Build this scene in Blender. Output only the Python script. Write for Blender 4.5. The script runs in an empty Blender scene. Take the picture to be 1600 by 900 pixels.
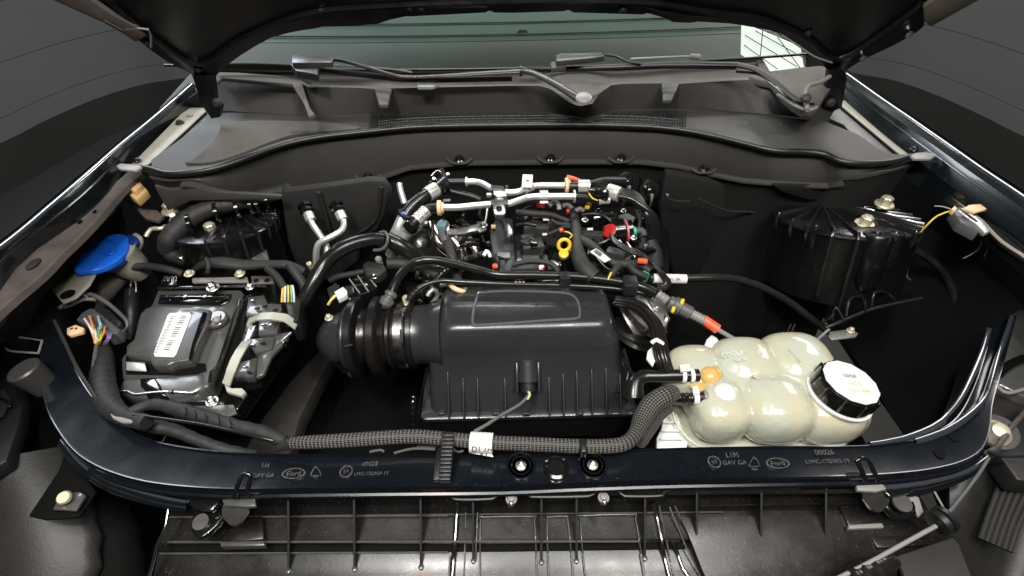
import bpy, bmesh, math, random
from mathutils import Vector, Matrix, Quaternion
random.seed(7)
S = bpy.context.scene
COL = S.collection
R = math.radians

# ------------------------------------------------------------------ camera
F_PX = 775.0
cam_data = bpy.data.cameras.new('camera')
cam = bpy.data.objects.new('camera', cam_data)
COL.objects.link(cam)
cam_data.sensor_width = 36.0
cam_data.lens = F_PX / 1600.0 * 36.0
cam_data.clip_start = 0.02
cam_data.clip_end = 200.0
CAM = Vector((0.0, 0.0, 0.74))
CROT = Matrix.Rotation(R(-0.75), 3, 'Z') @ Matrix.Rotation(R(90.0 - 43.0), 3, 'X') @ Matrix.Rotation(R(-0.9), 3, 'Z')
cam.matrix_world = Matrix.Translation(CAM) @ CROT.to_4x4()
S.camera = cam

# ------------------------------------------------------------------ light
S.view_settings.view_transform = 'Standard'
S.view_settings.look = 'None'
S.view_settings.gamma = 1.0
S.view_settings.exposure = 0.12
S.view_settings.use_curve_mapping = False
world = bpy.data.worlds.new('World')
S.world = world
world.use_nodes = True
bg = world.node_tree.nodes['Background']
bg.inputs[0].default_value = (0.95, 0.97, 1.0, 1)
bg.inputs[1].default_value = 0.028

def area(name, loc, target, sx, sy, power, color=(1, 0.97, 0.92)):
    l = bpy.data.lights.new(name, 'AREA')
    l.shape = 'RECTANGLE'; l.size = sx; l.size_y = sy
    l.energy = power; l.color = color
    o = bpy.data.objects.new(name, l)
    COL.objects.link(o)
    d = Vector(target) - Vector(loc)
    o.rotation_euler = d.to_track_quat('-Z', 'Y').to_euler()
    o.location = loc
    return o
area('ceiling_lamp_front', (0.1, -0.75, 2.3), (0.1, 0.7, 0.0), 2.4, 0.30, 44)
area('ceiling_lamp_near', (-0.55, 0.1, 2.6), (-0.1, 0.7, 0.0), 0.16, 1.3, 26)
area('ceiling_lamp_side', (0.75, 0.05, 2.6), (0.2, 0.7, 0.0), 0.16, 1.3, 26)
LAMP_L = Vector((-2.2, 3.5, 1.75)); LAMP_R = Vector((2.3, 3.5, 1.75))
area('wall_lamp_left', LAMP_L, (-0.95, 3.5, 0.2), 3.1, 0.6, 84, (0.86, 0.93, 1.0))
area('wall_lamp_right', LAMP_R, (1.05, 3.5, 0.2), 3.1, 0.6, 72, (1.0, 0.98, 0.95))
area('added_hard_light', (-0.38, -0.12, 1.75), (0.0, 0.7, 0.0), 0.13, 0.13, 17)  # small hard lamp added near the camera for sharp highlights
area('added_hard_light', (0.42, -0.10, 1.7), (0.1, 0.7, 0.0), 0.13, 0.13, 10)  # second added lamp, strengthens the highlights from the front
area('added_dash_light', (0.0, 2.5, 1.7), (0.0, 1.8, 0.2), 1.8, 0.3, 40, (0.95, 1.0, 0.96))  # unseen light added above the cabin to brighten the dashboard

# ------------------------------------------------------------------ pixel -> place (z plane, y plane)
def ray(px, py):
    return CROT @ Vector(((px - 800.0) / F_PX, -(py - 450.0) / F_PX, -1.0))
def V(px, py, z):
    d = ray(px, py)
    t = (z - CAM.z) / d.z
    return CAM + d * t
def VY(px, py, y):
    d = ray(px, py)
    t = (y - CAM.y) / d.y
    return CAM + d * t
def VPl(px, py, p0, n):
    d = ray(px, py)
    t = (p0 - CAM).dot(n) / d.dot(n)
    return CAM + d * t
FWD = CROT @ Vector((0, 0, -1))
def mpp(p):                       # metres per picture pixel at a place
    return (p - CAM).dot(FWD) / F_PX

# ------------------------------------------------------------------ materials
def new_mat(name):
    m = bpy.data.materials.new(name); m.use_nodes = True
    nt = m.node_tree
    return m, nt, nt.nodes['Principled BSDF']
def setp(b, **k):
    for key, v in k.items():
        key = key.replace('_', ' ')
        if key in b.inputs: b.inputs[key].default_value = v
def mat(name, col, rough=0.5, metal=0.0, coat=0.0, bump=0.0, bscale=300.0, var=0.0, vscale=12.0, rvar=0.0, spec=0.5, sheen=0.0, dust=0.0):
    m, nt, b = new_mat(name)
    c = (col[0], col[1], col[2], 1)
    setp(b, Base_Color=c, Roughness=rough, Metallic=metal, Coat_Weight=coat, Coat_Roughness=0.06, Specular_IOR_Level=spec)
    tc = nt.nodes.new('ShaderNodeTexCoord')
    if bump:
        n = nt.nodes.new('ShaderNodeTexNoise'); n.inputs['Scale'].default_value = bscale; n.inputs['Detail'].default_value = 3
        bp = nt.nodes.new('ShaderNodeBump'); bp.inputs['Strength'].default_value = bump; bp.inputs['Distance'].default_value = 0.001
        nt.links.new(tc.outputs['Object'], n.inputs['Vector'])
        nt.links.new(n.outputs['Fac'], bp.inputs['Height'])
        nt.links.new(bp.outputs['Normal'], b.inputs['Normal'])
    if var or rvar or dust:
        n2 = nt.nodes.new('ShaderNodeTexNoise'); n2.inputs['Scale'].default_value = vscale; n2.inputs['Detail'].default_value = 6; n2.inputs['Roughness'].default_value = 0.65
        nt.links.new(tc.outputs['Object'], n2.inputs['Vector'])
        if var:
            mr = nt.nodes.new('ShaderNodeMapRange'); mr.inputs['From Min'].default_value = 0.3; mr.inputs['From Max'].default_value = 0.7
            mr.inputs['To Min'].default_value = 1 - var; mr.inputs['To Max'].default_value = 1 + var
            mx = nt.nodes.new('ShaderNodeVectorMath'); mx.operation = 'SCALE'
            mx.inputs[0].default_value = col
            nt.links.new(n2.outputs['Fac'], mr.inputs['Value']); nt.links.new(mr.outputs['Result'], mx.inputs['Scale'])
            nt.links.new(mx.outputs['Vector'], b.inputs['Base Color'])
        if rvar:
            mr2 = nt.nodes.new('ShaderNodeMapRange'); mr2.inputs['From Min'].default_value = 0.3; mr2.inputs['From Max'].default_value = 0.7
            mr2.inputs['To Min'].default_value = max(0.03, rough - rvar); mr2.inputs['To Max'].default_value = min(1, rough + rvar)
            nt.links.new(n2.outputs['Fac'], mr2.inputs['Value']); nt.links.new(mr2.outputs['Result'], b.inputs['Roughness'])
        if dust:
            n3 = nt.nodes.new('ShaderNodeTexNoise'); n3.inputs['Scale'].default_value = 420.0; n3.inputs['Detail'].default_value = 1
            nt.links.new(tc.outputs['Object'], n3.inputs['Vector'])
            cr = nt.nodes.new('ShaderNodeMapRange'); cr.inputs['From Min'].default_value = 0.70; cr.inputs['From Max'].default_value = 0.78
            cr.inputs['To Max'].default_value = dust
            mxx = nt.nodes.new('ShaderNodeMixRGB'); mxx.inputs[2].default_value = (0.45, 0.43, 0.38, 1)
            nt.links.new(n3.outputs['Fac'], cr.inputs['Value']); nt.links.new(cr.outputs['Result'], mxx.inputs[0])
            if var: nt.links.new(mx.outputs['Vector'], mxx.inputs[1])
            else: mxx.inputs[1].default_value = c
            nt.links.new(mxx.outputs[0], b.inputs['Base Color'])
    return m
M = {}
M['paint'] = mat('blue_black_body_paint', (0.0035, 0.005, 0.007), 0.22, coat=0.5, rvar=0.05, vscale=18, bump=0.04, bscale=120, dust=0.06)
M['fender'] = mat('black_fender_paint', (0.004, 0.006, 0.007), 0.25, coat=0.5, bump=0.02, bscale=100)
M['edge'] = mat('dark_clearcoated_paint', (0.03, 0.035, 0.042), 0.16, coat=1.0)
M['plastic'] = mat('black_textured_plastic', (0.013, 0.013, 0.0135), 0.36, bump=0.3, bscale=1400, var=0.12, rvar=0.06)
M['airbox'] = mat('charcoal_grained_plastic', (0.026, 0.026, 0.028), 0.29, coat=0.25, bump=0.15, bscale=1600, var=0.1, rvar=0.05, vscale=9)
M['airbox_ridge'] = mat('highlit_ridge_plastic', (0.10, 0.10, 0.102), 0.2, coat=0.6)  # paler than the lid: highlight along the ridge put into the colour
M['wiper'] = mat('weathered_black_wiper_metal', (0.036, 0.035, 0.034), 0.35, bump=0.2)
M['tower'] = mat('black_painted_steel', (0.004, 0.004, 0.0042), 0.27, coat=0.15, rvar=0.08, vscale=25, bump=0.2, bscale=60)
M['tower_rib'] = mat('black_painted_rib', (0.012, 0.012, 0.012), 0.2, coat=0.6)
M['lobe'] = mat('black_cover_silver_sheen', (0.16, 0.16, 0.155), 0.3, metal=0.55, bump=0.4, bscale=30, var=0.3, vscale=18)  # lamp sheen on the black cover put into a silver colour
M['coil'] = mat('dull_grey_coil_plastic', (0.032, 0.031, 0.031), 0.5, bump=0.3)
M['gloss'] = mat('glossy_black_plastic', (0.005, 0.005, 0.005), 0.14, coat=0.8, bump=0.25, bscale=90, rvar=0.07, vscale=40)
M['module'] = mat('satin_black_housing', (0.062, 0.061, 0.058), 0.36, coat=0.6, bump=0.25, bscale=40, rvar=0.08, vscale=20, var=0.15)
M['cowl'] = mat('grey_brown_cowl_plastic', (0.039, 0.0365, 0.033), 0.6, bump=0.3, bscale=900, var=0.14, vscale=5, dust=0.08)
M['cowl_dusty'] = mat('dusty_cowl_plastic', (0.062, 0.053, 0.045), 0.75, bump=0.4, bscale=700, var=0.35, vscale=7, dust=0.2)
M['firewall'] = mat('dark_insulation_mat', (0.010, 0.0097, 0.0092), 0.75, bump=0.6, bscale=500, var=0.2, vscale=8)
M['firewall2'] = mat('black_insulation_mat', (0.0045, 0.0045, 0.0045), 0.7, bump=0.5, bscale=400, var=0.25, vscale=8)
M['dark'] = mat('deep_shade_black', (0.003, 0.003, 0.003), 0.8, spec=0.12)  # near black for holes and deep parts, their shade in the colour
M['twist'] = mat('pale_twisted_lead', (0.16, 0.155, 0.15), 0.4)
M['cowl_pale'] = mat('lit_cowl_plastic', (0.13, 0.12, 0.104), 0.6, bump=0.3, bscale=600, var=0.3, vscale=9, dust=0.1)  # unused; lamplight on the cowl put into a paler colour
M['rail'] = mat('dusty_beige_rail', (0.30, 0.28, 0.24), 0.55, var=0.12, vscale=20, bump=0.2, bscale=300)
M['railbrown'] = mat('dusty_dark_primer', (0.075, 0.062, 0.055), 0.5, var=0.4, vscale=14, bump=0.3, bscale=400)
M['frame'] = mat('dusty_black_chassis', (0.018, 0.0165, 0.0145), 0.75, var=0.4, vscale=9)
M['rubber'] = mat('black_rubber', (0.009, 0.009, 0.009), 0.38, bump=0.2, bscale=500)
M['rubber_shiny'] = mat('shiny_black_hose', (0.010, 0.0095, 0.009), 0.24, bump=0.1, bscale=300)
M['tape'] = mat('matt_cloth_tape', (0.016, 0.0155, 0.015), 0.6, bump=0.9, bscale=350, var=0.15, vscale=60)
M['alu'] = mat('brushed_aluminium', (0.72, 0.72, 0.70), 0.38, metal=0.75, bump=0.1, bscale=200, var=0.06)
M['alu_dull'] = mat('cast_aluminium', (0.50, 0.49, 0.46), 0.45, metal=0.85, bump=0.6, bscale=250, var=0.2, vscale=20)
M['steel'] = mat('bright_steel', (0.62, 0.60, 0.57), 0.25, metal=1.0, bump=0.2, bscale=120, rvar=0.1)
M['silver'] = mat('polished_exhaust_metal', (0.50, 0.47, 0.44), 0.2, metal=1.0, bump=0.3, bscale=60)
M['zinc'] = mat('yellowish_zinc', (0.62, 0.58, 0.42), 0.36, metal=0.55, bump=0.2, bscale=300)
M['foil'] = mat('printed_silver_foil', (0.68, 0.67, 0.62), 0.3, metal=0.5)
M['white'] = mat('white_paper_label', (0.68, 0.67, 0.64), 0.55)
M['white_pl'] = mat('white_plastic', (0.72, 0.73, 0.74), 0.4)
M['ivory'] = mat('ivory_plastic_lever', (0.40, 0.40, 0.33), 0.4, bump=0.1)
M['ink'] = mat('black_print', (0.02, 0.02, 0.02), 0.6)
M['blue'] = mat('bright_blue_plastic', (0.010, 0.115, 0.62), 0.32, bump=0.1, bscale=200)
M['bluedark'] = mat('dark_blue_plastic', (0.008, 0.03, 0.16), 0.4)
M['neck'] = mat('cloudy_cream_plastic', (0.28, 0.26, 0.21), 0.45, var=0.06)
M['yellow'] = mat('yellow_plastic', (0.80, 0.50, 0.02), 0.35)
M['red'] = mat('red_plastic', (0.42, 0.015, 0.012), 0.35)
M['orange'] = mat('orange_red_plastic', (0.80, 0.10, 0.03), 0.4)
M['green'] = mat('green_plastic', (0.03, 0.42, 0.20), 0.4)
M['pink'] = mat('pink_plastic', (0.65, 0.12, 0.14), 0.4)
M['teal'] = mat('grey_teal_plastic', (0.13, 0.22, 0.25), 0.4)
M['tan'] = mat('tan_foam', (0.50, 0.32, 0.13), 0.8, bump=0.6, bscale=200, var=0.2)
M['peach'] = mat('peach_plastic', (0.80, 0.52, 0.30), 0.5)
M['grey_pl'] = mat('grey_plastic', (0.085, 0.085, 0.087), 0.45, bump=0.2)
M['greylight'] = mat('light_grey_plastic', (0.21, 0.205, 0.195), 0.45, bump=0.2)
M['wire_y'] = mat('yellow_wire', (0.75, 0.55, 0.05), 0.4)
M['wire_o'] = mat('orange_wire', (0.80, 0.28, 0.04), 0.4)
M['wire_w'] = mat('white_wire', (0.7, 0.7, 0.68), 0.4)
M['wire_v'] = mat('violet_wire', (0.25, 0.15, 0.35), 0.4)
M['wire_g'] = mat('green_wire', (0.15, 0.42, 0.25), 0.4)
M['wire_b'] = mat('pale_blue_wire', (0.30, 0.52, 0.60), 0.4)
M['lower'] = mat('black_lower_cover_plastic', (0.010, 0.0094, 0.0084), 0.27, bump=0.08, bscale=200, var=0.2, rvar=0.08, vscale=14, dust=0.22)
M['liner'] = mat('scuffed_grey_liner', (0.014, 0.0135, 0.013), 0.5, bump=0.3, bscale=200, var=0.3, vscale=7, dust=0.1)
M['lettering'] = mat('glint_lettering', (0.13, 0.13, 0.125), 0.3, metal=0.5, var=0.9, vscale=260)  # glints on the raised letters put into a pale, broken colour
M['hood'] = mat('black_hood_inner_paint', (0.0025, 0.003, 0.0035), 0.32, var=0.1, rvar=0.08)
M['hoodedge'] = mat('dusty_hood_skin', (0.10, 0.085, 0.07), 0.4, var=0.3, vscale=10)

def braid_mat(name, col_hi, col_lo, nu, nv, rough=0.45):
    m, nt, b = new_mat(name)
    setp(b, Roughness=rough, Specular_IOR_Level=0.6)
    uv = nt.nodes.new('ShaderNodeUVMap')
    def wave(ang_sign):
        mp = nt.nodes.new('ShaderNodeSeparateXYZ'); nt.links.new(uv.outputs[0], mp.inputs[0])
        a = nt.nodes.new('ShaderNodeMath'); a.operation = 'MULTIPLY'; a.inputs[1].default_value = nu
        c = nt.nodes.new('ShaderNodeMath'); c.operation = 'MULTIPLY'; c.inputs[1].default_value = nv * ang_sign
        nt.links.new(mp.outputs[0], a.inputs[0]); nt.links.new(mp.outputs[1], c.inputs[0])
        s = nt.nodes.new('ShaderNodeMath'); s.operation = 'ADD'
        nt.links.new(a.outputs[0], s.inputs[0]); nt.links.new(c.outputs[0], s.inputs[1])
        w = nt.nodes.new('ShaderNodeMath'); w.operation = 'SINE'
        nt.links.new(s.outputs[0], w.inputs[0])
        return w
    w1, w2 = wave(1), wave(-1)
    p = nt.nodes.new('ShaderNodeMath'); p.operation = 'MULTIPLY'
    nt.links.new(w1.outputs[0], p.inputs[0]); nt.links.new(w2.outputs[0], p.inputs[1])
    mr = nt.nodes.new('ShaderNodeMapRange'); mr.inputs['From Min'].default_value = -0.4; mr.inputs['From Max'].default_value = 0.8
    nt.links.new(p.outputs[0], mr.inputs['Value'])
    mx = nt.nodes.new('ShaderNodeMixRGB'); mx.inputs[1].default_value = (*col_lo, 1); mx.inputs[2].default_value = (*col_hi, 1)
    nt.links.new(mr.outputs[0], mx.inputs[0]); nt.links.new(mx.outputs[0], b.inputs['Base Color'])
    bp = nt.nodes.new('ShaderNodeBump'); bp.inputs['Strength'].default_value = 0.9; bp.inputs['Distance'].default_value = 0.0015
    nt.links.new(mr.outputs[0], bp.inputs['Height']); nt.links.new(bp.outputs[0], b.inputs['Normal'])
    return m
M['braid'] = braid_mat('woven_braid_sleeve', (0.15, 0.142, 0.125), (0.002, 0.002, 0.002), 520, 11)
M['braid_fine'] = braid_mat('fine_woven_sleeve', (0.08, 0.075, 0.07), (0.004, 0.004, 0.004), 900, 12, 0.4)

def reservoir_mat():
    m, nt, b = new_mat('milky_translucent_plastic')
    tc = nt.nodes.new('ShaderNodeTexCoord')
    n = nt.nodes.new('ShaderNodeTexNoise'); n.inputs['Scale'].default_value = 14; n.inputs['Detail'].default_value = 4
    nt.links.new(tc.outputs['Object'], n.inputs['Vector'])
    cr = nt.nodes.new('ShaderNodeValToRGB')
    cr.color_ramp.elements[0].position = 0.35; cr.color_ramp.elements[0].color = (0.46, 0.49, 0.41, 1)
    cr.color_ramp.elements[1].position = 0.65; cr.color_ramp.elements[1].color = (0.50, 0.47, 0.34, 1)
    nt.links.new(n.outputs['Fac'], cr.inputs[0]); nt.links.new(cr.outputs[0], b.inputs['Base Color'])
    setp(b, Roughness=0.16, Subsurface_Weight=0.6, Subsurface_Scale=0.02, Coat_Weight=0.5, Specular_IOR_Level=0.6)
    b.inputs['Subsurface Radius'].default_value = (1.0, 0.8, 0.5)
    n2 = nt.nodes.new('ShaderNodeTexNoise'); n2.inputs['Scale'].default_value = 38; n2.inputs['Detail'].default_value = 2
    nt.links.new(tc.outputs['Object'], n2.inputs['Vector'])
    bp = nt.nodes.new('ShaderNodeBump'); bp.inputs['Strength'].default_value = 0.35; bp.inputs['Distance'].default_value = 0.006
    nt.links.new(n2.outputs['Fac'], bp.inputs['Height']); nt.links.new(bp.outputs[0], b.inputs['Normal'])
    return m
M['tank'] = reservoir_mat()
M['tank_white'] = mat('white_translucent_plastic', (0.70, 0.70, 0.66), 0.3)
M['amber'] = mat('amber_stained_plastic', (0.62, 0.38, 0.12), 0.2)
M['amber'].node_tree.nodes['Principled BSDF'].inputs['Subsurface Weight'].default_value = 0.4

def glass_mat():
    m, nt, b = new_mat('green_tinted_glass')
    out = nt.nodes['Material Output']
    tr = nt.nodes.new('ShaderNodeBsdfTransparent'); tr.inputs[0].default_value = (0.90, 0.96, 0.93, 1)
    gl = nt.nodes.new('ShaderNodeBsdfGlossy'); gl.inputs['Roughness'].default_value = 0.03; gl.inputs['Color'].default_value = (0.8, 1.0, 0.9, 1)
    fr = nt.nodes.new('ShaderNodeFresnel'); fr.inputs['IOR'].default_value = 1.35
    mx = nt.nodes.new('ShaderNodeMixShader')
    nt.links.new(fr.outputs[0], mx.inputs[0]); nt.links.new(tr.outputs[0], mx.inputs[1]); nt.links.new(gl.outputs[0], mx.inputs[2])
    nt.links.new(mx.outputs[0], out.inputs['Surface'])
    return m
M['glass'] = glass_mat()
def emit_mat(name, col, s):
    m, nt, b = new_mat(name)
    setp(b, Base_Color=(*col, 1), Emission_Color=(*col, 1), Emission_Strength=s, Roughness=0.6)
    return m
M['window_glow'] = emit_mat('bright_window_light', (0.95, 1.0, 0.92), 0.8)
M['dash'] = mat('grey_dashboard', (0.075, 0.078, 0.070), 0.7, var=0.08, vscale=4, bump=0.2, bscale=500)
M['glass_green'] = mat('green_reflection_colour', (0.036, 0.060, 0.050), 0.6, var=0.15, vscale=4)  # green reflection in the windshield put into this colour
M['wallm'] = mat('charcoal_wall_cladding', (0.095, 0.094, 0.093), 0.75, var=0.05, vscale=0.8)
M['skirt'] = mat('black_wall_base', (0.014, 0.013, 0.011), 0.7)
M['floorm'] = mat('dark_studio_floor', (0.022, 0.021, 0.020), 0.6, var=0.1, vscale=1.5)

# ------------------------------------------------------------------ object helpers
WL = {}
def thing(name, label, cat, loc=None, group=None):
    o = bpy.data.objects.new(name, None)
    o.empty_display_size = 0.02
    COL.objects.link(o)
    loc = Vector(loc) if loc is not None else Vector((0, 0, 0))
    o.location = loc; WL[o.name] = loc.copy()
    o['label'] = label; o['category'] = cat
    if group: o['group'] = group
    return o
def tag(o, label, cat, group=None):
    o['label'] = label; o['category'] = cat
    if group: o['group'] = group
    return o
def struct(o):
    o['kind'] = 'structure'; return o
def link_mesh(name, me, parent=None, loc=(0, 0, 0), rot=None, scale=None):
    o = bpy.data.objects.new(name, me); COL.objects.link(o)
    w = Vector(loc)
    WL[o.name] = w
    if parent is not None:
        o.parent = parent; o.location = w - WL[parent.name]
    else: o.location = w
    if rot is not None:
        o.rotation_mode = 'QUATERNION'; o.rotation_quaternion = rot
    if scale is not None: o.scale = scale
    return o
def finish(bm, name, m, parent=None, ang=40, smooth=True):
    """link a bmesh with world coordinates as one mesh object whose origin is its own centre"""
    bmesh.ops.remove_doubles(bm, verts=bm.verts, dist=1e-6)
    bmesh.ops.recalc_face_normals(bm, faces=bm.faces)
    n = max(1, len(bm.verts))
    lo = Vector((min(v.co.x for v in bm.verts), min(v.co.y for v in bm.verts), min(v.co.z for v in bm.verts)))
    hi = Vector((max(v.co.x for v in bm.verts), max(v.co.y for v in bm.verts), max(v.co.z for v in bm.verts)))
    c = (lo + hi) / 2
    for v in bm.verts: v.co -= c
    me = bpy.data.meshes.new(name)
    bm.to_mesh(me); bm.free()
    if smooth:
        me.polygons.foreach_set('use_smooth', [True] * len(me.polygons))
        me.set_sharp_from_angle(angle=R(ang))
    if isinstance(m, (list, tuple)):
        for x in m: me.materials.append(M[x])
    else: me.materials.append(M[m])
    return link_mesh(name, me, parent, c)
def bevel(bm, w, seg=2, ang=30):
    if w <= 0: return
    ed = [e for e in bm.edges if len(e.link_faces) == 2 and e.calc_face_angle(0) > R(ang)]
    if ed: bmesh.ops.bevel(bm, geom=ed, offset=w, segments=seg, profile=0.5, affect='EDGES', clamp_overlap=True)

def add_prism(bm, pts, vec):
    """polygon (world points) extruded along vec"""
    vs = [bm.verts.new(p) for p in pts]
    f = bm.faces.new(vs)
    ws = [bm.verts.new(Vector(p) + vec) for p in pts]
    g = bm.faces.new(list(reversed(ws)))
    n = len(vs)
    for i in range(n):
        j = (i + 1) % n
        bm.faces.new((vs[j], vs[i], ws[i], ws[j]))
    bmesh.ops.recalc_face_normals(bm, faces=bm.faces)
def smooth_poly(pts, n=4, closed=True):
    out = []
    L = len(pts)
    rng = range(L) if closed else range(L - 1)
    for i in rng:
        if closed: p0, p1, p2, p3 = pts[i-1], pts[i], pts[(i+1) % L], pts[(i+2) % L]
        else: p0, p1, p2, p3 = pts[max(i-1, 0)], pts[i], pts[i+1], pts[min(i+2, L-1)]
        for k in range(n):
            t = k / n
            out.append(tuple(0.5 * ((2*p1[a]) + (-p0[a]+p2[a])*t + (2*p0[a]-5*p1[a]+4*p2[a]-p3[a])*t*t + (-p0[a]+3*p1[a]-3*p2[a]+p3[a])*t**3) for a in range(len(p1))))
    if not closed: out.append(tuple(pts[-1]))
    return out
def slab(name, pts, z, th, m, parent=None, bev=0.002, seg=2, vec=None, sm=0):
    """pts: picture points (px,py) on plane z, or (px,py,z) each"""
    if sm: pts = smooth_poly(pts, sm)
    w = [V(p[0], p[1], p[2] if len(p) > 2 else z) for p in pts]
    bm = bmesh.new()
    add_prism(bm, w, vec if vec is not None else Vector((0, 0, -th)))
    bevel(bm, bev, seg)
    return finish(bm, name, m, parent)
def slab_y(name, pts, y, th, m, parent=None, bev=0.002, sm=0, seg=2):
    """a plate standing on the plane y, thickness away from the camera"""
    if sm: pts = smooth_poly(pts, sm)
    w = [VY(p[0], p[1], p[2] if len(p) > 2 else y) for p in pts]
    bm = bmesh.new()
    add_prism(bm, w, Vector((0, th, 0)))
    bevel(bm, bev, seg)
    return finish(bm, name, m, parent)
def sheet(name, rows, m, parent=None, th=0.0, ang=40, sub=0):
    """grid of world points -> surface, thickened downwards by th"""
    bm = bmesh.new()
    vs = [[bm.verts.new(p) for p in r] for r in rows]
    for i in range(len(rows) - 1):
        for j in range(len(rows[0]) - 1):
            bm.faces.new((vs[i][j], vs[i][j+1], vs[i+1][j+1], vs[i+1][j]))
    if th:
        ret = bmesh.ops.extrude_face_region(bm, geom=list(bm.faces))
        for e in ret['geom']:
            if isinstance(e, bmesh.types.BMVert): e.co += Vector((0, 0, -th))
    return finish(bm, name, m, parent, ang)
def frame_of(d):
    d = d.normalized()
    a = Vector((0, 0, 1)) if abs(d.z) < 0.9 else Vector((1, 0, 0))
    x = a.cross(d).normalized()
    return x, d.cross(x).normalized()
def catmull(P, step):
    out = []
    L = len(P)
    for i in range(L - 1):
        p0, p1, p2, p3 = P[max(i-1, 0)], P[i], P[i+1], P[min(i+2, L-1)]
        n = max(2, int((p2 - p1).length / step))
        for k in range(n):
            t = k / n
            out.append(0.5 * ((2*p1) + (p2-p0)*t + (2*p0-5*p1+4*p2-p3)*t*t + (3*p1-p0-3*p2+p3)*t**3))
    out.append(P[-1].copy())
    return out
def add_tube(bm, P, r, seg=12, step=0.006, corr=None, cap=True, flat=1.0):
    """P world points; r radius or list per control point; corr=(pitch, depth) makes real rings"""
    if corr: step = corr[0] / 4.0
    pts = catmull(P, step) if len(P) > 2 or corr else catmull(P, max(step, 0.02))
    # arc lengths
    s = [0.0]
    for i in range(1, len(pts)): s.append(s[-1] + (pts[i] - pts[i-1]).length)
    if isinstance(r, (list, tuple)):
        cs = [0.0]
        for i in range(1, len(P)): cs.append(cs[-1] + (P[i] - P[i-1]).length)
        def rad(x):
            x = x / s[-1] * cs[-1]
            for i in range(len(cs) - 1):
                if x <= cs[i+1] + 1e-9:
                    t = (x - cs[i]) / max(1e-9, cs[i+1] - cs[i]); return r[i] * (1-t) + r[i+1] * t
            return r[-1]
    else: rad = lambda x: r
    uvl = bm.loops.layers.uv.verify()
    rings = []
    nrm = None
    for i, p in enumerate(pts):
        d = (pts[min(i+1, len(pts)-1)] - pts[max(i-1, 0)])
        if d.length < 1e-9: d = Vector((0, 1, 0))
        d.normalize()
        if nrm is None: nrm, _ = frame_of(d)
        nrm = (nrm - d * nrm.dot(d)).normalized()
        b = d.cross(nrm)
        rr = rad(s[i])
        if corr: rr *= 1.0 + corr[1] * math.sin(2 * math.pi * s[i] / corr[0])
        rings.append([bm.verts.new(p + (nrm * math.cos(a) + b * math.sin(a) * flat) * rr) for a in [2 * math.pi * k / seg for k in range(seg)]])
    for i in range(len(rings) - 1):
        for k in range(seg):
            k2 = (k + 1) % seg
            f = bm.faces.new((rings[i][k], rings[i][k2], rings[i+1][k2], rings[i+1][k]))
            us = (s[i], s[i], s[i+1], s[i+1]); vs = (k, k+1, k+1, k)
            for l, u, v in zip(f.loops, us, vs): l[uvl].uv = (u, v / seg * 2 * math.pi)
    if cap:
        bm.faces.new(list(reversed(rings[0]))); bm.faces.new(rings[-1])
def W3(pts): return [p if isinstance(p, Vector) else V(*p) for p in pts]
def tube(name, pts, rpx, m, parent=None, seg=12, step=0.008, corr=None, flat=1.0, rm=None):
    """pts (px,py,z); rpx: radius in picture pixels at the middle of the run (rm: metres)"""
    P = W3(pts)
    k = mpp(P[len(P)//2])
    if rm is None: r = [x * k for x in rpx] if isinstance(rpx, (list, tuple)) else rpx * k
    else: r = rm
    bm = bmesh.new()
    add_tube(bm, P, r, seg, step, corr, True, flat)
    return finish(bm, name, m, parent, 50)
def add_lathe(bm, c, ax, prof, seg=20, cap=True, sx=1.0):
    """prof: [(along, radius)]"""
    ax = Vector(ax).normalized()
    x, y = frame_of(ax)
    rings = []
    for t, r in prof:
        rings.append([bm.verts.new(c + ax * t + (x * math.cos(a) * sx + y * math.sin(a)) * r) for a in [2 * math.pi * k / seg for k in range(seg)]])
    for i in range(len(rings) - 1):
        for k in range(seg):
            k2 = (k + 1) % seg
            bm.faces.new((rings[i][k], rings[i][k2], rings[i+1][k2], rings[i+1][k]))
    if cap:
        bm.faces.new(list(reversed(rings[0]))); bm.faces.new(rings[-1])
def lathe(name, c, ax, prof, m, parent=None, seg=20, sx=1.0, ang=35, cap=True):
    bm = bmesh.new(); add_lathe(bm, Vector(c), ax, prof, seg, cap, sx)
    return finish(bm, name, m, parent, ang)
def add_box(bm, c, size, rot=None, bev=0.0, seg=2):
    b2 = bmesh.new()
    bmesh.ops.create_cube(b2, size=1.0)
    for v in b2.verts: v.co = Vector((v.co.x * size[0], v.co.y * size[1], v.co.z * size[2]))
    bevel(b2, bev, seg)
    q = rot if rot is not None else Quaternion()
    vm = {}
    for v in b2.verts: vm[v] = bm.verts.new(Vector(c) + q @ v.co)
    for f in b2.faces: bm.faces.new([vm[v] for v in f.verts])
    b2.free()
def rz(a, b=0, c=0):
    return (Matrix.Rotation(R(a), 3, 'Z') @ Matrix.Rotation(R(b), 3, 'X') @ Matrix.Rotation(R(c), 3, 'Y')).to_quaternion()
def box(name, px, py, z, size, m, parent=None, rot=None, bev=0.0015, px_units=True):
    """box centred at the picture point on plane z; size in picture pixels (px_units) or metres"""
    c = V(px, py, z)
    k = mpp(c) if px_units else 1.0
    bm = bmesh.new()
    add_box(bm, c, [s * k for s in size], rot, bev)
    return finish(bm, name, m, parent, 35)
MESH = {}
def shared(key, build, m):
    if key not in MESH:
        bm = bmesh.new(); build(bm)
        bmesh.ops.recalc_face_normals(bm, faces=bm.faces)
        me = bpy.data.meshes.new(key); bm.to_mesh(me); bm.free()
        me.polygons.foreach_set('use_smooth', [True] * len(me.polygons)); me.set_sharp_from_angle(angle=R(35))
        me.materials.append(M[m]); MESH[key] = me
    return MESH[key]
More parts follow.
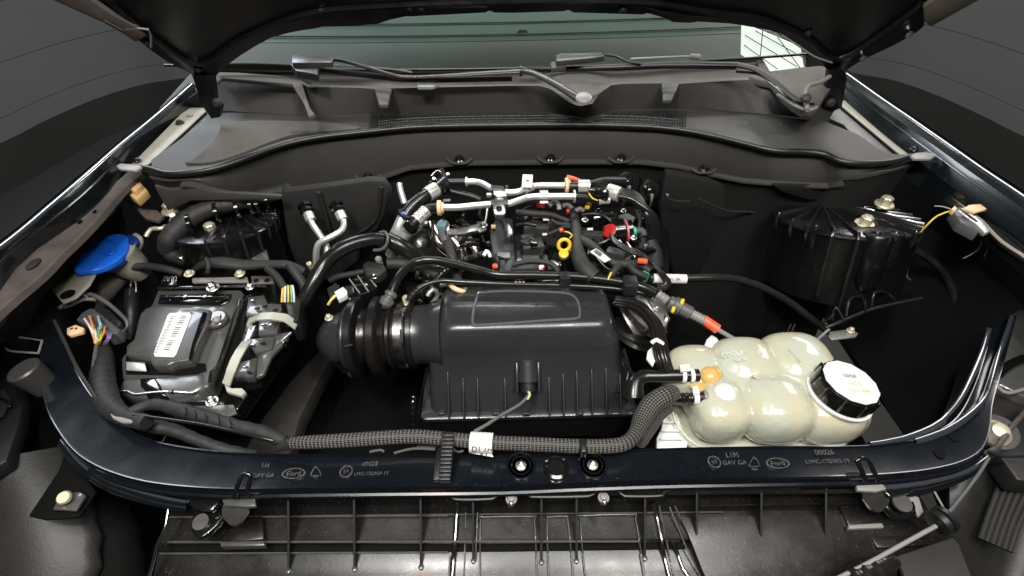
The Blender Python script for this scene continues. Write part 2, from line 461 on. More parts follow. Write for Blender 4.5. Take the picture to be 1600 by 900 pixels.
def b_washer(bm): add_lathe(bm, Vector(), (0, 0, 1), [(0, 1.0), (0.12, 1.0), (0.2, 0.92), (0.2, 0.6)], 20)
def b_hex(bm): add_lathe(bm, Vector(), (0, 0, 1), [(0.15, 0.62), (0.62, 0.62), (0.7, 0.5), (0.72, 0.2), (0.6, 0.18)], 6)
def hexbolt(px, py, z, rpx, m='zinc', parent=None, name='bolt', axis=(0, 0, 1), tall=1.0, label=None, cat='bolt', group=None):
    c = V(px, py, z) if not isinstance(px, Vector) else px
    r = rpx * mpp(c)
    q = Vector((0, 0, 1)).rotation_difference(Vector(axis))
    w = link_mesh(name, shared('washer_' + m, b_washer, m), parent, c, q, (r, r, r))
    if parent is None: tag(w, label, cat, group)
    h = bpy.data.objects.new('head', shared('hex_' + m, b_hex, m)); COL.objects.link(h)
    h.parent = w; h.scale = (1, 1, tall)
    WL[h.name] = c
    return w
def text(name, s, px, py, z, size, m, parent, ang=0.0, tilt=None, ext=0.0004, mirror=False, pos=None):
    cu = bpy.data.curves.new('txt', 'FONT'); cu.body = s; cu.size = size; cu.extrude = ext
    cu.align_x = 'CENTER'; cu.align_y = 'CENTER'; cu.resolution_u = 2
    t = bpy.data.objects.new('txt', cu); COL.objects.link(t)
    bpy.context.view_layer.update()
    me = bpy.data.meshes.new_from_object(t)
    bpy.data.objects.remove(t); bpy.data.curves.remove(cu)
    me.name = name
    me.materials.clear(); me.materials.append(M[m])
    q = tilt if tilt is not None else Quaternion((0, 0, 1), R(ang))
    p = pos if pos is not None else V(px, py, z)
    return link_mesh(name, me, parent, p, q)
def clampband(name, P0, P1, r, m, parent, th=1.12):
    """a band round a hose from P0 to P1"""
    ax = P1 - P0; L = ax.length
    return lathe(name, P0, ax, [(0, r), (0, r*th), (L*0.3, r*th*1.03), (L*0.7, r*th*1.03), (L, r*th), (L, r)], m, parent, 18)
# ================================================================== SETTING
# studio wall and floor round the vehicle
ZF = -1.05
def wall_pts(side):
    if side < 0: pb = [(-700, 560), (-300, 360), (0, 225), (75, 187), (150, 155), (225, 132), (300, 120)]
    else: pb = [(1310, 108), (1335, 115), (1400, 127), (1470, 152), (1540, 184), (1600, 214), (1900, 350), (2300, 560)]
    return pb
def up(p, dz): return p + Vector((0, 0, dz))
base_l = [V(p[0], p[1], ZF + 0.28) for p in wall_pts(-1)]
base_r = [V(p[0], p[1], ZF + 0.28) for p in wall_pts(1)]
far = [Vector((x, y, ZF + 0.28)) for x, y in ((-2.0, 4.75), (-1.0, 5.15), (0, 5.3), (1.0, 5.15), (2.0, 4.75))]
foot = base_l + far + base_r
foot = [Vector(p) for p in smooth_poly([tuple(p) for p in foot], 4, closed=False)]
cen = Vector((0, 1.0, 0))
wall = thing('wall', 'x', 'wall'); del wall['label']; del wall['category']; struct(wall)
floor = sheet('floor', [[Vector((-9, -5, ZF)), Vector((9, -5, ZF))], [Vector((-9, 9, ZF)), Vector((9, 9, ZF))]], 'floorm'); struct(floor)
sheet('skirting', [[Vector((p.x, p.y, ZF)) for p in foot], [Vector((p.x, p.y, ZF + 0.28)) for p in foot]], 'skirt', wall)
hts = [0.28, 0.41, 0.69, 1.0, 1.36, 1.8, 2.3, 2.8, 3.4]
def outw(p, d):
    v = Vector((p.x, p.y - 1.0, 0)).normalized(); return p + v * d
for i in range(len(hts) - 1):
    r0 = [up(p, hts[i] - 0.28 + 0.002) for p in foot]; r1 = [up(p, hts[i+1] - 0.28 - 0.002) for p in foot]
    r00 = [outw(up(p, hts[i] - 0.28), 0.02) for p in foot]; r11 = [outw(up(p, hts[i+1] - 0.28), 0.02) for p in foot]
    sheet('panel', [r00, r0, r1, r11], 'wallm', wall, ang=20)

# ------------------------------------------------------------------ hood
HY, HZ, HA = 1.30, 0.30, 60.0
HP0 = Vector((0, HY, HZ)); HN = Vector((0, math.sin(R(HA)), math.cos(R(HA))))
def H(px, py, off=0.0): return VPl(px, py, HP0 + HN * off, HN)
hood = thing('hood', 'black open hood raised over the windshield, seen from below', 'hood', HP0)
sil = [(-420, -420), (60, -18), (85, -2), (103, 6), (118, 16), (140, 23), (160, 33), (192, 48), (208, 58), (236, 80), (262, 98), (298, 116), (303, 128), (312, 146), (333, 150),
       (336, 122), (352, 105), (376, 88), (400, 73), (424, 60), (450, 53), (470, 49), (497, 45), (503, 43), (545, 42), (566, 41), (592, 38), (610, 32), (634, 27), (641, 27), (700, 24), (758, 21), (765, 18), (772, 21),
       (800, 21.5), (880, 19), (888, 17), (896, 21), (1004, 24), (1012, 22), (1034, 28), (1052, 36), (1078, 37), (1090, 35), (1140, 38), (1160, 41), (1200, 48), (1222, 54), (1240, 66), (1262, 82), (1280, 95), (1293, 112), (1302, 128),
       (1316, 126), (1320, 114), (1334, 103), (1356, 91), (1400, 70), (1432, 52), (1444, 42), (1447, 30), (1455, 24), (1520, -4), (1600, -40), (2050, -420)]
bm = bmesh.new()
add_prism(bm, [Vector((-1.0, 0.42, HZ + (HY - 0.42) * math.tan(R(HA))))] + [H(*p) for p in sil[1:-1]] + [Vector((1.12, 0.42, HZ + (HY - 0.42) * math.tan(R(HA))))], HN * 0.03)
bevel(bm, 0.004, 2)
finish(bm, 'inner_frame', 'hood', hood)
# outer skin, a little larger along the front corner
sk = [(1442, 28), (1452, 36), (1520, -2), (1640, -70), (1560, -80), (1440, 6)]
bm = bmesh.new(); add_prism(bm, [H(p[0], p[1], -0.002) for p in sk], HN * -0.012); bevel(bm, 0.003); finish(bm, 'skin_edge', 'hoodedge', hood)
sk = [(70, -14), (86, -6), (125, 12), (165, 30), (196, 48), (214, 60), (230, 50), (215, 36), (180, 18), (140, -10)]
bm = bmesh.new(); add_prism(bm, [H(p[0], p[1], -0.002) for p in sk], HN * -0.012); bevel(bm, 0.003); finish(bm, 'skin_edge', 'railbrown', hood)
# pressed recesses / ribs on the inner side
for pts, w in (([(180, 10), (240, 60), (310, 100), (380, 60), (480, 22), (600, 10), (800, 2), (1000, 4), (1100, 18), (1190, 30), (1260, 60), (1310, 92), (1400, 36), (1440, 4)], 0.007),
               ([(500, 16), (560, 14), (620, 14), (640, 10), (760, 8)], 0.005), ([(1010, 8), (1060, 20), (1130, 24)], 0.005)):
    bm = bmesh.new(); add_tube(bm, [H(p[0], p[1], -0.003) for p in pts], w, 8, 0.03); finish(bm, 'pressed_rib', 'hood', hood)
for px, py in ((640, 11), (658, 11), (1348, 90), (1421, 52), (1415, 35), (230, 66), (310, 108), (1262, 52), (973, 14)):
    c = H(px, py, -0.002)
    bm = bmesh.new(); add_lathe(bm, c, -HN, [(0, 0.009), (0.003, 0.009), (0.006, 0.006), (0.009, 0.003)], 10)
    finish(bm, 'trim_clip', 'steel' if px in (1348, 1421) else 'rubber', hood)
for pts in ([(163, 30), (192, 46)], [(195, 45), (232, 46), (236, 74)]):
    bm = bmesh.new(); add_tube(bm, [H(p[0], p[1], -0.012) for p in pts], 0.0025, 6, 0.02); finish(bm, 'seal_strip', 'greylight', hood)
bm = bmesh.new(); add_tube(bm, [H(p[0], p[1], -0.012) for p in ((1222, 56), (1248, 72), (1272, 88), (1300, 98))], 0.002, 6, 0.02); finish(bm, 'seal_strip', 'greylight', hood)

# hinges
for s, pts, lab in ((-1, [(300, 118), (333, 118), (338, 160), (346, 168), (343, 184), (330, 186), (312, 160)], 'black hood hinge arm at the left corner of the windshield'),
                    (1, [(1296, 110), (1320, 112), (1324, 122), (1316, 168), (1300, 176), (1286, 172), (1290, 150)], 'black hood hinge arm at the right corner of the windshield')):
    h = hood
    slab_y('hinge_arm', pts, 1.30, 0.02, 'hood', h, 0.003)
    x = 340 if s < 0 else 1297
    lathe('hinge_pivot', VY(x, 160, 1.295), (0, -1, 0), [(0, 0.012), (0.006, 0.012), (0.012, 0.007)], 'frame', h, 12)

# ------------------------------------------------------------------ windshield, dashboard, cabin
ws = thing('windshield', 'green tinted windshield glass below the open hood', 'windshield', (0, 1.55, 0.26))
gl = [[Vector((x, 1.47 + 0.08 * (x / 0.95) ** 2, 0.232)) for x in [i * 0.1 - 1.0 for i in range(21)]],
      [Vector((x * 0.86, 2.45, 0.80)) for x in [i * 0.1 - 1.0 for i in range(21)]]]
gsh = sheet('glass', gl, 'glass', ws, 0.0)
if gsh.data.polygons[0].normal.z < 0: gsh.data.flip_normals()
bm = bmesh.new(); add_tube(bm, [p + Vector((0, -0.008, 0)) for p in gl[0]], 0.004, 8, 0.05); finish(bm, 'rubber_seal', 'rubber', ws)
cab = thing('dashboard', 'grey dashboard top seen through the windshield', 'dashboard', (0, 1.8, 0.2))
XS = (-1.1, -0.6, -0.2, 0.2, 0.6, 1.1)
sheet('top', [[Vector((x, 1.58, 0.09)) for x in XS], [Vector((x, 1.8, 0.11)) for x in XS], [Vector((x, 2.08 + 0.04 * x * x, 0.122)) for x in XS]], 'dash', cab, 0.03)
sheet('reflection_pad', [[Vector((x, 2.08 + 0.04 * x * x, 0.124)) for x in XS], [Vector((x, 2.16 + 0.04 * x * x, 0.15)) for x in XS], [Vector((x, 2.6, 0.34)) for x in XS], [Vector((x, 2.9, 0.40)) for x in XS]], 'glass_green', cab, 0.03)  # slope shaped and coloured to show the green band in the glass
for yy, zz in ((2.11, 0.135), (2.18, 0.16)):
    bm = bmesh.new(); add_tube(bm, [Vector((x, yy + 0.04 * x * x, zz + 0.004)) for x in XS], 0.003, 8, 0.1); finish(bm, 'trim_ridge', 'dash', cab)
slab_y('vent', [(806, 52), (812, 46), (822, 46), (828, 56), (810, 60)], 2.12, 0.01, 'dash', cab, 0.002)
tube('vent_blade', [VY(843, 34, 2.2), VY(850, 38, 2.2), VY(866, 43, 2.2)], 0, 'dash', cab, 6, rm=0.004)
# bright side window of the cabin
sw = thing('side_window', 'bright white cabin side window behind the right end of the windshield', 'window', (0.95, 1.9, 0.3))
pw = [(1160, 36), (1262, 78), (1262, 104), (1200, 112), (1159, 86)]
bm = bmesh.new(); add_prism(bm, [VY(p[0], p[1], 1.75) for p in pw], Vector((0, 0.01, 0))); finish(bm, 'pane', 'window_glow', sw)
for a, b in (((1162, 70), (1215, 108)), ((1164, 55), (1245, 104)), ((1180, 48), (1255, 90)), ((1192, 46), (1186, 108)), ((1215, 58), (1250, 106))):
    bm = bmesh.new(); add_tube(bm, [VY(a[0], a[1], 1.745), VY(b[0], b[1], 1.745)], 0.0015, 6); finish(bm, 'glazing_bar', 'greylight', sw)
slab_y('pillar', [(1256, 70), (1300, 96), (1305, 118), (1262, 108)], 1.72, 0.04, 'railbrown', tag(thing('window_pillar', 'dark pillar beside the bright side window', 'pillar', (1, 1.7, 0.2)), 'dark pillar beside the bright side window', 'pillar'), 0.004)

# ------------------------------------------------------------------ cowl
cowl = thing('cowl', 'grey plastic cowl panel between the windshield and the engine bay', 'cowl panel', V(800, 180, 0.14))
seal_px = [(190, 259), (232, 262), (262, 270), (300, 268), (335, 262), (370, 251), (410, 236), (450, 223), (500, 213), (560, 206), (640, 198), (720, 195), (800, 194), (900, 193.5), (1000, 196), (1060, 201), (1110, 210), (1160, 222), (1210, 234),
           (1260, 236), (1290, 240), (1312, 250), (1345, 254), (1390, 252), (1420, 244), (1450, 240)]
ZS = 0.16
low_px = [(200, 275), (235, 280), (262, 285), (300, 283), (335, 293), (370, 300), (410, 297), (450, 300), (500, 292), (560, 280), (590, 276), (640, 258), (720, 251), (800, 250), (900, 249), (1000, 249),
          (1060, 256), (1110, 268), (1160, 278), (1210, 282), (1260, 285), (1290, 286), (1312, 282), (1345, 280), (1400, 268), (1440, 256)]
def xy_at(pl, x):
    for a, b in zip(pl[:-1], pl[1:]):
        if x <= b[0]: 
            t = (x - a[0]) / (b[0] - a[0]); return a[1] + (b[1] - a[1]) * t
    return pl[-1][1]
xs = list(range(236, 1436, 12))
top_r, bot_r, mid_r = [], [], []
for x in xs:
    t = V(x, xy_at(seal_px, x) + 5, ZS - 0.012)
    b = VY(x, xy_at(low_px, x), t.y - 0.012)
    top_r.append(t); bot_r.append(b); mid_r.append((t + b) / 2 + Vector((0, -0.008, 0)))
sheet('front_face', [top_r, mid_r, bot_r], 'cowl', cowl, ang=60)
bl_ = bot_r[4:-9]
sheet('front_lip', [bl_, [p + Vector((0, -0.014, -0.003)) for p in bl_], [p + Vector((0, -0.014, -0.008)) for p in bl_]], 'cowl', cowl, ang=30)
# tray behind the seal
back_px = [(236, 250), (285, 215), (330, 186), (345, 176), (420, 176), (480, 183), (560, 178), (640, 176), (760, 176), (850, 176), (880, 181), (912, 184), (935, 181), (960, 172), (1040, 170), (1100, 172), (1160, 178), (1220, 182), (1290, 190), (1340, 210), (1385, 240), (1436, 243)]
rows = [[], [], []]
for x in xs:
    f = V(x, xy_at(seal_px, x), ZS - 0.01); 
    bk = V(x, min(xy_at(back_px, x), xy_at(seal_px, x) - 1), 0.14)
    rows[0].append(f); rows[1].append((f + bk) / 2 + Vector((0, 0, -0.004))); rows[2].append(bk)
sheet('tray', rows, 'cowl', cowl, 0.003, ang=50)
# raised upper panel with the wiper notch
rim_px = [(331, 112), (372, 114), (420, 122), (468, 127), (478, 136), (560, 137), (583, 139), (600, 140), (612, 138), (700, 136), (800, 134), (842, 134), (858, 138), (870, 146), (890, 160), (905, 166), (925, 162), (938, 145), (955, 133), (975, 131), (1030, 130), (1060, 131), (1140, 126), (1190, 124), (1210, 130), (1225, 148), (1246, 166), (1270, 175)]
r0, r1, r2 = [], [], []
for x in range(331, 1271, 6):
    t = V(x, xy_at(rim_px, x), 0.215)
    b = V(x, xy_at([(331, 172), (400, 176), (480, 181), (560, 178), (640, 176), (850, 174), (880, 180), (912, 184), (935, 180), (960, 170), (1100, 170), (1220, 180), (1270, 187)], x), 0.142)
    r0.append(t + Vector((0, 0.012, 0.0))); r1.append(t); r2.append(b)
sheet('upper_step', [r0, r1, [(a + b) / 2 + Vector((0, -0.003, 0)) for a, b in zip(r1, r2)], r2], 'cowl', cowl, ang=35)
# shelf behind the rim up to the glass, dusty
sh0 = [p + Vector((0, 0.0, -0.002)) for p in r0]
sh1 = [Vector((p.x * 1.02, 1.475 + 0.09 * (p.x) ** 2, 0.224)) for p in r0]
sheet('shelf', [sh0, [(a + b) / 2 + Vector((0, 0, -0.02)) for a, b in zip(sh0, sh1)], sh1], 'cowl_dusty', cowl, ang=50)
# left rounded box and right dusty end
slab('end_lip', [(332, 112), (372, 113), (440, 118), (470, 124), (484, 168), (492, 178), (482, 182), (474, 160), (456, 131), (346, 121), (334, 130)], 0.228, 0.012, 'cowl_dusty', cowl, 0.003)
slab('dusty_corner', [(1170, 118), (1262, 104), (1290, 104), (1308, 122), (1290, 148), (1276, 172), (1255, 172), (1225, 150), (1206, 128)], 0.222, 0.02, 'cowl_dusty', cowl, 0.004, sm=2)
#slab('corner_plate', [(1196, 206), (1226, 188), (1300, 183), (1322, 192), (1366, 243), (1352, 250), (1316, 250), (1280, 237), (1216, 232)], 0.1535, 0.006, 'cowl_pale', cowl, 0.002, sm=3)
slab('corner_plate', [(290, 254), (300, 250), (330, 224), (342, 206), (352, 192), (420, 188), (520, 192), (553, 196), (556, 201), (470, 208), (420, 222), (380, 238), (330, 253)], 0.1535, 0.006, 'cowl_dusty', cowl, 0.002, sm=3)
slab('clip_recess', [(584, 136), (612, 136), (606, 163), (592, 163)], 0.222, 0.012, 'cowl_dusty', cowl, 0.004)
slab('clip_recess', [(1034, 129), (1062, 129), (1050, 156), (1036, 156)], 0.222, 0.012, 'cowl', cowl, 0.004)
# mesh grille: many little bars
bm = bmesh.new()
for x in range(580, 1075, 4):
    if 903 < x < 932: continue
    yt = 177 if x < 860 else (184 if x < 945 else 174)
    yb = xy_at(seal_px, x) - 4
    if yb - yt < 3: continue
    a = V(x, yt, 0.150); b = V(x - 2, yb, 0.155)
    add_tube(bm, [a, b], 0.0016, 4)
o = finish(bm, 'grille_bars', 'plastic', cowl); o['kind'] = 'stuff'
for k in range(3):
    bm = bmesh.new(); add_tube(bm, [V(x, xy_at(seal_px, x) - 5 - k * 4.0, 0.153) for x in range(590, 900, 30)], 0.0014, 4, 0.05); finish(bm, 'grille_rail', 'plastic', cowl)
    bm = bmesh.new(); add_tube(bm, [V(x, xy_at(seal_px, x) - 5 - k * 4.5, 0.153) for x in range(940, 1065, 24)], 0.0014, 4, 0.05); finish(bm, 'grille_rail', 'plastic', cowl)
for x in (1240, 470):
    pass
for x, y, t in ((478, 203, 'RESERVE'), (462, 215, 'LH')):
    text('embossed_text', t, x, y, 0.159, 0.022 if t != 'LH' else 0.014, 'cowl', cowl, 3)
text('embossed_text', 'C 17', 1150, 192, 0.152, 0.032, 'cowl_dusty', cowl, -4)
text('embossed_text', 'CT', 1214, 195, 0.159, 0.028, 'cowl', cowl, -8)
# seal tube as its own thing
sl = thing('cowl_seal', 'black rubber seal curving along the front edge of the cowl', 'rubber seal', V(800, 194, ZS))
bm = bmesh.new(); add_tube(bm, [V(p[0], p[1] + 1.5, ZS) for p in seal_px], 0.0075, 10, 0.015); finish(bm, 'bulb', 'rubber', sl)
bm = bmesh.new(); add_tube(bm, [V(p[0], p[1] + 7, ZS - 0.012) for p in seal_px[2:-2]], 0.0035, 8, 0.015); finish(bm, 'lip', 'rubber_shiny', sl)
for a, lab in (([(181, 259), (187, 255), (216, 257), (222, 261), (212, 267), (186, 264)], 1), ([(1422, 243), (1432, 238), (1458, 238), (1462, 243), (1455, 248), (1428, 248)], 2)):
    slab('end_tab', a, ZS + 0.012, 0.006, 'greylight', sl, 0.002)
# clips along the lower lip
for x in (440, 575, 718, 860, 970, 1100):
    y = xy_at(low_px, x) - 2
    c = VY(x, y, V(x, xy_at(seal_px, x) + 5, ZS - 0.012).y - 0.02)
    cl = thing('push_clip', {440: 'black push clip under the left end of the cowl lip', 575: 'black push clip on the cowl lip above the two capped pipes', 718: 'black push clip on the cowl lip above the first silver pipe end',
               860: 'black push clip on the cowl lip right of the white pipe tag', 970: 'black push clip on the cowl lip above the firewall grommets', 1100: 'rightmost black push clip on the cowl lip'}[x], 'clip', c, 'push clips along the cowl lip')
    lathe('head', c, (0, -0.5, 1), [(0, 0.014), (0.004, 0.014), (0.006, 0.009), (0.012, 0.008), (0.013, 0.003)], 'gloss', cl, 12)
    bm = bmesh.new(); P = [c + Vector((-0.035, 0, 0.004)), c + Vector((-0.018, -0.012, -0.004)), c + Vector((0.018, -0.012, -0.004)), c + Vector((0.035, 0, 0.004))]
    add_tube(bm, P, 0.004, 6); finish(bm, 'scallop', 'cowl', cl)

# ------------------------------------------------------------------ wipers
wa = thing('windshield_wiper', 'left wiper pivoting in the notch at the centre of the cowl, blade on the glass', 'wiper', V(911, 156, 0.25))
tube('arm', [(640, 121, 0.262), (700, 118, 0.27), (760, 114, 0.275), (816, 111, 0.28)], [4.2, 5, 5.5, 6], 'wiper', wa, 10, flat=0.5)
tube('neck', [(808, 111, 0.278), (830, 113, 0.282), (860, 127, 0.275), (890, 145, 0.262), (908, 156, 0.252)], [5, 6, 7, 8, 9], 'wiper', wa, 12, flat=0.6)
lathe('pivot_cap', V(912, 155, 0.262), (0, -0.3, 1), [(0, 0.020), (0.006, 0.019), (0.010, 0.013), (0.011, 0.004)], 'greylight', wa, 16)
lathe('hinge_ring', V(812, 111, 0.28), (1, 0, 0), [(0, 0.013), (0.006, 0.013)], 'rubber', wa, 12)
tube('rod', [(516, 93, 0.285), (536, 95, 0.285), (575, 106, 0.28), (620, 119, 0.27), (650, 121, 0.264)], 3.0, 'wiper', wa, 8)
wb = wa
slab('holder', [(456, 85), (490, 86), (520, 90), (519, 97), (490, 98), (456, 98)], 0.295, 0.014, 'wiper', wb, 0.003)
slab('holder_end', [(452, 98), (498, 99), (496, 116), (462, 110)], 0.283, 0.02, 'plastic', wb, 0.004)
tube('blade', [(333, 104, 0.25), (400, 103, 0.25), (470, 106, 0.252), (560, 116, 0.252), (650, 124, 0.252), (800, 122, 0.252)], 3.4, 'rubber', wb, 8, flat=1.4)
tube('spoiler', [(496, 101, 0.262), (560, 104, 0.262), (620, 109, 0.262), (644, 113, 0.262)], 2.6, 'cowl', wb, 6, flat=0.5)
slab('end_cap', [(650, 128), (664, 127), (676, 127), (686, 131), (676, 135), (652, 135)], 0.243, 0.010, 'greylight', wb, 0.003)
wa2 = thing('windshield_wiper', 'right wiper reaching from the right end of the cowl with a boxy blade holder', 'wiper', V(1260, 165, 0.25))
tube('arm', [(1000, 100, 0.28), (1060, 99, 0.28), (1100, 100, 0.28), (1155, 101, 0.28)], [2.5, 5, 6, 6], 'plastic', wa2, 10, flat=0.6)
tube('neck', [(1152, 101, 0.28), (1180, 108, 0.28), (1205, 124, 0.27), (1235, 150, 0.25), (1262, 166, 0.24)], [6, 6.5, 6.5, 6, 6], 'cowl', wa2, 10, flat=0.6)
tube('rod', [(945, 86, 0.295), (962, 88, 0.292), (980, 96, 0.288), (1002, 100, 0.282)], 2.0, 'plastic', wa2, 8)
tube('wash_hose', [(1150, 112, 0.262), (1185, 116, 0.27), (1210, 135, 0.262), (1240, 158, 0.25), (1272, 163, 0.245)], 2.0, 'rubber_shiny', wa2, 6)
wb2 = wa2
slab('holder', [(868, 86), (876, 83), (940, 82), (945, 87), (925, 90), (880, 94), (869, 95)], 0.298, 0.014, 'wiper', wb2, 0.003)
slab('holder_end', [(860, 97), (876, 92), (885, 103), (862, 106)], 0.285, 0.014, 'cowl', wb2, 0.003)
tube('blade', [(822, 108, 0.255), (880, 108, 0.262), (960, 106, 0.27), (1040, 103, 0.275), (1150, 104, 0.275)], 3.2, 'rubber', wb2, 8, flat=1.4)
tube('spoiler', [(985, 92, 0.285), (1050, 89, 0.285), (1088, 88, 0.285)], 2.4, 'greylight', wb2, 6, flat=0.6)
tube('tip', [(1078, 88, 0.288), (1094, 89, 0.288)], 4.2, 'greylight', wb2, 8)
# clutter at right end of cowl: hose joint
jt = thing('washer_hose_joint', 'small grey washer hose elbow joint beside the right hinge', 'hose joint', V(1265, 165, 0.25))
tube('elbow', [(1262, 172, 0.25), (1258, 150, 0.262), (1264, 134, 0.27), (1282, 128, 0.27), (1296, 120, 0.27)], 3.5, 'greylight', jt, 8)
lathe('knob', V(1258, 156, 0.268), (0, -0.4, 1), [(0, 0.011), (0.008, 0.011), (0.014, 0.006)], 'cowl', jt, 12)
tube('hose', [(1215, 148, 0.23), (1240, 164, 0.24), (1262, 172, 0.245), (1276, 168, 0.245)], 2.6, 'greylight', jt, 8)

# ------------------------------------------------------------------ fenders
def ribbon(name, outer, inner, z0, z1, m, parent, drop=0.02, ang=30, n=3):
    o = smooth_poly(outer, n, False); i = smooth_poly(inner, n, False)
    O = [V(p[0], p[1], z0) for p in o]; I = [V(p[0], p[1], z1) for p in i]
    rows = [[p + Vector((0, 0, -drop)) for p in O], O, [(a + b) / 2 for a, b in zip(O, I)], I, [p + Vector((0, 0, -drop)) for p in I]]
    return sheet(name, rows, m, parent, ang=ang)
fl = thing('fender', 'left fender with a bright blue-grey reflecting edge', 'fender', V(150, 250, 0.15), 'front fenders')
fr = thing('fender', 'right fender with a bright white reflecting edge', 'fender', V(1450, 210, 0.15), 'front fenders')
OL = [(-330, 610), (-150, 478), (0, 376), (75, 315), (130, 268), (181, 225), (240, 178), (297, 128)]
EL = [(-318, 620), (-140, 488), (4, 388), (84, 322), (140, 274), (193, 226), (248, 180), (303, 133)]
IL = [(-250, 690), (-90, 560), (20, 415), (118, 340), (166, 296), (220, 230), (266, 190), (314, 158)]
OR = [(1326, 110), (1380, 148), (1430, 182), (1487, 222), (1540, 259), (1600, 298), (1760, 405), (1960, 540)]
ER = [(1319, 118), (1370, 155), (1420, 189), (1475, 227), (1530, 266), (1590, 307), (1750, 418), (1940, 560)]
IR = [(1312, 150), (1350, 184), (1395, 222), (1440, 256), (1500, 302), (1600, 378), (1740, 490), (1900, 640)]
def rolled(name, pts, width, lamp, m, par, curl=0.16):
    """a rolled sheet edge: its crown faces halfway between eye height and the long lamp beside the bay"""
    P = catmull(W3(pts), 0.02)
    rows = [[] for _ in range(7)]
    for i, p in enumerate(P):
        d = (P[min(i + 1, len(P) - 1)] - P[max(i - 1, 0)]).normalized()
        cd_ = (CAM - p).normalized()
        if lamp.z < 2.0: lp = min((Vector((lamp.x, 0.9 + 0.1 * q, lamp.z)) for q in range(41)), key=lambda L_: abs((L_ - p).normalized().dot(d) + cd_.dot(d)))
        else: lp = min((Vector((-1.1 + 0.1 * q, lamp.y, lamp.z)) for q in range(25)), key=lambda L_: abs((L_ - p).normalized().dot(d) + cd_.dot(d)))
        n = (cd_ + (lp - p).normalized())
        n = (n - d * n.dot(d)).normalized()
        w = d.cross(n) * width * 0.5
        for k, (a, b) in enumerate(((-1.25, -0.010), (-1.0, -0.002), (-0.55, -curl * width * 0.12), (0, 0), (0.55, -curl * width * 0.12), (1.0, -0.002), (1.25, -0.010))):
            rows[k].append(p + w * a + n * b)
    sheet(name, rows, m, par, ang=80)
def mid(A, B, z): return [((a[0] + b[0]) / 2, (a[1] + b[1]) / 2, z) for a, b in zip(A, B)]
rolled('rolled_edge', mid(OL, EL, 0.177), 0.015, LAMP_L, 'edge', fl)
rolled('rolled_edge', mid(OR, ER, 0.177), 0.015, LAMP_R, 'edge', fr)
for side, O_, E_, I_, par in ((-1, OL, EL, IL, fl), (1, OR, ER, IR, fr)):
    e = smooth_poly(E_, 3, False); i = smooth_poly(I_, 3, False); o = smooth_poly(O_, 3, False)
    E = [V(p[0], p[1], 0.177) for p in e]; I = [V(p[0], p[1], 0.135) for p in i]; O = [V(p[0], p[1], 0.175) for p in o]
    sheet('top', [E, [a * 0.66 + b * 0.34 + Vector((0, 0, 0.008)) for a, b in zip(E, I)], [a * 0.33 + b * 0.67 + Vector((0, 0, 0.0)) for a, b in zip(E, I)], I, [p + Vector((0, 0, -0.05)) for p in I]], 'fender', par, ang=25)
    sheet('outer_side', [O, [p + Vector((side * 0.05, 0, -0.05)) for p in O], [p + Vector((side * 0.09, 0, -0.3)) for p in O], [p + Vector((side * 0.07, 0, -0.75)) for p in O]], 'fender', par, ang=50)
    bm = bmesh.new(); add_tube(bm, [a * 0.45 + b * 0.55 + Vector((0, 0, 0.006)) for a, b in zip(E, I)][::3], 0.0025, 6, 0.05); finish(bm, 'crease', 'fender', par)

# inner rails
rl = thing('fender_rail', 'pale dusty rail along the left fender with a bolt', 'rail', V(260, 210, 0.13), 'rails inside the fenders')
slab('pale_strip', [(292, 168), (318, 168), (322, 173), (232, 256), (216, 262), (200, 262)], 0.135, 0.004, 'rail', rl, 0.0015)
slab('dark_side', [(322, 173), (335, 190), (262, 262), (240, 270), (232, 256)], 0.128, 0.05, 'plastic', rl, 0.002)
hexbolt(281, 192, 0.137, 6.5, 'frame', rl); hexbolt(296, 180, 0.137, 5.0, 'rail', rl); hexbolt(214, 251, 0.14, 6, 'gloss', rl)
rr = thing('fender_rail', 'pale dusty rail along the right fender with a slot and bolt', 'rail', V(1370, 200, 0.13), 'rails inside the fenders')
slab('pale_strip', [(1311, 157), (1332, 156), (1345, 165), (1425, 232), (1420, 240), (1410, 243), (1400, 236), (1312, 163)], 0.135, 0.004, 'rail', rr, 0.0015)
slab('dark_side', [(1311, 160), (1402, 238), (1412, 244), (1366, 250), (1356, 240), (1318, 195), (1296, 185)], 0.128, 0.05, 'plastic', rr, 0.002)
hexbolt(1354, 178, 0.137, 7, 'frame', rr); hexbolt(1342, 168, 0.137, 5.5, 'rail', rr); hexbolt(1428, 234, 0.145, 7, 'gloss', rr)
ul = thing('inner_fender', 'dusty brown-black left inner fender with small slots', 'inner fender', V(100, 400, 0.0), 'inner fenders')
OUT = [(216, 254), (182, 284), (140, 318), (100, 352), (60, 385), (20, 418), (-60, 484), (-200, 600)]
INN = [(222, 272), (193, 296), (150, 345), (118, 378), (98, 396), (66, 430), (0, 486), (-120, 600)]
a1 = [V(p[0], p[1], 0.128) for p in smooth_poly(OUT, 3, False)]; a2 = [V(p[0], p[1], 0.12) for p in smooth_poly(INN, 3, False)]
sheet('flange', [[p + Vector((-0.004, 0, -0.02)) for p in a1], a1, a2, [p + Vector((0.003, 0, -0.012)) for p in a2]], 'railbrown', ul, ang=25)
sheet('wall', [[p + Vector((0.0025, 0, -0.013)) for p in a2], [p + Vector((-0.08, 0, -0.02)) for p in a2], [p + Vector((-0.13, -0.01, -0.2)) for p in a2], [p + Vector((-0.10, -0.02, -0.62)) for p in a2]], 'firewall2', ul, ang=50)
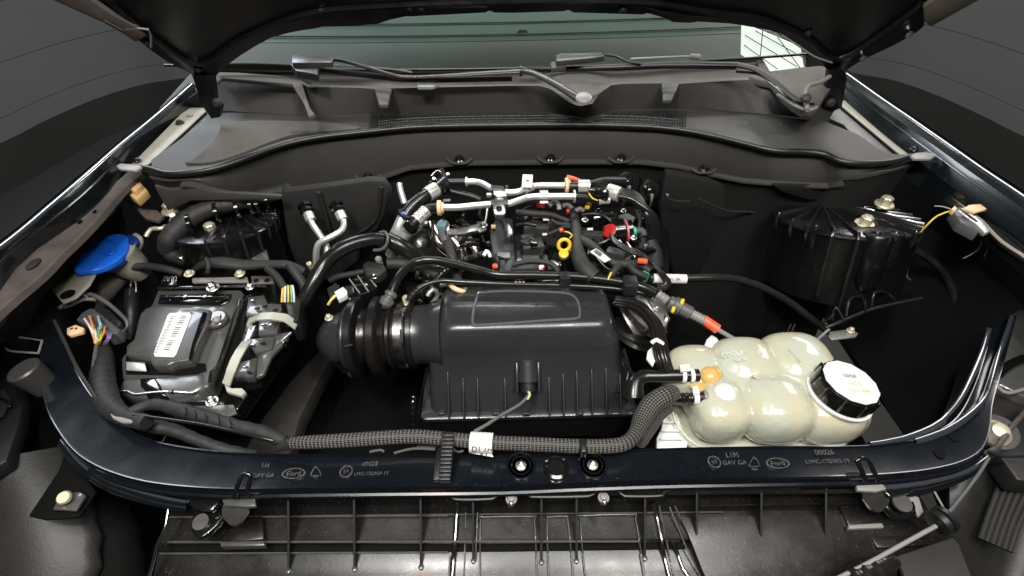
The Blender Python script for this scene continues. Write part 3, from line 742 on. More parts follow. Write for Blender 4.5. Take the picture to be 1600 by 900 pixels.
for px, py, r_ in ((148, 331, 2.2), (125, 347, 2.6), (52, 413, 7)):
    lathe('slot', V(px, py, 0.126), (0, 0, 1), [(0, 0.0014 * r_), (0.002, 0.0014 * r_), (0.0025, 0.001 * r_)], 'dark' if r_ < 5 else 'frame', ul, 10, sx=1.8)
ur = thing('inner_fender', 'black right inner fender with a purple-grey highlight along its flange', 'inner fender', V(1500, 330, 0.0), 'inner fenders')
OUT = [(1436, 250), (1470, 274), (1510, 304), (1560, 342), (1610, 378), (1720, 470), (1860, 600)]
INN = [(1440, 263), (1462, 282), (1500, 312), (1536, 342), (1570, 376), (1640, 430), (1780, 600)]
a1 = [V(p[0], p[1], 0.128) for p in smooth_poly(OUT, 3, False)]; a2 = [V(p[0], p[1], 0.12) for p in smooth_poly(INN, 3, False)]
sheet('flange', [[p + Vector((0.004, 0, -0.02)) for p in a1], a1, a2, [p + Vector((-0.003, 0, -0.012)) for p in a2]], 'plastic', ur, ang=25)
bm = bmesh.new(); add_tube(bm, [p + Vector((-0.004, 0, -0.003)) for p in a2], 0.0035, 6, 0.05); finish(bm, 'flange_highlight', 'rail', ur)  # pale tube stands in for the highlight along the flange
sheet('wall', [[p + Vector((-0.0025, 0, -0.013)) for p in a2], [p + Vector((0.08, 0, -0.02)) for p in a2], [p + Vector((0.10, -0.01, -0.2)) for p in a2], [p + Vector((0.08, -0.02, -0.62)) for p in a2]], 'firewall2', ur, ang=50)
# paneling between rail and bay at the rear corners
# ------------------------------------------------------------------ bay shell
fw = thing('firewall', 'dark insulated firewall behind the engine', 'firewall', (0, 1.25, 0))
def wally(name, pts, y0, m, bulge=0.0, th=0.02, bev=0.006, sm=0):
    return slab_y(name, pts, y0, th, m, fw, bev, sm)
# base sheet following the cowl
f0 = [p + Vector((0, 0.0, 0.02)) for p in bot_r]
sheet('panel', [f0, [p + Vector((0, 0.03, -0.2)) for p in bot_r], [p + Vector((0, -0.02, -0.6)) for p in bot_r]], 'firewall2', fw, ang=50)
wally('insulation_pad', [(436, 300), (446, 299), (520, 290), (575, 282), (600, 283), (612, 300), (600, 340), (590, 360), (560, 378), (560, 410), (520, 440), (470, 440), (448, 380)], 1.075, 'firewall', th=0.03, bev=0.012)
wally('insulation_pad', [(1040, 268), (1100, 278), (1150, 292), (1216, 300), (1222, 340), (1200, 420), (1160, 450), (1100, 455), (1050, 430), (1036, 380), (1030, 320)], 1.15, 'firewall2', th=0.03, bev=0.012)
wally('insulation_fold', [(1042, 276), (1090, 288), (1140, 298), (1146, 325), (1120, 330), (1100, 312), (1070, 318), (1046, 306)], 1.17, 'firewall2', th=0.04, bev=0.015, sm=2)
for pts in ([(1042, 309), (1056, 314), (1078, 314)], [(1090, 310), (1120, 323), (1140, 330), (1170, 331), (1200, 340)]):
    tube('pad_crease', [VY(p[0], p[1], 1.105) for p in pts], 0, 'firewall', fw, 6, rm=0.0025)
tube('pad_crease', [VY(p[0], p[1], 1.07) for p in ((498, 300), (510, 340), (520, 380))], 0, 'firewall', fw, 8, rm=0.006)
tube('pad_crease', [VY(p[0], p[1], 1.07) for p in ((596, 292), (590, 335), (575, 355), (545, 372))], 0, 'firewall', fw, 8, rm=0.004)
# side pieces of cowl (box sides)
slab_y('side_gusset', [(240, 290), (264, 296), (300, 292), (338, 300), (440, 306), (440, 312), (300, 314), (262, 330)], 1.03, 0.01, 'cowl', cowl, 0.003)
slab_y('side_gusset', [(1206, 288), (1290, 290), (1346, 286), (1352, 300), (1340, 318), (1260, 312), (1222, 300)], 1.06, 0.01, 'plastic', cowl, 0.004)
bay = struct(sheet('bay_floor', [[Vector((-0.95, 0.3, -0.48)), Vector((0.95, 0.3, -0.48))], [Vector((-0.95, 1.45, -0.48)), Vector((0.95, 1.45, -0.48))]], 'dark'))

# ------------------------------------------------------------------ radiator support
sup = thing('radiator_support', 'glossy blue-black radiator support spanning the front of the engine bay', 'radiator support', V(780, 735, 0))
inner = [(86, 505), (98, 535), (112, 562), (128, 590), (146, 617), (168, 642), (196, 666), (240, 688), (300, 700), (360, 706), (440, 710), (600, 711), (778, 713), (900, 708), (1040, 701), (1200, 698), (1330, 697), (1390, 693), (1440, 683), (1480, 664), (1502, 640), (1520, 604), (1535, 560), (1548, 508)]
outer = [(60, 503), (60, 545), (60, 600), (68, 640), (84, 672), (104, 700), (130, 722), (170, 741), (220, 755), (280, 763), (360, 767), (440, 766), (600, 764), (778, 762), (900, 757), (1040, 752), (1200, 749), (1330, 746), (1400, 742), (1460, 735), (1510, 722), (1540, 702), (1551, 670), (1554, 632), (1562, 600), (1576, 550), (1592, 490)]
def res(pl, n):
    L = [0]
    for a, b in zip(pl[:-1], pl[1:]): L.append(L[-1] + math.dist(a, b))
    out = []
    for k in range(n):
        s_ = L[-1] * k / (n - 1)
        for i in range(len(L) - 1):
            if s_ <= L[i+1] + 1e-6:
                t = (s_ - L[i]) / (L[i+1] - L[i]); out.append((pl[i][0] + (pl[i+1][0]-pl[i][0])*t, pl[i][1] + (pl[i+1][1]-pl[i][1])*t)); break
    return out
N = 140
I_ = [V(p[0], p[1], 0.0) for p in res(smooth_poly(inner, 3, False), N)]
O_ = [V(p[0], p[1], 0.0) for p in res(smooth_poly(outer, 3, False), N)]
def lerp(a, b, t): return a * (1 - t) + b * t
def dz(p, z): return p + Vector((0, 0, z))
def rowoff(t, z): return [dz(lerp(a, b, t), z) for a, b in zip(I_, O_)]
sheet('top_panel', [rowoff(-0.02, -0.09), rowoff(-0.01, -0.006), rowoff(0.015, 0.0035), rowoff(0.05, 0.004), rowoff(0.08, 0.0), rowoff(0.9, -0.001), rowoff(0.94, -0.0005), rowoff(0.975, -0.004), rowoff(1.0, -0.012), rowoff(1.0, -0.022)], 'paint', sup, ang=35)
LF = Vector((0.1, -0.75, 2.3))
bm = bmesh.new(); add_tube(bm, rowoff(1.0, -0.019)[18:-14], 0.0052, 8, 0.02); finish(bm, 'front_bead', 'paint', sup)
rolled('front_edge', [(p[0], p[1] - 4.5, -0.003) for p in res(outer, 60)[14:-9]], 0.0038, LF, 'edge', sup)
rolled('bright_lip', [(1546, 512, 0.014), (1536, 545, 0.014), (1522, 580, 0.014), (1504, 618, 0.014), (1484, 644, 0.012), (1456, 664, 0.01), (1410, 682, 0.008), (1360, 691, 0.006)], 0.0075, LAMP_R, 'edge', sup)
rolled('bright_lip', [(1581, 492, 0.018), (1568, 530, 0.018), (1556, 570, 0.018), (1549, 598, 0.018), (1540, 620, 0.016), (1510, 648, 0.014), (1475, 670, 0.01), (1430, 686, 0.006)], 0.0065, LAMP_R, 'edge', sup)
bm = bmesh.new(); add_tube(bm, [V(p[0], p[1], 0.01) for p in ((84, 500), (100, 532), (120, 574), (140, 606), (158, 634), (168, 648))], 0.003, 8, 0.02); finish(bm, 'ridge', 'frame', sup)
# panel seam + sunk fixings
slab('seam', [(776, 712), (779, 712), (780, 762), (777, 762)], 0.0016, 0.003, 'dark', sup, 0.0)
for x, y, k in ((814, 728, 1), (926, 727, 1), (869, 731, 0)):
    c = V(x, y, 0.001)
    if k:
        lathe('fixing_ring', c, (0, 0, 1), [(0, 0.0235), (0.002, 0.0235), (0.0035, 0.0215), (0.002, 0.0195), (0.0, 0.0195)], 'paint', sup, 28)
        lathe('fixing_ring', c, (0, 0, 1), [(0, 0.0165), (0.003, 0.0165), (0.0045, 0.0150), (0.003, 0.0135), (0.0, 0.0135)], 'gloss', sup, 28)
        hexbolt(x, y, 0.003, 9.0, 'steel', sup, tall=1.6)
    else:
        lathe('slot_rim', c, (0, 0, 1), [(-0.002, 0.0135), (0.003, 0.0135), (0.005, 0.0155), (0.003, 0.0195), (0.0, 0.020)], 'gloss', sup, 28, sx=1.0, cap=False)
        lathe('slot_hole', c + Vector((0, 0, 0.0004)), (0, 0, 1), [(0, 0.0133), (0.001, 0.0133)], 'dark', sup, 28)
for x, y, a in ((1468, 709, 30), (1490, 683, 20)):
    lathe('hole', V(x, y, 0.0004), (0, 0, 1), [(0, 0.008), (0.0012, 0.008)], 'dark', sup, 16)
# moulded writing
def T(s, x, y, sz): text('moulded_text', s, x, y, 0.0018, sz, 'lettering', sup, 0)
T('LH', 415, 727, 0.010); T('GAV GA', 411, 743, 0.0095); T('19', 586, 724, 0.010); T('00026', 578, 725, 0.0098); T('LMC-17D959-19', 580, 740, 0.0078)
T('L1M', 1144, 711, 0.012); T('GAV GA', 1148, 723, 0.0105); T('00026', 1288, 707, 0.0125); T('L1MC-17D902-19', 1293, 721, 0.0095); T('PP', 493, 745, 0.007); T('ABS', 1179, 733, 0.006)
for x, y in ((459, 740), (1215, 724)):
    lathe('oval_emblem', V(x, y, 0.0008), (0, 0, 1), [(0, 0.0165), (0.0014, 0.0160), (0.0014, 0.0140), (0, 0.0138)], 'lettering', sup, 28, sx=1.0, cap=False).scale = (1.15, 0.55, 1)
    text('emblem_script', 'Ford', x, y, 0.0016, 0.012, 'lettering', sup, 3)
for x, y in ((541, 737), (1116, 722)):
    lathe('round_stamp', V(x, y, 0.0008), (0, 0, 1), [(0, 0.0105), (0.0014, 0.0100), (0.0014, 0.0085), (0, 0.0083)], 'lettering', sup, 22, cap=False)
    text('stamp_mark', 'JM', x, y, 0.0016, 0.008, 'lettering', sup, 10)
for x, y in ((493, 737), (1178, 722)):
    bm = bmesh.new(); add_tube(bm, [V(x - 8, y + 6, 0.001), V(x, y - 8, 0.001), V(x + 9, y + 6, 0.001), V(x - 8, y + 6, 0.001)], 0.0007, 5, 0.01); finish(bm, 'triangle_mark', 'lettering', sup)
# ================================================================== LEFT SIDE OF THE BAY
def T_(name, lab, cat, px, py, z, group=None): return thing(name, lab, cat, V(px, py, z), group)
def mark(name, parent, px, py, z, w, h, m, ang=0, th=0.0015):
    return box(name, px, py, z, (w, h, th / mpp(V(px, py, z))), m, parent, Quaternion((0, 0, 1), R(ang)), 0.0)

# washer filler
wf = T_('washer_filler', 'cream washer fluid filler neck with a bright blue teardrop cap', 'washer filler', 190, 410, 0.0)
ax = Vector((-0.16, -0.12, 1)).normalized()
cN = V(188, 400, 0.0)
lathe('neck', cN, ax, [(-0.07, 0.022), (-0.04, 0.036), (-0.02, 0.039), (0.0, 0.040), (0.006, 0.042), (0.010, 0.042)], 'neck', wf, 28)
tube('filler_pipe', [(186, 425, -0.05), (150, 470, -0.13), (120, 520, -0.30)], 17, 'neck', wf, 16)
cap_px = [(115, 423), (120, 408), (134, 388), (152, 374), (172, 367), (186, 365), (197, 368), (201, 377), (199, 389), (190, 401), (172, 413), (150, 421), (130, 423)]
capt = slab('cap', [(p[0], p[1], 0.03 - 0.00022 * (p[0] - 160)) for p in smooth_poly(cap_px, 3)], 0, 0.014, 'blue', wf, 0.004, 3)
slab('cap_rim', [(p[0], p[1], 0.016 - 0.00022 * (p[0] - 160)) for p in smooth_poly([(118, 424), (160, 424), (196, 408), (206, 388), (204, 374), (196, 370), (150, 390)], 3)], 0, 0.008, 'bluedark', wf, 0.003)
slab('hinge_tab', [(190, 368), (204, 366), (215, 371), (216, 378), (208, 382), (198, 378)], 0.02, 0.008, 'bluedark', wf, 0.002, sm=2)
tube('hinge_lug', [(212, 368, 0.01), (219, 374, 0.01), (218, 384, 0.0), (213, 392, -0.01)], 4.5, 'neck', wf, 10)
bm = bmesh.new()
for q in range(3): add_tube(bm, [V(158 + q * 5, 397, 0.032), V(160 + q * 5, 391, 0.032), V(158 + q * 5, 386, 0.032)], 0.0012, 5)
add_tube(bm, [V(x_, y_, 0.031) for x_, y_ in ((150, 395), (156, 381), (174, 376), (180, 388), (172, 398), (150, 395))], 0.0013, 5, 0.01)
finish(bm, 'washer_symbol', 'blue', wf)

tn = T_('foam_block', 'tan folded foam block stuck under the left cowl corner', 'foam', 209, 296, 0.1)
slab('block', [(190, 289), (213, 275), (222, 288), (211, 299)], 0.11, 0.03, 'tan', tn, 0.003); slab('side', [(211, 299), (222, 288), (230, 297), (213, 312), (196, 300), (192, 291)], 0.098, 0.02, 'tan', tn, 0.002)
gs = T_('corner_gusset', 'dusty brown corner gusset below the tan foam block', 'bracket', 240, 320, 0.04)
slab('plate', [(222, 325), (245, 328), (256, 336), (246, 345), (226, 340), (205, 318), (190, 305)], 0.05, 0.01, 'railbrown', gs, 0.003)
lb = T_('body_bracket', 'cream body bracket with a round hole below the blue cap', 'bracket', 110, 450, -0.03)
slab('plate', [(80, 452), (118, 424), (152, 424), (140, 446), (118, 466), (98, 474)], 0.02, 0.004, 'neck', lb, 0.0015)
lathe('hole', V(106, 460, 0.0215), (0, 0, 1), [(0, 0.014), (0.001, 0.014)], 'dark', lb, 20)

# ---- towers
def lerp(a, b, t): return a * (1 - t) + b * t
def tower(px, py, z, r, lab, angs, tilt, hub_v, down):
    t = T_('strut_tower', lab, 'strut tower', px, py, z, 'strut towers')
    c = V(px, py, z); ax = Vector((0, tilt, 1)).normalized(); u = Vector((1, 0, 0)); v = ax.cross(u).normalized()
    lathe('housing', c, ax, [(-0.17, r * 0.97), (-0.10, r * 0.95), (-0.016, r * 0.955), (-0.008, r * 0.975), (-0.003, r * 0.965), (0.0, r * 0.93), (0.0015, r * 0.5), (0.006, r * 0.44), (0.007, r * 0.2)], 'tower', t, 64)
    hub = c + v * r * hub_v
    lathe('hub', hub, ax, [(0, 0.03), (0.010, 0.026), (0.014, 0.012)], 'gloss', t, 20)
    dn_ = lambda dl, q: dl[q] if q < len(dl) else 0.02
    def at(th, k, h): return c + (u * math.cos(R(th)) + v * math.sin(R(th))) * r * k + ax * h
    for i, th in enumerate(angs):
        P = at(th, 0.97, 0.010); a = hub + (P - hub) * 0.16 + ax * 0.008
        w = (P - hub).cross(ax).normalized() * 0.0032; ko = 1.05 if dn_(down, i) > 0.1 else 0.99
        dn = down[i] if i < len(down) else 0.02
        prof_ = [a, P, at(th, ko - 0.005, -0.004), at(th, ko, -dn), at(th, 0.94, -dn - 0.02), at(th, 0.93, -0.004), a - ax * 0.008]
        bm = bmesh.new(); add_prism(bm, [p - w for p in prof_], w * 2); bevel(bm, 0.0009, 1); finish(bm, 'rib', 'tower_rib', t)
    return t, at, ax
rT, atR, axR = tower(1320, 339, 0.035, 0.158, 'tall glossy black strut tower on the right side with radial ribs and two pale bolts',
    [-150, -166, -130, -113, -34, -20, -48, -62, -6, 9, 172], 0.33, 0.62, [0.02, 0.02, 0.15, 0.17])
hexbolt(1381, 320, 0.06, 14, 'zinc', rT, tall=1.5); hexbolt(atR(-88, 0.42, 0.002), 0, 0, 14.5, 'zinc', rT, tall=1.5)
for th, r_, ln in ((-96, 0.030, 0.13), (-79, 0.017, 0.09), (-146, 0.016, 0.06)):
    lathe('boss', atR(th, 0.88, 0.004), axR, [(-ln, r_ * 0.7), (-ln + 0.02, r_), (-0.006, r_), (0.0, r_ * 0.9), (0.001, r_ * 0.4), (-0.003, r_ * 0.3)], 'tower', rT, 20)
for th, dn in ():
    bm = bmesh.new(); add_box(bm, atR(th, 0.97, -dn), (0.035, 0.012, 0.03), rz(-30, 20), 0.004); finish(bm, 'pocket', 'gloss', rT)
slab_y('back_fin', [(1300, 314), (1304, 300), (1318, 296), (1322, 314)], 1.16, 0.01, 'gloss', rT, 0.002)
slab_y('back_ridge', [(1218, 318), (1284, 299), (1296, 297), (1298, 303), (1350, 306), (1352, 312)], 1.18, 0.012, 'gloss', rT, 0.002)
lT, atL, axL = tower(352, 348, 0.02, 0.125, 'glossy black strut tower on the left side half hidden by the taped harness loop',
    [-30, -14, 2, 16, -48, -66, -84, 30, 150, 165], 0.22, 0.45, [0.06, 0.02, 0.02, 0.02, 0.07, 0.06])
hexbolt(268, 330, 0.035, 14, 'zinc', lT, tall=1.5); hexbolt(331, 361, 0.028, 13.5, 'zinc', lT, tall=1.5)
slab('plateau', [(234, 348), (262, 322), (300, 312), (320, 322), (300, 345), (262, 352)], 0.018, 0.02, 'gloss', lT, 0.003)
slab('bright_boss', [(402, 358), (418, 350), (426, 354), (412, 364)], 0.01, 0.01, 'module', lT, 0.003)
slab('shelf', [(388, 404), (402, 384), (416, 388), (420, 408)], -0.02, 0.03, 'module', lT, 0.003)
# small clips near tower
cp = T_('cable_clip', 'dirty cream cable clip beside the left strut bolt', 'clip', 240, 358, 0.02)
tube('arm', [(228, 370, 0.01), (236, 358, 0.02), (252, 357, 0.02), (258, 353, 0.02)], 3.5, 'zinc', cp, 8)
lathe('stud', V(275, 345, 0.03), (0, -0.1, 1), [(0, 0.014), (0.006, 0.013), (0.008, 0.008), (0.018, 0.007)], 'zinc', cp, 12)
bs = T_('battery_stud', 'small bright stud standing between the two left strut bolts', 'stud', 316, 348, 0.03)
lathe('post', V(316, 348, 0.025), (0, 0, 1), [(0, 0.008), (0.008, 0.007), (0.010, 0.003)], 'steel', bs, 10)

# ---- harness loop on left
hl = T_('taped_harness', 'thick taped wiring loop curling round the left strut tower', 'wiring harness', 290, 350, 0.06)
tube('trunk', [(452, 294, 0.05), (430, 302, 0.055), (400, 310, 0.06), (365, 318, 0.065), (335, 324, 0.065), (305, 336, 0.06), (284, 352, 0.05), (266, 372, 0.035), (262, 388, 0.01), (272, 400, -0.01), (290, 408, -0.03), (305, 416, -0.05)], [13, 13, 13, 12, 13, 15, 16, 15, 13, 11, 9, 7], 'tape', hl, 14, corr=(0.022, 0.05))
for p, q in (((372, 314, .068), (366, 322, .068)), ((392, 309, .065), (388, 317, .065)), ((398, 307, .065), (402, 318, .065)), ((340, 320, .072), (334, 328, .072)), ((298, 339, .07), (292, 346, .065)), ((418, 303, .062), (413, 310, .06))):
    a, b = V(*p), V(*q); d = Vector((b.x - a.x, 0.0, 0)); 
    c = (a + b) / 2 - Vector((0, 0, 0.016))
    lathe('tie', c, Vector((-0.95, -0.35, -0.05)), [(-0.004, 0.024), (-0.004, 0.0275), (0.004, 0.0275), (0.004, 0.024)], 'gloss', hl, 16)
tube('bright_sleeve', [(268, 393, 0.0), (280, 402, -0.01), (296, 410, -0.02), (310, 415, -0.03)], 3, 'steel', hl, 8, corr=(0.012, 0.25))
cf = T_('cloth_wrap', 'loose folded black cloth wrap above the control module', 'cloth wrap', 345, 415, 0.0)
tube('bundle', [(300, 424, -0.03), (320, 412, 0.0), (345, 410, 0.01), (380, 414, 0.0), (420, 413, 0.0), (450, 414, 0.0), (474, 424, -0.02)], [5, 9, 11, 10, 8, 8, 7], 'tape', cf, 14, flat=0.7)
tube('fold', [(322, 404, 0.02), (326, 415, 0.015), (324, 426, 0.0)], 3.5, 'tape', cf, 8)
tube('branch', [(452, 414, 0.01), (462, 428, 0.0), (474, 445, -0.02), (478, 470, -0.05)], 7, 'tape', cf, 12)
tube('branch', [(418, 420, 0.01), (432, 432, 0.01), (444, 450, 0.0)], 6, 'tape', cf, 12)
tube('branch', [(196, 418, -0.02), (230, 416, -0.02), (262, 421, -0.02), (286, 428, -0.03)], 6, 'tape', cf, 10)
for i, (c_, dx) in enumerate((('wire_y', 0), ('wire_w', 4), ('wire_y', 8), ('wire_g', 12), ('wire_w', 15), ('wire_o', 1.5))):
    tube('wire', [(442 + dx, 446, 0.004), (441 + dx * 1.2, 458, -0.004), (440 + dx * 1.3, 472, -0.02)], 1.5, c_, cf, 6)

# ---- control module
cm = T_('control_module', 'satin black engine control module with a white barcode label', 'control module', 290, 520, -0.05)
slab('tray', [(236, 446), (300, 432), (430, 430), (470, 470), (470, 500), (446, 540), (400, 600), (372, 640), (300, 645), (186, 620), (184, 580)], -0.105, 0.04, 'gloss', cm, 0.006)
slab('housing', [(246, 452), (376, 452), (381, 460), (374, 486), (362, 520), (348, 556), (332, 592), (326, 604), (300, 610), (240, 606), (190, 592), (188, 560), (208, 536), (214, 500), (236, 476)], -0.055, 0.045, 'module', cm, 0.006, 3)
slab('raised_cover', [(228, 480), (252, 477), (300, 479), (330, 483), (326, 500), (312, 528), (298, 562), (270, 566), (262, 571), (238, 571), (232, 560), (196, 554), (196, 540), (208, 530), (214, 506), (218, 490)], -0.028, 0.03, 'module', cm, 0.007, 3)
slab('top_recess', [(250, 460), (362, 459), (358, 470), (346, 476), (246, 474)], -0.05, 0.004, 'gloss', cm, 0.002)
tube('groove', [(250, 464, -0.047), (270, 464, -0.047), (310, 464, -0.047), (358, 464, -0.047)], 1.8, 'silver', cm, 8)
for x in (261, 290, 321, 357): lathe('groove_dot', V(x, 464, -0.047), (0, 0, 1), [(0, 0.005), (0.003, 0.004)], 'silver', cm, 10)
bm = bmesh.new(); add_tube(bm, [V(320, 490, -0.026), V(314, 508, -0.026), V(304, 536, -0.026), V(297, 562, -0.028)], [0.005, 0.005, 0.004, 0.003], 8); finish(bm, 'ridge', 'gloss', cm)
bm = bmesh.new(); add_tube(bm, [V(x, y, -0.042) for x, y in ((374, 470), (366, 494), (356, 524), (348, 550), (340, 572), (330, 582), (328, 600))], 0.0035, 8, 0.015); finish(bm, 'ridge', 'silver', cm)
bm = bmesh.new(); add_tube(bm, [V(x, y, -0.05) for x, y in ((382, 462), (374, 494), (364, 524), (354, 552), (346, 576), (336, 604))], 0.003, 8, 0.015); finish(bm, 'ridge', 'gloss', cm)
lathe('boss', V(339, 501, -0.048), (0, 0, 1), [(0, 0.025), (0.006, 0.024), (0.010, 0.020), (0.010, 0.013), (0.014, 0.012)], 'module', cm, 28)
lathe('screw', V(339, 501, -0.033), (0, 0, 1), [(0, 0.009), (0.005, 0.0088), (0.007, 0.006), (0.005, 0.004)], 'greylight', cm, 20)
slab('front_channel', [(196, 556), (232, 560), (240, 573), (262, 573), (272, 568), (320, 567), (322, 578), (300, 586), (196, 584)], -0.051, 0.003, 'dark', cm, 0.001)
slab('channel_plate', [(197, 565), (226, 566), (229, 580), (197, 578)], -0.040, 0.003, 'alu', cm, 0.0008)
slab('front_lobe', [(188, 590), (240, 586), (318, 580), (322, 600), (306, 614), (250, 618), (200, 620), (184, 612)], -0.05, 0.05, 'lobe', cm, 0.012, 4)
slab('front_lobe_cover', [(212, 588), (246, 586), (256, 600), (262, 618), (228, 620), (214, 606)], -0.0485, 0.048, 'gloss', cm, 0.011, 4)
bm = bmesh.new(); add_tube(bm, [V(x, y, -0.046) for x, y in ((186, 612), (200, 611), (210, 616), (240, 613), (266, 612), (300, 614), (310, 609))], 0.002, 6, 0.01); finish(bm, 'piping', 'steel', cm)
lathe('rivet', V(267, 612, -0.044), (0, 0, 1), [(0, 0.005), (0.003, 0.0035)], 'gloss', cm, 12)
# label with print
slab('label', smooth_poly([(266, 489), (296, 488), (299, 493), (275, 554), (271, 558), (242, 557), (240, 552), (262, 492)], 1), -0.0265, 0.0008, 'white', cm, 0.0)
bm = bmesh.new()
random.seed(3)
for k in range(20):
    t = k / 19.0
    x = 282 - 28 * t + 5; y = 495 + 54 * t
    if k % 7 == 5: continue
    a = V(x - 4.5, y, -0.0263); b = V(x + 4.0, y + 0.2, -0.0263)
    add_box(bm, (a + b) / 2, ((b - a).length, 0.0012 if k % 3 else 0.0022, 0.0006))
for k in range(24):
    t = k / 23.0
    x = 270 - 27 * t + random.uniform(-1, 1); y = 495 + 56 * t
    add_box(bm, V(x, y, -0.0263), (0.005 + 0.006 * random.random(), 0.0009, 0.0006))
o = finish(bm, 'label_print', 'ink', cm); o['kind'] = 'stuff'
# fixings
for x, y, r_ in ((333, 450, 10), (391, 449, 7), (332, 628, 10)): hexbolt(x, y, -0.03 if y < 500 else -0.06, r_, 'steel', cm, tall=1.4)
tube('strap_bar', [(248, 450, -0.042), (290, 449, -0.04), (380, 447, -0.036), (416, 447, -0.036)], 2.2, 'steel', cm, 8)
tube('strap_bar', [(276, 628, -0.072), (300, 628, -0.07), (328, 628, -0.065)], 2.4, 'steel', cm, 8)
slab('strap_plate', [(300, 634), (365, 632), (370, 646), (352, 652), (316, 644)], -0.08, 0.004, 'lobe', cm, 0.001)
slab('bracket_plate', [(392, 431), (426, 431), (428, 443), (394, 444)], -0.02, 0.003, 'railbrown', cm, 0.001)
for x in (400, 417): lathe('bracket_hole', V(x, 438, -0.0185), (0, 0, 1), [(0, 0.006), (0.0008, 0.006)], 'dark', cm, 14)
slab('bracket_bar', [(300, 434), (386, 432), (388, 440), (300, 441)], -0.026, 0.006, 'greylight', cm, 0.0015)
slab('bracket_plate', [(254, 430), (278, 430), (276, 446), (250, 446)], -0.03, 0.004, 'gloss', cm, 0.001)
for x in (260, 267, 274): tube('slot_frame', [(x - 3, 440, -0.026), (x - 2, 433, -0.026), (x + 2, 433, -0.026), (x + 1, 440, -0.026)], 0.8, 'steel', cm, 6)
hexbolt(296, 428, -0.015, 8, 'zinc', cm); hexbolt(375, 428, -0.01, 8, 'zinc', cm)
# connector bank
cb = T_('connector_bank', 'black connector bank with two ivory locking levers beside the module', 'connector', 410, 520, -0.05)
slab('body', [(386, 462), (414, 458), (420, 470), (452, 474), (456, 500), (448, 528), (420, 552), (404, 590), (362, 598), (352, 590), (364, 556), (376, 520), (380, 490)], -0.06, 0.05, 'gloss', cb, 0.004)
for pts, z in (([(388, 464), (412, 461), (418, 474), (440, 475), (438, 492), (384, 494)], -0.045), ([(404, 500), (440, 500), (432, 520), (404, 524)], -0.045), ([(384, 530), (430, 526), (424, 545), (398, 552)], -0.05), ([(376, 566), (402, 558), (396, 588), (366, 590)], -0.05)):
    slab('shell', pts, z, 0.02, 'module', cb, 0.0015)
for x, y in ((396, 470), (402, 482), (412, 508), (424, 508), (396, 540), (410, 536), (384, 574), (390, 582), (414, 478), (430, 484)):
    box('latch', x, y, -0.04, (7, 3, 4), 'plastic' if (x // 2) % 2 else 'steel', cb, rz(random.uniform(-25, 10)), 0.0005)
def strip(name, pts, wpx, m, par, th=0.004):
    P = [V(*p) for p in pts]
    P = [a_ + (b_ - a_) * t_ for a_, b_ in zip(P[:-1], P[1:]) for t_ in (0.06, 0.5, 0.94)]
    rows = [[], []]
    for i, p in enumerate(P):
        d = P[min(i + 1, len(P) - 1)] - P[max(i - 1, 0)]; d.z = 0; d.normalize()
        n_ = Vector((-d.y, d.x, 0)) * wpx * mpp(p) * 0.5
        rows[0].append(p + n_); rows[1].append(p - n_)
    return sheet(name, rows, m, par, th, ang=30)
strip('lever', [(388, 512, -0.035), (392, 500, -0.02), (404, 494, -0.005), (425, 493, 0.0), (446, 496, -0.005), (464, 509, -0.03)], 15, 'ivory', cb)
strip('lever', [(386, 532, -0.03), (377, 544, -0.015), (368, 560, -0.01), (360, 580, -0.012), (352, 602, -0.03)], 15, 'ivory', cb)
slab('lever_end', [(350, 600), (362, 606), (378, 606), (384, 612), (376, 618), (354, 612)], -0.045, 0.01, 'ivory', cb, 0.002)
tube('edge_flange', [(456, 520, -0.05), (444, 530, -0.055), (430, 545, -0.06), (418, 565, -0.07), (410, 584, -0.08), (396, 592, -0.085)], 2.0, 'steel', cb, 6)
slab('ribbed_skirt', [(430, 522), (454, 518), (446, 534), (424, 556), (412, 584), (400, 590), (402, 560)], -0.056, 0.01, 'lobe', cb, 0.002)
slab('hook', [(440, 532), (448, 532), (448, 540), (442, 541)], -0.055, 0.008, 'gloss', cb, 0.001)
slab('wire_shroud', [(444, 462), (460, 458), (470, 470), (466, 500), (452, 506), (448, 484)], -0.02, 0.06, 'plastic', cb, 0.004)

# ---- open harness connector
hc = T_('harness_connector', 'open grey harness connector with coloured wires left of the module', 'connector', 145, 490, -0.02)
tube('shell_rim', [(92, 482, 0.0), (104, 473, 0.0), (120, 463, 0.0), (140, 460, 0.0), (156, 466, 0.0), (176, 480, -0.01), (198, 502, -0.02), (196, 514, -0.03), (180, 528, -0.04), (166, 536, -0.05)], [3, 3.4, 3.4, 3.4, 3.4, 3, 2.6, 2.6, 2.6, 2.6], 'grey_pl', hc, 8)
tube('shell_rim', [(92, 482, -0.006), (112, 476, -0.006), (130, 468, -0.006), (148, 468, -0.006)], 3, 'greylight', hc, 8)
tube('rib', [(100, 478, 0.0), (108, 470, 0.003), (114, 474, 0.0)], 2, 'greylight', hc, 6); tube('rib', [(122, 466, 0.0), (128, 460, 0.003), (136, 464, 0.0)], 2, 'greylight', hc, 6)
slab('body', [(118, 500), (128, 488), (140, 481), (158, 484), (176, 498), (190, 506), (184, 520), (166, 526), (150, 516), (134, 506)], -0.02, 0.03, 'grey_pl', hc, 0.003)
slab('inner', [(150, 474), (170, 484), (190, 504), (182, 508), (162, 492), (146, 482)], -0.006, 0.01, 'plastic', hc, 0.002)
for i in range(5): box('tooth', 158 + i * 7, 488 + i * 5.5, -0.006, (5, 5, 6), 'plastic', hc, rz(-30), 0.0008)
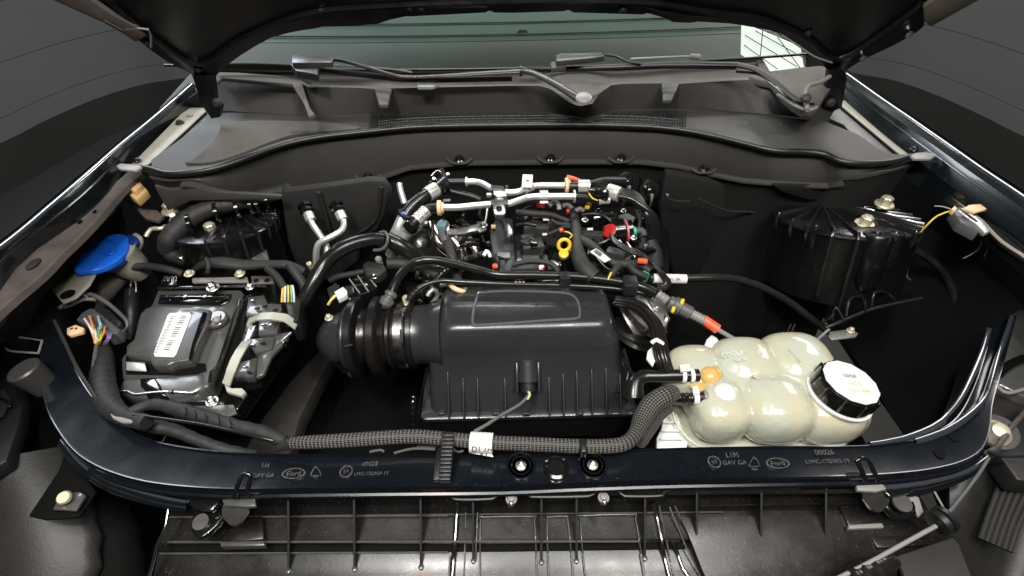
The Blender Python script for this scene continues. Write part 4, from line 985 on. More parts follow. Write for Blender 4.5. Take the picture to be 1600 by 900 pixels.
for c_, a, b in (('wire_w', (132, 498), (147, 528)), ('wire_w', (136, 502), (149, 532)), ('wire_o', (140, 494), (148, 536)), ('wire_b', (153, 494), (156, 520)), ('wire_b', (154, 500), (158, 516)), ('wire_g', (153, 512), (152, 534)), ('wire_y', (158, 518), (153, 540)), ('wire_o', (164, 510), (156, 532)), ('wire_v', (170, 520), (162, 538)), ('wire_v', (174, 520), (165, 538)), ('wire_y', (152, 526), (151, 540)), ('wire_w', (146, 508), (150, 538))):
    tube('wire', [(a[0], a[1], -0.012), ((a[0] + b[0]) / 2 + 2, (a[1] + b[1]) / 2, 0.0), (b[0], b[1], -0.02)], 1.6, c_, hc, 6)
slab('lock_tab', [(104, 513), (118, 507), (131, 512), (129, 518), (108, 524), (104, 522)], -0.01, 0.009, 'peach', hc, 0.0015)
for x in (112, 119): box('tab_window', x, 513.5, -0.0095, (3.4, 3, 1.5), 'railbrown', hc, rz(12), 0)
ht = T_('body_harness', 'black taped trunk dropping from the open connector and running along the support', 'wiring harness', 160, 600, 0.0)
tube('trunk', [(158, 534, -0.035), (163, 556, -0.035), (160, 585, -0.03), (162, 612, -0.02), (172, 635, 0.0), (196, 652, 0.015), (230, 660, 0.02)], [9, 13, 17, 18, 16, 12, 11], 'tape', ht, 16, corr=(0.024, 0.04))
tube('wrap', [(205, 643, 0.02), (240, 632, 0.02), (280, 640, 0.02), (320, 652, 0.02), (370, 666, 0.02), (410, 676, 0.02), (446, 690, 0.02)], [7, 9, 11, 11, 10, 11, 9], 'tape', ht, 14, corr=(0.03, 0.07))
tube('lower_wrap', [(196, 650, 0.0), (230, 664, -0.01), (270, 672, -0.02), (310, 688, -0.03), (350, 702, -0.04), (400, 712, -0.06)], [10, 11, 10, 9, 9, 8], 'tape', ht, 14, corr=(0.028, 0.05))
tube('thin_sleeve', [(152, 536, -0.02), (148, 560, -0.02), (146, 590, -0.015), (150, 615, 0.0), (163, 633, 0.01), (178, 646, 0.015)], 3.5, 'grey_pl', ht, 8)
tube('cord', [(208, 648, 0.03), (260, 655, 0.03), (320, 664, 0.03), (400, 682, 0.03), (440, 692, 0.02)], 2.6, 'rubber_shiny', ht, 8)
slab('foil_patch', [(170, 644), (180, 650), (196, 652), (212, 656), (206, 660), (190, 660), (176, 654)], 0.03, 0.008, 'greylight', ht, 0.002)
for k, (x, y) in enumerate(((290, 642), (305, 647), (322, 652), (342, 658), (360, 663))):
    tube('tape_edge', [(x - 2, y - 9, 0.028), (x + 1, y, 0.036), (x, y + 8, 0.028)], 0.8, 'rubber', ht, 5)
# u-shaped clip and bar left of module
uc = T_('wire_clip', 'small shiny wire clip hanging left of the control module', 'clip', 207, 445, -0.05)
tube('loop', [(203, 462, -0.05), (204, 444, -0.04), (208, 438, -0.035), (213, 444, -0.04), (213, 456, -0.05)], 1.6, 'steel', uc, 6)
tube('bar', [(207, 455, -0.08), (205, 490, -0.1), (203, 530, -0.14)], 10, 'plastic', uc, 10)

# ---- AC pipes
for pts, cap, lab in (([(481, 333, 0.055), (488, 350, 0.04), (502, 370, 0.02), (510, 384, 0.0), (511, 400, -0.02), (509, 420, -0.05)], (475, 320), 'left capped aluminium pipe in front of the firewall'),
                      ([(530, 331, 0.06), (537, 346, 0.045), (534, 360, 0.035), (516, 371, 0.03), (499, 380, 0.02), (494, 394, 0.0), (494, 420, -0.05)], (526, 319), 'right capped aluminium pipe with a double bend in front of the firewall')):
    p = T_('aluminium_pipe', lab, 'pipe', pts[0][0], pts[0][1], pts[0][2], 'capped pipes at the firewall')
    tube('pipe', pts, 5.0, 'alu', p, 14)
    a, b = V(*pts[0]), V(*pts[1]); d = (a - b).normalized()
    lathe('collar', a - d * 0.022, d, [(0, 0.011), (0, 0.0125), (0.02, 0.0125), (0.022, 0.011)], 'alu', p, 16)
    lathe('cap', a, d, [(0, 0.013), (0.004, 0.017), (0.008, 0.017), (0.010, 0.013), (0.016, 0.013), (0.017, 0.018), (0.024, 0.018), (0.026, 0.012), (0.027, 0.004)], 'gloss', p, 8)
pv = T_('pipe_valve', 'small aluminium valve block where the two capped pipes end', 'valve', 488, 420, -0.05)
box('block', 490, 419, -0.045, (12, 8, 10), 'alu_dull', pv, rz(20)); lathe('stem', V(486, 418, -0.03), (0, -0.2, 1), [(0, 0.006), (0.016, 0.006), (0.017, 0.003)], 'zinc', pv, 10)

# ---- big arched hose
bh = T_('coolant_hose', 'big arched black hose left of the engine', 'hose', 560, 375, 0.0)
tube('hose', [(462, 486, -0.06), (478, 464, -0.035), (492, 438, -0.01), (508, 412, 0.01), (530, 392, 0.03), (556, 380, 0.04), (584, 374, 0.045), (604, 375, 0.045)], 11.5, 'rubber_shiny', bh, 18)
tube('hose_end', [(606, 374, 0.04), (622, 382, 0.03), (640, 394, 0.01), (664, 414, -0.03)], 12.5, 'rubber_shiny', bh, 18)
tube('clip_ring', [(590, 366, 0.055), (600, 362, 0.06), (606, 370, 0.065), (604, 382, 0.05), (596, 390, 0.04), (584, 391, 0.035)], 2.6, 'grey_pl', bh, 8)
# ---- relay/bracket stack left of intake
rb = T_('sensor_module', 'black finned sensor module with a white plug and yellow wires', 'sensor', 565, 450, -0.02)
slab('body', [(546, 436), (574, 428), (590, 446), (586, 452), (560, 462), (552, 456)], -0.01, 0.035, 'gloss', rb, 0.003)
for a, b in (((546, 436), (562, 458)), ((559, 431), (576, 456)), ((572, 428), (588, 448))): tube('fin', [(a[0], a[1], -0.006), (b[0], b[1], -0.008)], 1.2, 'greylight', rb, 6)
slab('plug', [(522, 456), (536, 448), (542, 454), (542, 460), (528, 467)], -0.008, 0.014, 'white_pl', rb, 0.001)
slab('plug_neck', [(538, 447), (556, 444), (560, 454), (542, 460)], -0.012, 0.014, 'plastic', rb, 0.002)
for q in range(3): tube('wire', [(524, 461 + q, -0.012), (518, 467 + q, -0.016), (512 + q, 476, -0.03)], 1.5, 'wire_y' if q != 1 else 'wire_w', rb, 6)
for q in range(3): tube('lead', [(546 + q * 5, 466 - q, -0.015), (550 + q * 5, 472 - q, -0.02), (558 + q * 4, 478 - q, -0.04)], 1.3, 'greylight', rb, 6)
hexbolt(514, 497, 0.0, 6.5, 'zinc', rb, tall=1.5); hexbolt(585, 432, 0.0, 6, 'steel', rb, tall=1.5)
slab('boot', [(565, 412), (574, 406), (600, 410), (604, 420), (590, 430), (570, 428)], 0.01, 0.03, 'tape', rb, 0.007, 3)
tube('boot_tail', [(604, 412, -0.005), (625, 412, -0.01), (655, 418, -0.02), (688, 432, -0.04)], 10, 'tape', rb, 12)
tube('boot_tail', [(570, 424, -0.01), (550, 428, -0.015), (530, 432, -0.02), (516, 438, -0.03)], 5, 'tape', rb, 10)
lathe('bush', V(591, 404, 0.0), (0, -0.1, 1), [(-0.02, 0.008), (0, 0.008), (0.004, 0.005)], 'greylight', rb, 12)
slab('clip', [(510, 450), (520, 444), (522, 440), (532, 446), (524, 454), (516, 468)], -0.03, 0.01, 'tape', rb, 0.003)
# ================================================================== AIR FILTER BOX
ab = T_('air_filter_box', 'large charcoal plastic air filter box in the middle of the bay', 'air filter box', 830, 640, -0.18)
def rr_ring(x0, x1, y0, y1, z, r, n=5, tilt=0.0):
    out = []
    for cx, cy, a0 in ((x1 - r, y1 - r, 0), (x0 + r, y1 - r, 90), (x0 + r, y0 + r, 180), (x1 - r, y0 + r, 270)):
        for k in range(n + 1):
            a = R(a0 + 90 * k / n); x = cx + r * math.cos(a); y = cy + r * math.sin(a)
            out.append(Vector((x, y, z + tilt * (x - (x0 + x1) / 2))))
    return out
def loft(name, rings, m, parent, ang=35):
    bm = bmesh.new()
    vs = [[bm.verts.new(p) for p in r] for r in rings]
    n = len(rings[0])
    for i in range(len(rings) - 1):
        for k in range(n):
            bm.faces.new((vs[i][k], vs[i][(k+1) % n], vs[i+1][(k+1) % n], vs[i+1][k]))
    bm.faces.new(list(reversed(vs[0]))); bm.faces.new(vs[-1])
    return finish(bm, name, m, parent, ang)
ZB = -0.178
bx0, bx1 = V(672, 643, ZB).x, V(984, 638, ZB).x
by0 = V(830, 641, ZB).y
mx0, mx1, my0 = V(668, 560, -0.075).x, V(971, 556, -0.075).x, V(830, 556, -0.075).y
tx0, tx1, ty0 = V(676, 528, -0.03).x, V(966, 524, -0.03).x, V(830, 530, -0.03).y
ux0, ux1, uy0, uy1 = V(694, 490, -0.006).x, V(950, 486, -0.006).x, V(830, 505, -0.006).y, V(830, 449, -0.006).y
yb = uy1 + 0.02
loft('lid', [rr_ring(bx0, bx1, by0, yb + 0.04, ZB, 0.02), rr_ring(lerp(bx0, mx0, .5), lerp(bx1, mx1, .5), lerp(by0, my0, .5), yb + .03, -0.125, 0.022), rr_ring(mx0, mx1, my0, yb + .02, -0.075, 0.026),
    rr_ring(mx0 + .001, mx1 - .001, my0 + .001, yb + .015, -0.060, 0.030), rr_ring(mx0 + .005, mx1 - .005, my0 + .006, yb + .01, -0.046, 0.030), rr_ring(tx0 + .006, tx1 - .006, ty0 + .002, yb + .005, -0.034, 0.03),
    rr_ring(lerp(tx0, ux0, .5), lerp(tx1, ux1, .5), lerp(ty0, uy0, .5), yb, -0.017, 0.03), rr_ring(ux0 - .004, ux1 + .004, uy0 - .006, uy1 + .004, -0.009, 0.03), rr_ring(ux0 + .004, ux1 - .004, uy0 + .004, uy1 - .004, -0.006, 0.028)], 'airbox', ab, 50)
outl = smooth_poly([(738, 500), (746, 462), (756, 457), (800, 455), (870, 457), (893, 461), (903, 472), (906, 491), (898, 498), (850, 501), (750, 508), (741, 506)], 3)
bm = bmesh.new(); add_tube(bm, [V(p[0], p[1], -0.0045) for p in outl + outl[:1]], 0.0028, 6, 0.02); finish(bm, 'pad_ridge', 'airbox_ridge', ab)
# ribs on the front wall
def wall_y(z):
    t = (z - ZB) / (-0.075 - ZB); return by0 + (my0 - by0) * t
for x, h in ((703, 0.075), (726, 0.062), (748, 0.062), (790, 0.06), (858, 0.06), (880, 0.066), (901, 0.07), (924, 0.072), (946, 0.075), (968, 0.062)):
    xw = V(x, 640, ZB).x
    bm = bmesh.new()
    z0, z1 = ZB + 0.004, ZB + 0.004 + h
    pts = [Vector((xw - 0.0016, wall_y(z0) + 0.004, z0)), Vector((xw - 0.0016, wall_y(z0) - 0.024, z0)), Vector((xw - 0.0016, wall_y(z1) - 0.004, z1)), Vector((xw - 0.0016, wall_y(z1) + 0.006, z1))]
    add_prism(bm, pts, Vector((0.0032, 0, 0))); bevel(bm, 0.0008, 1)
    finish(bm, 'rib', 'airbox', ab)
fx0, fx1 = V(658, 650, ZB - .004).x, V(994, 640, ZB - .004).x
fy0 = V(830, 652, ZB - .004).y
loft('flange', [rr_ring(fx0, fx1, fy0, yb + .05, ZB - .012, 0.012), rr_ring(fx0, fx1, fy0, yb + .05, ZB - .002, 0.012), rr_ring(fx0 + .003, fx1 - .003, fy0 + .003, yb + .045, ZB, 0.012)], 'airbox', ab)
loft('lower_box', [rr_ring(fx0 + .02, fx1 - .02, fy0 + .02, yb, ZB - .12, 0.02), rr_ring(fx0 + .006, fx1 - .006, fy0 + .004, yb + .04, ZB - .014, 0.012)], 'plastic', ab)
for x in (690, 775, 822, 905, 975):
    bm = bmesh.new(); c = V(x, 643, ZB + .002); add_box(bm, c + Vector((0, -0.004, 0)), (0.016, 0.012, 0.012), None, 0.002); finish(bm, 'clip_tab', 'airbox', ab)
for a, b in (((962, 608), (994, 634)), ((958, 612), (975, 640))):
    tube('brace', [(a[0], a[1], -0.13), (b[0], b[1], ZB + .006)], 1.8, 'airbox', ab, 6)
tube('side_strut', [(668, 574, -0.09), (660, 610, -0.13), (654, 640, -0.17), (652, 662, -0.2)], 2.4, 'gloss', ab, 6)
tube('side_spring', [(646, 618, -0.15), (645, 640, -0.17), (646, 664, -0.2)], 4.5, 'gloss', ab, 10, corr=(0.012, 0.2))
# sensor on front wall
c = V(824, 575, -0.07)
sn = T_('airflow_sensor', 'black plug sensor on the front wall of the air filter box', 'sensor', 824, 585, -0.08)
dd = Vector((0.0, -0.74, -0.67)).normalized(); P1 = V(824, 562, -0.078)
lathe('socket', P1, dd, [(0, 0.017), (0.004, 0.0225), (0.045, 0.0225), (0.045, 0.019)], 'airbox', sn, 20)
lathe('plug', P1 + dd * 0.04, dd, [(0, 0.017), (0.025, 0.0165), (0.028, 0.014), (0.034, 0.012)], 'plastic', sn, 16)
for s in (-1, 1): bm = bmesh.new(); add_box(bm, P1 + dd * 0.035 + Vector((s * 0.0225, 0, 0)), (0.004, 0.012, 0.06), Vector((0, 0, 1)).rotation_difference(dd), 0.001); finish(bm, 'guide', 'airbox', sn)
tube('sheath', [(826, 618, -0.11), (812, 632, -0.1), (785, 648, -0.06), (760, 664, -0.02), (742, 674, 0.0)], 2.6, 'twist', sn, 10, corr=(0.006, 0.14))
for q, c_ in enumerate(('wire_y', 'wire_w', 'wire_g')): tube('wire', [(825 + q, 612, -0.11), (827 + q, 617, -0.108), (823 + q, 624, -0.108)], 1.3, c_, sn, 6)

# ------------------------------------------------------------------ intake duct
idt = T_('intake_duct', 'ribbed black intake duct with a bright steel clamp left of the air box', 'intake duct', 600, 525, -0.08)
c0 = V(696, 521, -0.075); k = mpp(V(600, 524, -0.08))
ax = (V(545, 527, -0.085) - c0).normalized()
def L(name, prof, m, ang=35): return lathe(name, c0, ax, [(a * k, b * k) for a, b in prof], m, idt, 48, ang=ang)
L('neck', [(0, 56), (14, 52), (26, 47), (40, 46), (46, 47)], 'airbox', 60)
L('cuff', [(44, 50), (44, 53), (50, 54), (52, 50), (54, 48), (72, 48), (74, 48), (76, 53), (80, 54), (83, 48), (86, 46), (90, 45), (94, 60), (96, 63), (106, 63), (109, 60), (110, 46), (113, 42), (122, 42), (126, 44), (128, 62), (130, 64), (139, 64), (141, 61), (142, 50)], 'rubber_shiny')
L('clamp_band', [(55, 48.5), (55, 51), (56, 52), (69, 52), (70, 51), (70, 48.5)], 'steel')
L('elbow_ring', [(140, 50), (142, 53), (146, 54), (150, 52), (152, 50)], 'airbox')
el = c0 + ax * 150 * k
tube('elbow', [el, el + ax * 12 * k + Vector((0, 0, -0.004)), el + ax * 15 * k + Vector((0, 0.004, -0.014)), el + ax * 14 * k + Vector((0, 0.01, -0.040)), el + ax * 10 * k + Vector((0, 0.02, -0.10))], 0, 'airbox', idt, 32, rm=[0.060, 0.058, 0.052, 0.046, 0.044], step=0.006)
slab('elbow_tab', [(546, 572), (562, 570), (567, 584), (543, 586)], -0.13, 0.012, 'airbox', idt, 0.002)
for (x, y) in ((547, 516), (547, 540)):
    tube('elbow_rib', [(x - 8, y + 1, -0.02), (x + 4, y - 1, -0.015)], 1.5, 'airbox', idt, 6)
# clamp screw
sc = V(637, 468, -0.005)
lathe('clamp_screw', V(630, 470, 0.0), Vector((1, 0.2, 0.1)), [(0, 0.009), (0.004, 0.012), (0.010, 0.012), (0.012, 0.008)], 'zinc', idt, 8)
box('clamp_housing', 632, 480, -0.005, (10, 14, 8), 'steel', idt, rz(-12), 0.002)
tube('clamp_worm', [(640, 466, 0.004), (650, 458, 0.008), (662, 448, 0.012), (668, 440, 0.014)], 3.2, 'steel', idt, 8, corr=(0.004, 0.2))
box('clamp_slot', 627, 525, -0.015, (5, 22, 2), 'ink', idt, rz(2, 50), 0.0005)
# frame member diagonal + dark clutter under
fm = T_('chassis_rail', 'dusty dark chassis rail deep below the intake duct', 'chassis rail', 440, 600, -0.35)
slab('rail', [(505, 538), (530, 540), (500, 590), (470, 650), (450, 720), (370, 720), (410, 650), (456, 590)], -0.30, 0.06, 'frame', fm, 0.012)
slab('crossbar', [(330, 690), (470, 560), (500, 570), (380, 700)], -0.37, 0.05, 'dark', fm, 0.012)
rad = T_('radiator', 'black radiator standing in the dark gap behind the support', 'radiator', 760, 700, -0.2)
yr = 0.43
bm = bmesh.new(); add_box(bm, Vector((0.02, yr, -0.34)), (1.0, 0.05, 0.3), None, 0.006); finish(bm, 'core', 'dark', rad)
bm = bmesh.new(); add_box(bm, Vector((0.02, yr, -0.19)), (1.04, 0.06, 0.03), None, 0.006); finish(bm, 'top_tank', 'plastic', rad)

# ------------------------------------------------------------------ long hoses
h1 = T_('vapour_hose', 'long smooth black hose crossing behind the air filter box', 'hose', 760, 425, 0.03)
tube('hose', [(611, 459, 0.015), (618, 442, 0.025), (630, 424, 0.03), (648, 410, 0.03), (672, 406, 0.03), (705, 411, 0.028), (745, 421, 0.025), (778, 429, 0.024), (840, 430, 0.024), (900, 432, 0.024), (955, 438, 0.024), (1000, 447, 0.024), (1026, 459, 0.024)], 6.8, 'rubber_shiny', h1, 16)
a, b = V(612, 458, 0.015), V(605, 470, 0.005)
lathe('end_collar', a, b - a, [(-0.004, 0.009), (0, 0.014), (0.006, 0.014), (0.008, 0.011), (0.012, 0.011), (0.014, 0.015), (0.02, 0.015), (0.03, 0.013)], 'grey_pl', h1, 16)
box('end_block', 605, 474, -0.01, (12, 14, 12), 'greylight', h1, rz(-15), 0.002)
bm = bmesh.new(); c = V(984, 446, 0.03); add_box(bm, c, (0.03, 0.036, 0.03), rz(-5), 0.004); finish(bm, 'clip', 'plastic', h1)
bm = bmesh.new(); c = V(984, 470, 0.0); add_box(bm, c, (0.026, 0.03, 0.02), rz(-5), 0.004); finish(bm, 'clip', 'plastic', h1)
bm = bmesh.new(); c = V(882, 436, 0.03); add_box(bm, c, (0.022, 0.026, 0.024), rz(0), 0.003); finish(bm, 'clip', 'plastic', h1)
h2 = T_('thin_vacuum_hose', 'thinner black hose running just in front of the long smooth hose', 'hose', 720, 442, 0.01)
tube('hose', [(637, 470, 0.01), (648, 456, 0.015), (664, 445, 0.02), (690, 439, 0.02), (730, 441, 0.018), (800, 444, 0.016), (880, 446, 0.014), (950, 450, 0.012), (1000, 457, 0.01), (1018, 464, 0.005)], 4.2, 'rubber_shiny', h2, 12)
tube('ribbed_sleeve', [(637, 470, 0.01), (646, 459, 0.016), (654, 452, 0.018)], 5.0, 'rubber', h2, 12, corr=(0.005, 0.12))
for x in (806, 812, 818, 850, 870, 890): box('tie', x, 441, 0.024, (4, 3, 2), 'greylight' if x < 820 else 'plastic', h2, rz(0), 0.0004)
# quick connector
qc = T_('quick_connector', 'grey quick connector with yellow clips and a red tag', 'hose connector', 1070, 485, 0.0)
pts = [(1028, 460, 0.024), (1044, 471, 0.02), (1060, 481, 0.014), (1080, 490, 0.006), (1100, 500, 0.0), (1122, 515, -0.01), (1156, 535, -0.03)]
P = [V(*p) for p in pts]
tube('hose_barb', [P[0], P[1]], 7.5, 'greylight', qc, 14, corr=(0.008, 0.1))
lathe('body', P[1], (P[3] - P[1]), [(0, 0.010), (0.002, 0.014), (0.010, 0.0145), (0.012, 0.018), (0.026, 0.018), (0.028, 0.014), (0.050, 0.014), (0.052, 0.011)], 'grey_pl', qc, 18)
tube('ribbed_end', [V(1076, 488, 0.008), V(1101, 501, 0.0)], 7.5, 'greylight', qc, 14, corr=(0.007, 0.08))
for x, y in ((1066, 472), (1052, 484)): box('yellow_clip', x, y, 0.03, (11, 5, 5), 'yellow', qc, rz(62), 0.001)
lathe('tag', V(1099, 499, 0.0), (V(1121, 514, -0.01) - V(1099, 499, 0.0)), [(0, 0.006), (0, 0.0105), (0.034, 0.0105), (0.034, 0.006)], 'orange', qc, 10)
tube('pipe', [P[4], P[5], P[6]], 3.6, 'greylight', qc, 10)

# ------------------------------------------------------------------ braided harness along the support
bh2 = T_('braided_harness', 'thick braided cable sleeve lying along the radiator support', 'wiring harness', 720, 692, 0.02)
tube('sleeve', [(436, 700, 0.012), (452, 693, 0.02), (480, 691, 0.026), (540, 688, 0.028), (600, 684, 0.03), (650, 682, 0.03), (700, 686, 0.028), (760, 691, 0.026), (830, 694, 0.026), (900, 697, 0.026), (950, 697, 0.026), (978, 692, 0.026), (994, 676, 0.02), (1003, 654, 0.012), (1018, 632, 0.01), (1040, 618, 0.01), (1052, 614, 0.0)], [5, 9, 10.5, 11, 11, 11, 11, 11, 11, 11, 11, 11, 12, 15, 17, 17, 14], 'braid', bh2, 20)
tube('inner_sleeve', [(1000, 690, 0.0), (1016, 668, -0.02), (1030, 648, -0.03), (1046, 634, -0.03)], 10, 'braid', bh2, 14)
tube('fray', [(428, 704, 0.01), (440, 697, 0.018), (452, 692, 0.022)], [2, 8, 11], 'tape', bh2, 12)
slab('tie_wrap', [(906, 684), (916, 684), (918, 706), (908, 706)], 0.045, 0.02, 'rubber', bh2, 0.003)
clp = T_('harness_clip', 'black ribbed clip strapping the braided sleeve to the support', 'clip', 692, 710, 0.04)
w1 = [(692, 668, 0.035), (708, 669, 0.035)]
for i in range(12):
    t = i / 12.0
    y = 674 + 75 * t; x = 700 - 6 * t
    z = 0.045 if t < 0.25 else (0.045 - (t - 0.25) * 0.05)
    slab('rung', [(x - 9, y), (x + 9.5, y), (x + 9, y + 7), (x - 9.5, y + 7)], z + 0.002 * (i % 2), 0.012, 'plastic', clp, 0.0014)
slab('side_tail', [(692, 690), (692, 748), (676, 750), (680, 712), (684, 698)], 0.012, 0.01, 'rubber', clp, 0.002)
lbw = T_('cable_label', 'cream folded paper tag wrapped round the braided sleeve', 'label', 752, 694, 0.04)
a, b = V(735, 691, 0.026), V(770, 693, 0.026)
lathe('wrap', a, b - a, [(0, 0.013), (0, 0.0165), ((b - a).length, 0.0165), ((b - a).length, 0.013)], 'white', lbw, 24)
slab('flap', [(734, 706), (768, 709), (771, 714), (736, 708)], 0.02, 0.001, 'white', lbw, 0)
text('print', 'D1 7A', 752, 702, 0.035, 0.012, 'ink', lbw, pos=V(753, 702, 0.034), tilt=rz(0, 40))
text('print', '4 3', 756, 709, 0.03, 0.009, 'ink', lbw, pos=V(756, 710, 0.0225), tilt=rz(0, 5))
for pts in ([(578, 706, 0.01), (594, 703, 0.012), (600, 706, 0.01)], [(616, 708, 0.006), (645, 701, 0.01), (680, 702, 0.01)], [(704, 700, 0.01), (716, 706, 0.01), (724, 704, 0.01)]):
    tube('loose_strand', pts, 2.0, 'grey_pl', bh2, 6)
slab('foam_scrap', [(650, 694), (672, 692), (686, 696), (676, 702), (650, 700)], 0.012, 0.006, 'tape', bh2, 0.002)

# ------------------------------------------------------------------ wire bundle right of airbox
wbn = T_('wire_bundle', 'shiny black wire bundle dropping between the air box and the tank', 'wiring harness', 1030, 530, 0.0)
base = [(962, 472, 0.0), (985, 476, 0.005), (1008, 488, 0.01), (1024, 508, 0.01), (1030, 532, 0.005), (1034, 556, 0.0), (1042, 582, -0.02)]
for ox, oy, oz in ((-5, 0, 0), (5, 0, 0), (0, -4, 0.006), (0, 4, -0.004), (-8, 2, -0.006), (8, 2, -0.006), (2, -7, 0.0)):
    tube('strand', [(x + ox * (0.5 + 0.5 * (i > 1)), y + oy * (1 if i < 3 else 0.3), z + oz) for i, (x, y, z) in enumerate(base)], 4.4, 'rubber_shiny', wbn, 8)
tube('white_tape', [(1018, 536, 0.012), (1026, 531, 0.018), (1036, 538, 0.012)], 3.5, 'white_pl', wbn, 8)
slab('white_flag', [(1020, 540), (1012, 548), (1010, 560), (1020, 572), (1026, 560)], -0.01, 0.006, 'tank_white', wbn, 0.002)
th = T_('throttle_body', 'cast aluminium throttle housing behind the right end of the air box', 'throttle housing', 1020, 480, -0.05)
lathe('bore', V(1016, 488, -0.06), Vector((0.7, 0.1, 0.45)), [(-0.05, 0.055), (-0.01, 0.052), (0.0, 0.057), (0.01, 0.057), (0.012, 0.045)], 'alu_dull', th, 28)
slab('flange', [(1002, 470), (1016, 462), (1036, 466), (1046, 484), (1044, 504), (1034, 514), (1028, 500), (1020, 484)], -0.02, 0.02, 'alu_dull', th, 0.005)
hexbolt(1026, 482, -0.015, 5, 'steel', th, tall=1.5); hexbolt(1042, 498, -0.02, 6, 'steel', th)
tube('boss', [(1020, 482, -0.012), (1030, 480, -0.012)], 3, 'alu', th, 8)
for k in range(2): lathe('bellow_ring', V(990 + 4 * k, 520 + 12 * k, -0.09), Vector((0.3, 0.3, 0.9)), [(0, 0.05), (0.006, 0.056), (0.012, 0.05)], 'rubber_shiny', th, 24)
lathe('clamp', V(1005, 505, -0.06), Vector((0.5, 0.2, 0.7)), [(0, 0.052), (0, 0.056), (0.012, 0.056), (0.012, 0.052)], 'silver', th, 24)
for p in ([(974, 545, -0.05), (982, 575, -0.08), (978, 600, -0.1)], [(972, 560, -0.06), (990, 590, -0.09), (986, 620, -0.12)]): tube('lead', p, 3, 'rubber_shiny', th, 8)

# ------------------------------------------------------------------ coolant tank
ct = T_('coolant_tank', 'milky yellowish lobed coolant expansion tank with a white topped cap', 'coolant tank', 1200, 690, -0.15)
bm = bmesh.new()
def ell(px, py, z, rx, ry, rz_, m=None):
    c = V(px, py, z); kk = mpp(c)
    b2 = bmesh.new(); bmesh.ops.create_icosphere(b2, subdivisions=4, radius=1.0)
    sq = lambda t, e: math.copysign(abs(t) ** e, t)
    for v in b2.verts:
        u = v.co; m_ = (abs(u.x) ** 2.7 + abs(u.y) ** 2.7 + abs(u.z) ** 2.7) ** (-1 / 2.7)
        v.co = c + Vector((u.x * m_ * rx * kk, u.y * m_ * ry * kk, u.z * m_ * rz_))
    vm = {v: bm.verts.new(v.co) for v in b2.verts}
    for f in b2.faces: bm.faces.new([vm[v] for v in f.verts])
    b2.free()
for e in ((1086, 585, -0.065, 46, 45, 0.050), (1160, 577, -0.065, 54, 49, 0.056), (1238, 574, -0.065, 56, 54, 0.060),
          (1122, 645, -0.065, 44, 42, 0.050), (1206, 640, -0.065, 56, 50, 0.056), (1282, 640, -0.075, 58, 52, 0.055),
          (1145, 612, -0.075, 84, 66, 0.050), (1222, 610, -0.075, 96, 68, 0.054), (1060, 600, -0.08, 24, 30, 0.04), (1300, 640, -0.09, 46, 46, 0.05),
          (1116, 600, -0.035, 20, 14, 0.016), (1136, 618, -0.035, 22, 20, 0.022)):
    ell(*e)
add_lathe(bm, V(1306, 628, -0.06), Vector((0.22, 0.06, 1)), [(-0.05, 0.050), (0.0, 0.050), (0.022, 0.048), (0.03, 0.048)], 32)
tank = finish(bm, 'body', 'tank', ct)
rm_ = tank.modifiers.new('remesh', 'REMESH'); rm_.mode = 'VOXEL'; rm_.voxel_size = 0.0032; rm_.use_smooth_shade = True
sm_ = tank.modifiers.new('smooth', 'SMOOTH'); sm_.factor = 0.5; sm_.iterations = 9
def ball(nm, px, py, z, r, m_, par): return lathe(nm, V(px, py, z) - Vector((r, 0, 0)), (1, 0, 0), [(r * (1 - math.cos(R(a_))), max(1e-4, r * math.sin(R(a_)))) for a_ in range(0, 181, 15)], m_, par, 22, ang=60)
ball('amber_dome', 1108, 590, -0.030, 0.0215, 'amber', ct)
ball('port_dome', 1131, 617, -0.026, 0.0225, 'tank_white', ct)
tube('weld_seam', [(1044, 612, -0.045), (1048, 636, -0.07), (1058, 662, -0.085), (1074, 684, -0.09), (1094, 697, -0.095), (1130, 700, -0.1), (1300, 697, -0.1), (1322, 688, -0.1)], 2.2, 'tank', ct, 8)
for pts_ in ([(1098, 560, -0.03), (1112, 556, -0.022)], [(1176, 586, -0.012), (1190, 596, -0.02)], [(1232, 546, -0.008), (1250, 566, -0.008)], [(1236, 600, -0.018), (1252, 606, -0.018)]): tube('moulded_rib', pts_, 2.0, 'tank', ct, 8)
slab('base_flange', [(1044, 640), (1052, 668), (1066, 690), (1082, 700), (1200, 702), (1316, 699), (1328, 690), (1330, 676), (1316, 660), (1200, 650), (1060, 620)], -0.115, 0.008, 'tank', ct, 0.003)
slab('mount_bracket', [(1036, 648), (1058, 645), (1066, 668), (1076, 690), (1072, 704), (1026, 706), (1026, 684), (1034, 668)], -0.10, 0.012, 'tank_white', ct, 0.003)
for q in range(3): tube('bracket_rib', [(1036 - q * 2, 660 + q * 13, -0.092), (1062 + q * 3, 660 + q * 13, -0.092)], 1.6, 'tank_white', ct, 6)
slab('rear_tab', [(1098, 545), (1104, 530), (1112, 522), (1122, 528), (1126, 540), (1110, 548)], -0.035, 0.012, 'tank_white', ct, 0.003)
slab('rear_tab', [(1040, 556), (1050, 546), (1056, 560), (1044, 572)], -0.06, 0.012, 'tank_white', ct, 0.003)
lathe('amber_port', V(1094, 589, -0.035), Vector((1, 0, 0)), [(0, 0.014), (0.012, 0.016), (0.024, 0.022), (0.034, 0.020), (0.042, 0.008)], 'amber', ct, 20)
slab('amber_stain', smooth_poly([(1078, 600), (1096, 596), (1110, 604), (1106, 612), (1088, 612)], 3), -0.022, 0.008, 'amber', ct, 0.003)
lathe('port', V(1104, 621, -0.03), Vector((1, 0.05, 0)), [(0, 0.009), (0.016, 0.010), (0.026, 0.014)], 'tank_white', ct, 16)
CA = Vector((0.16, 0.02, 1)).normalized()
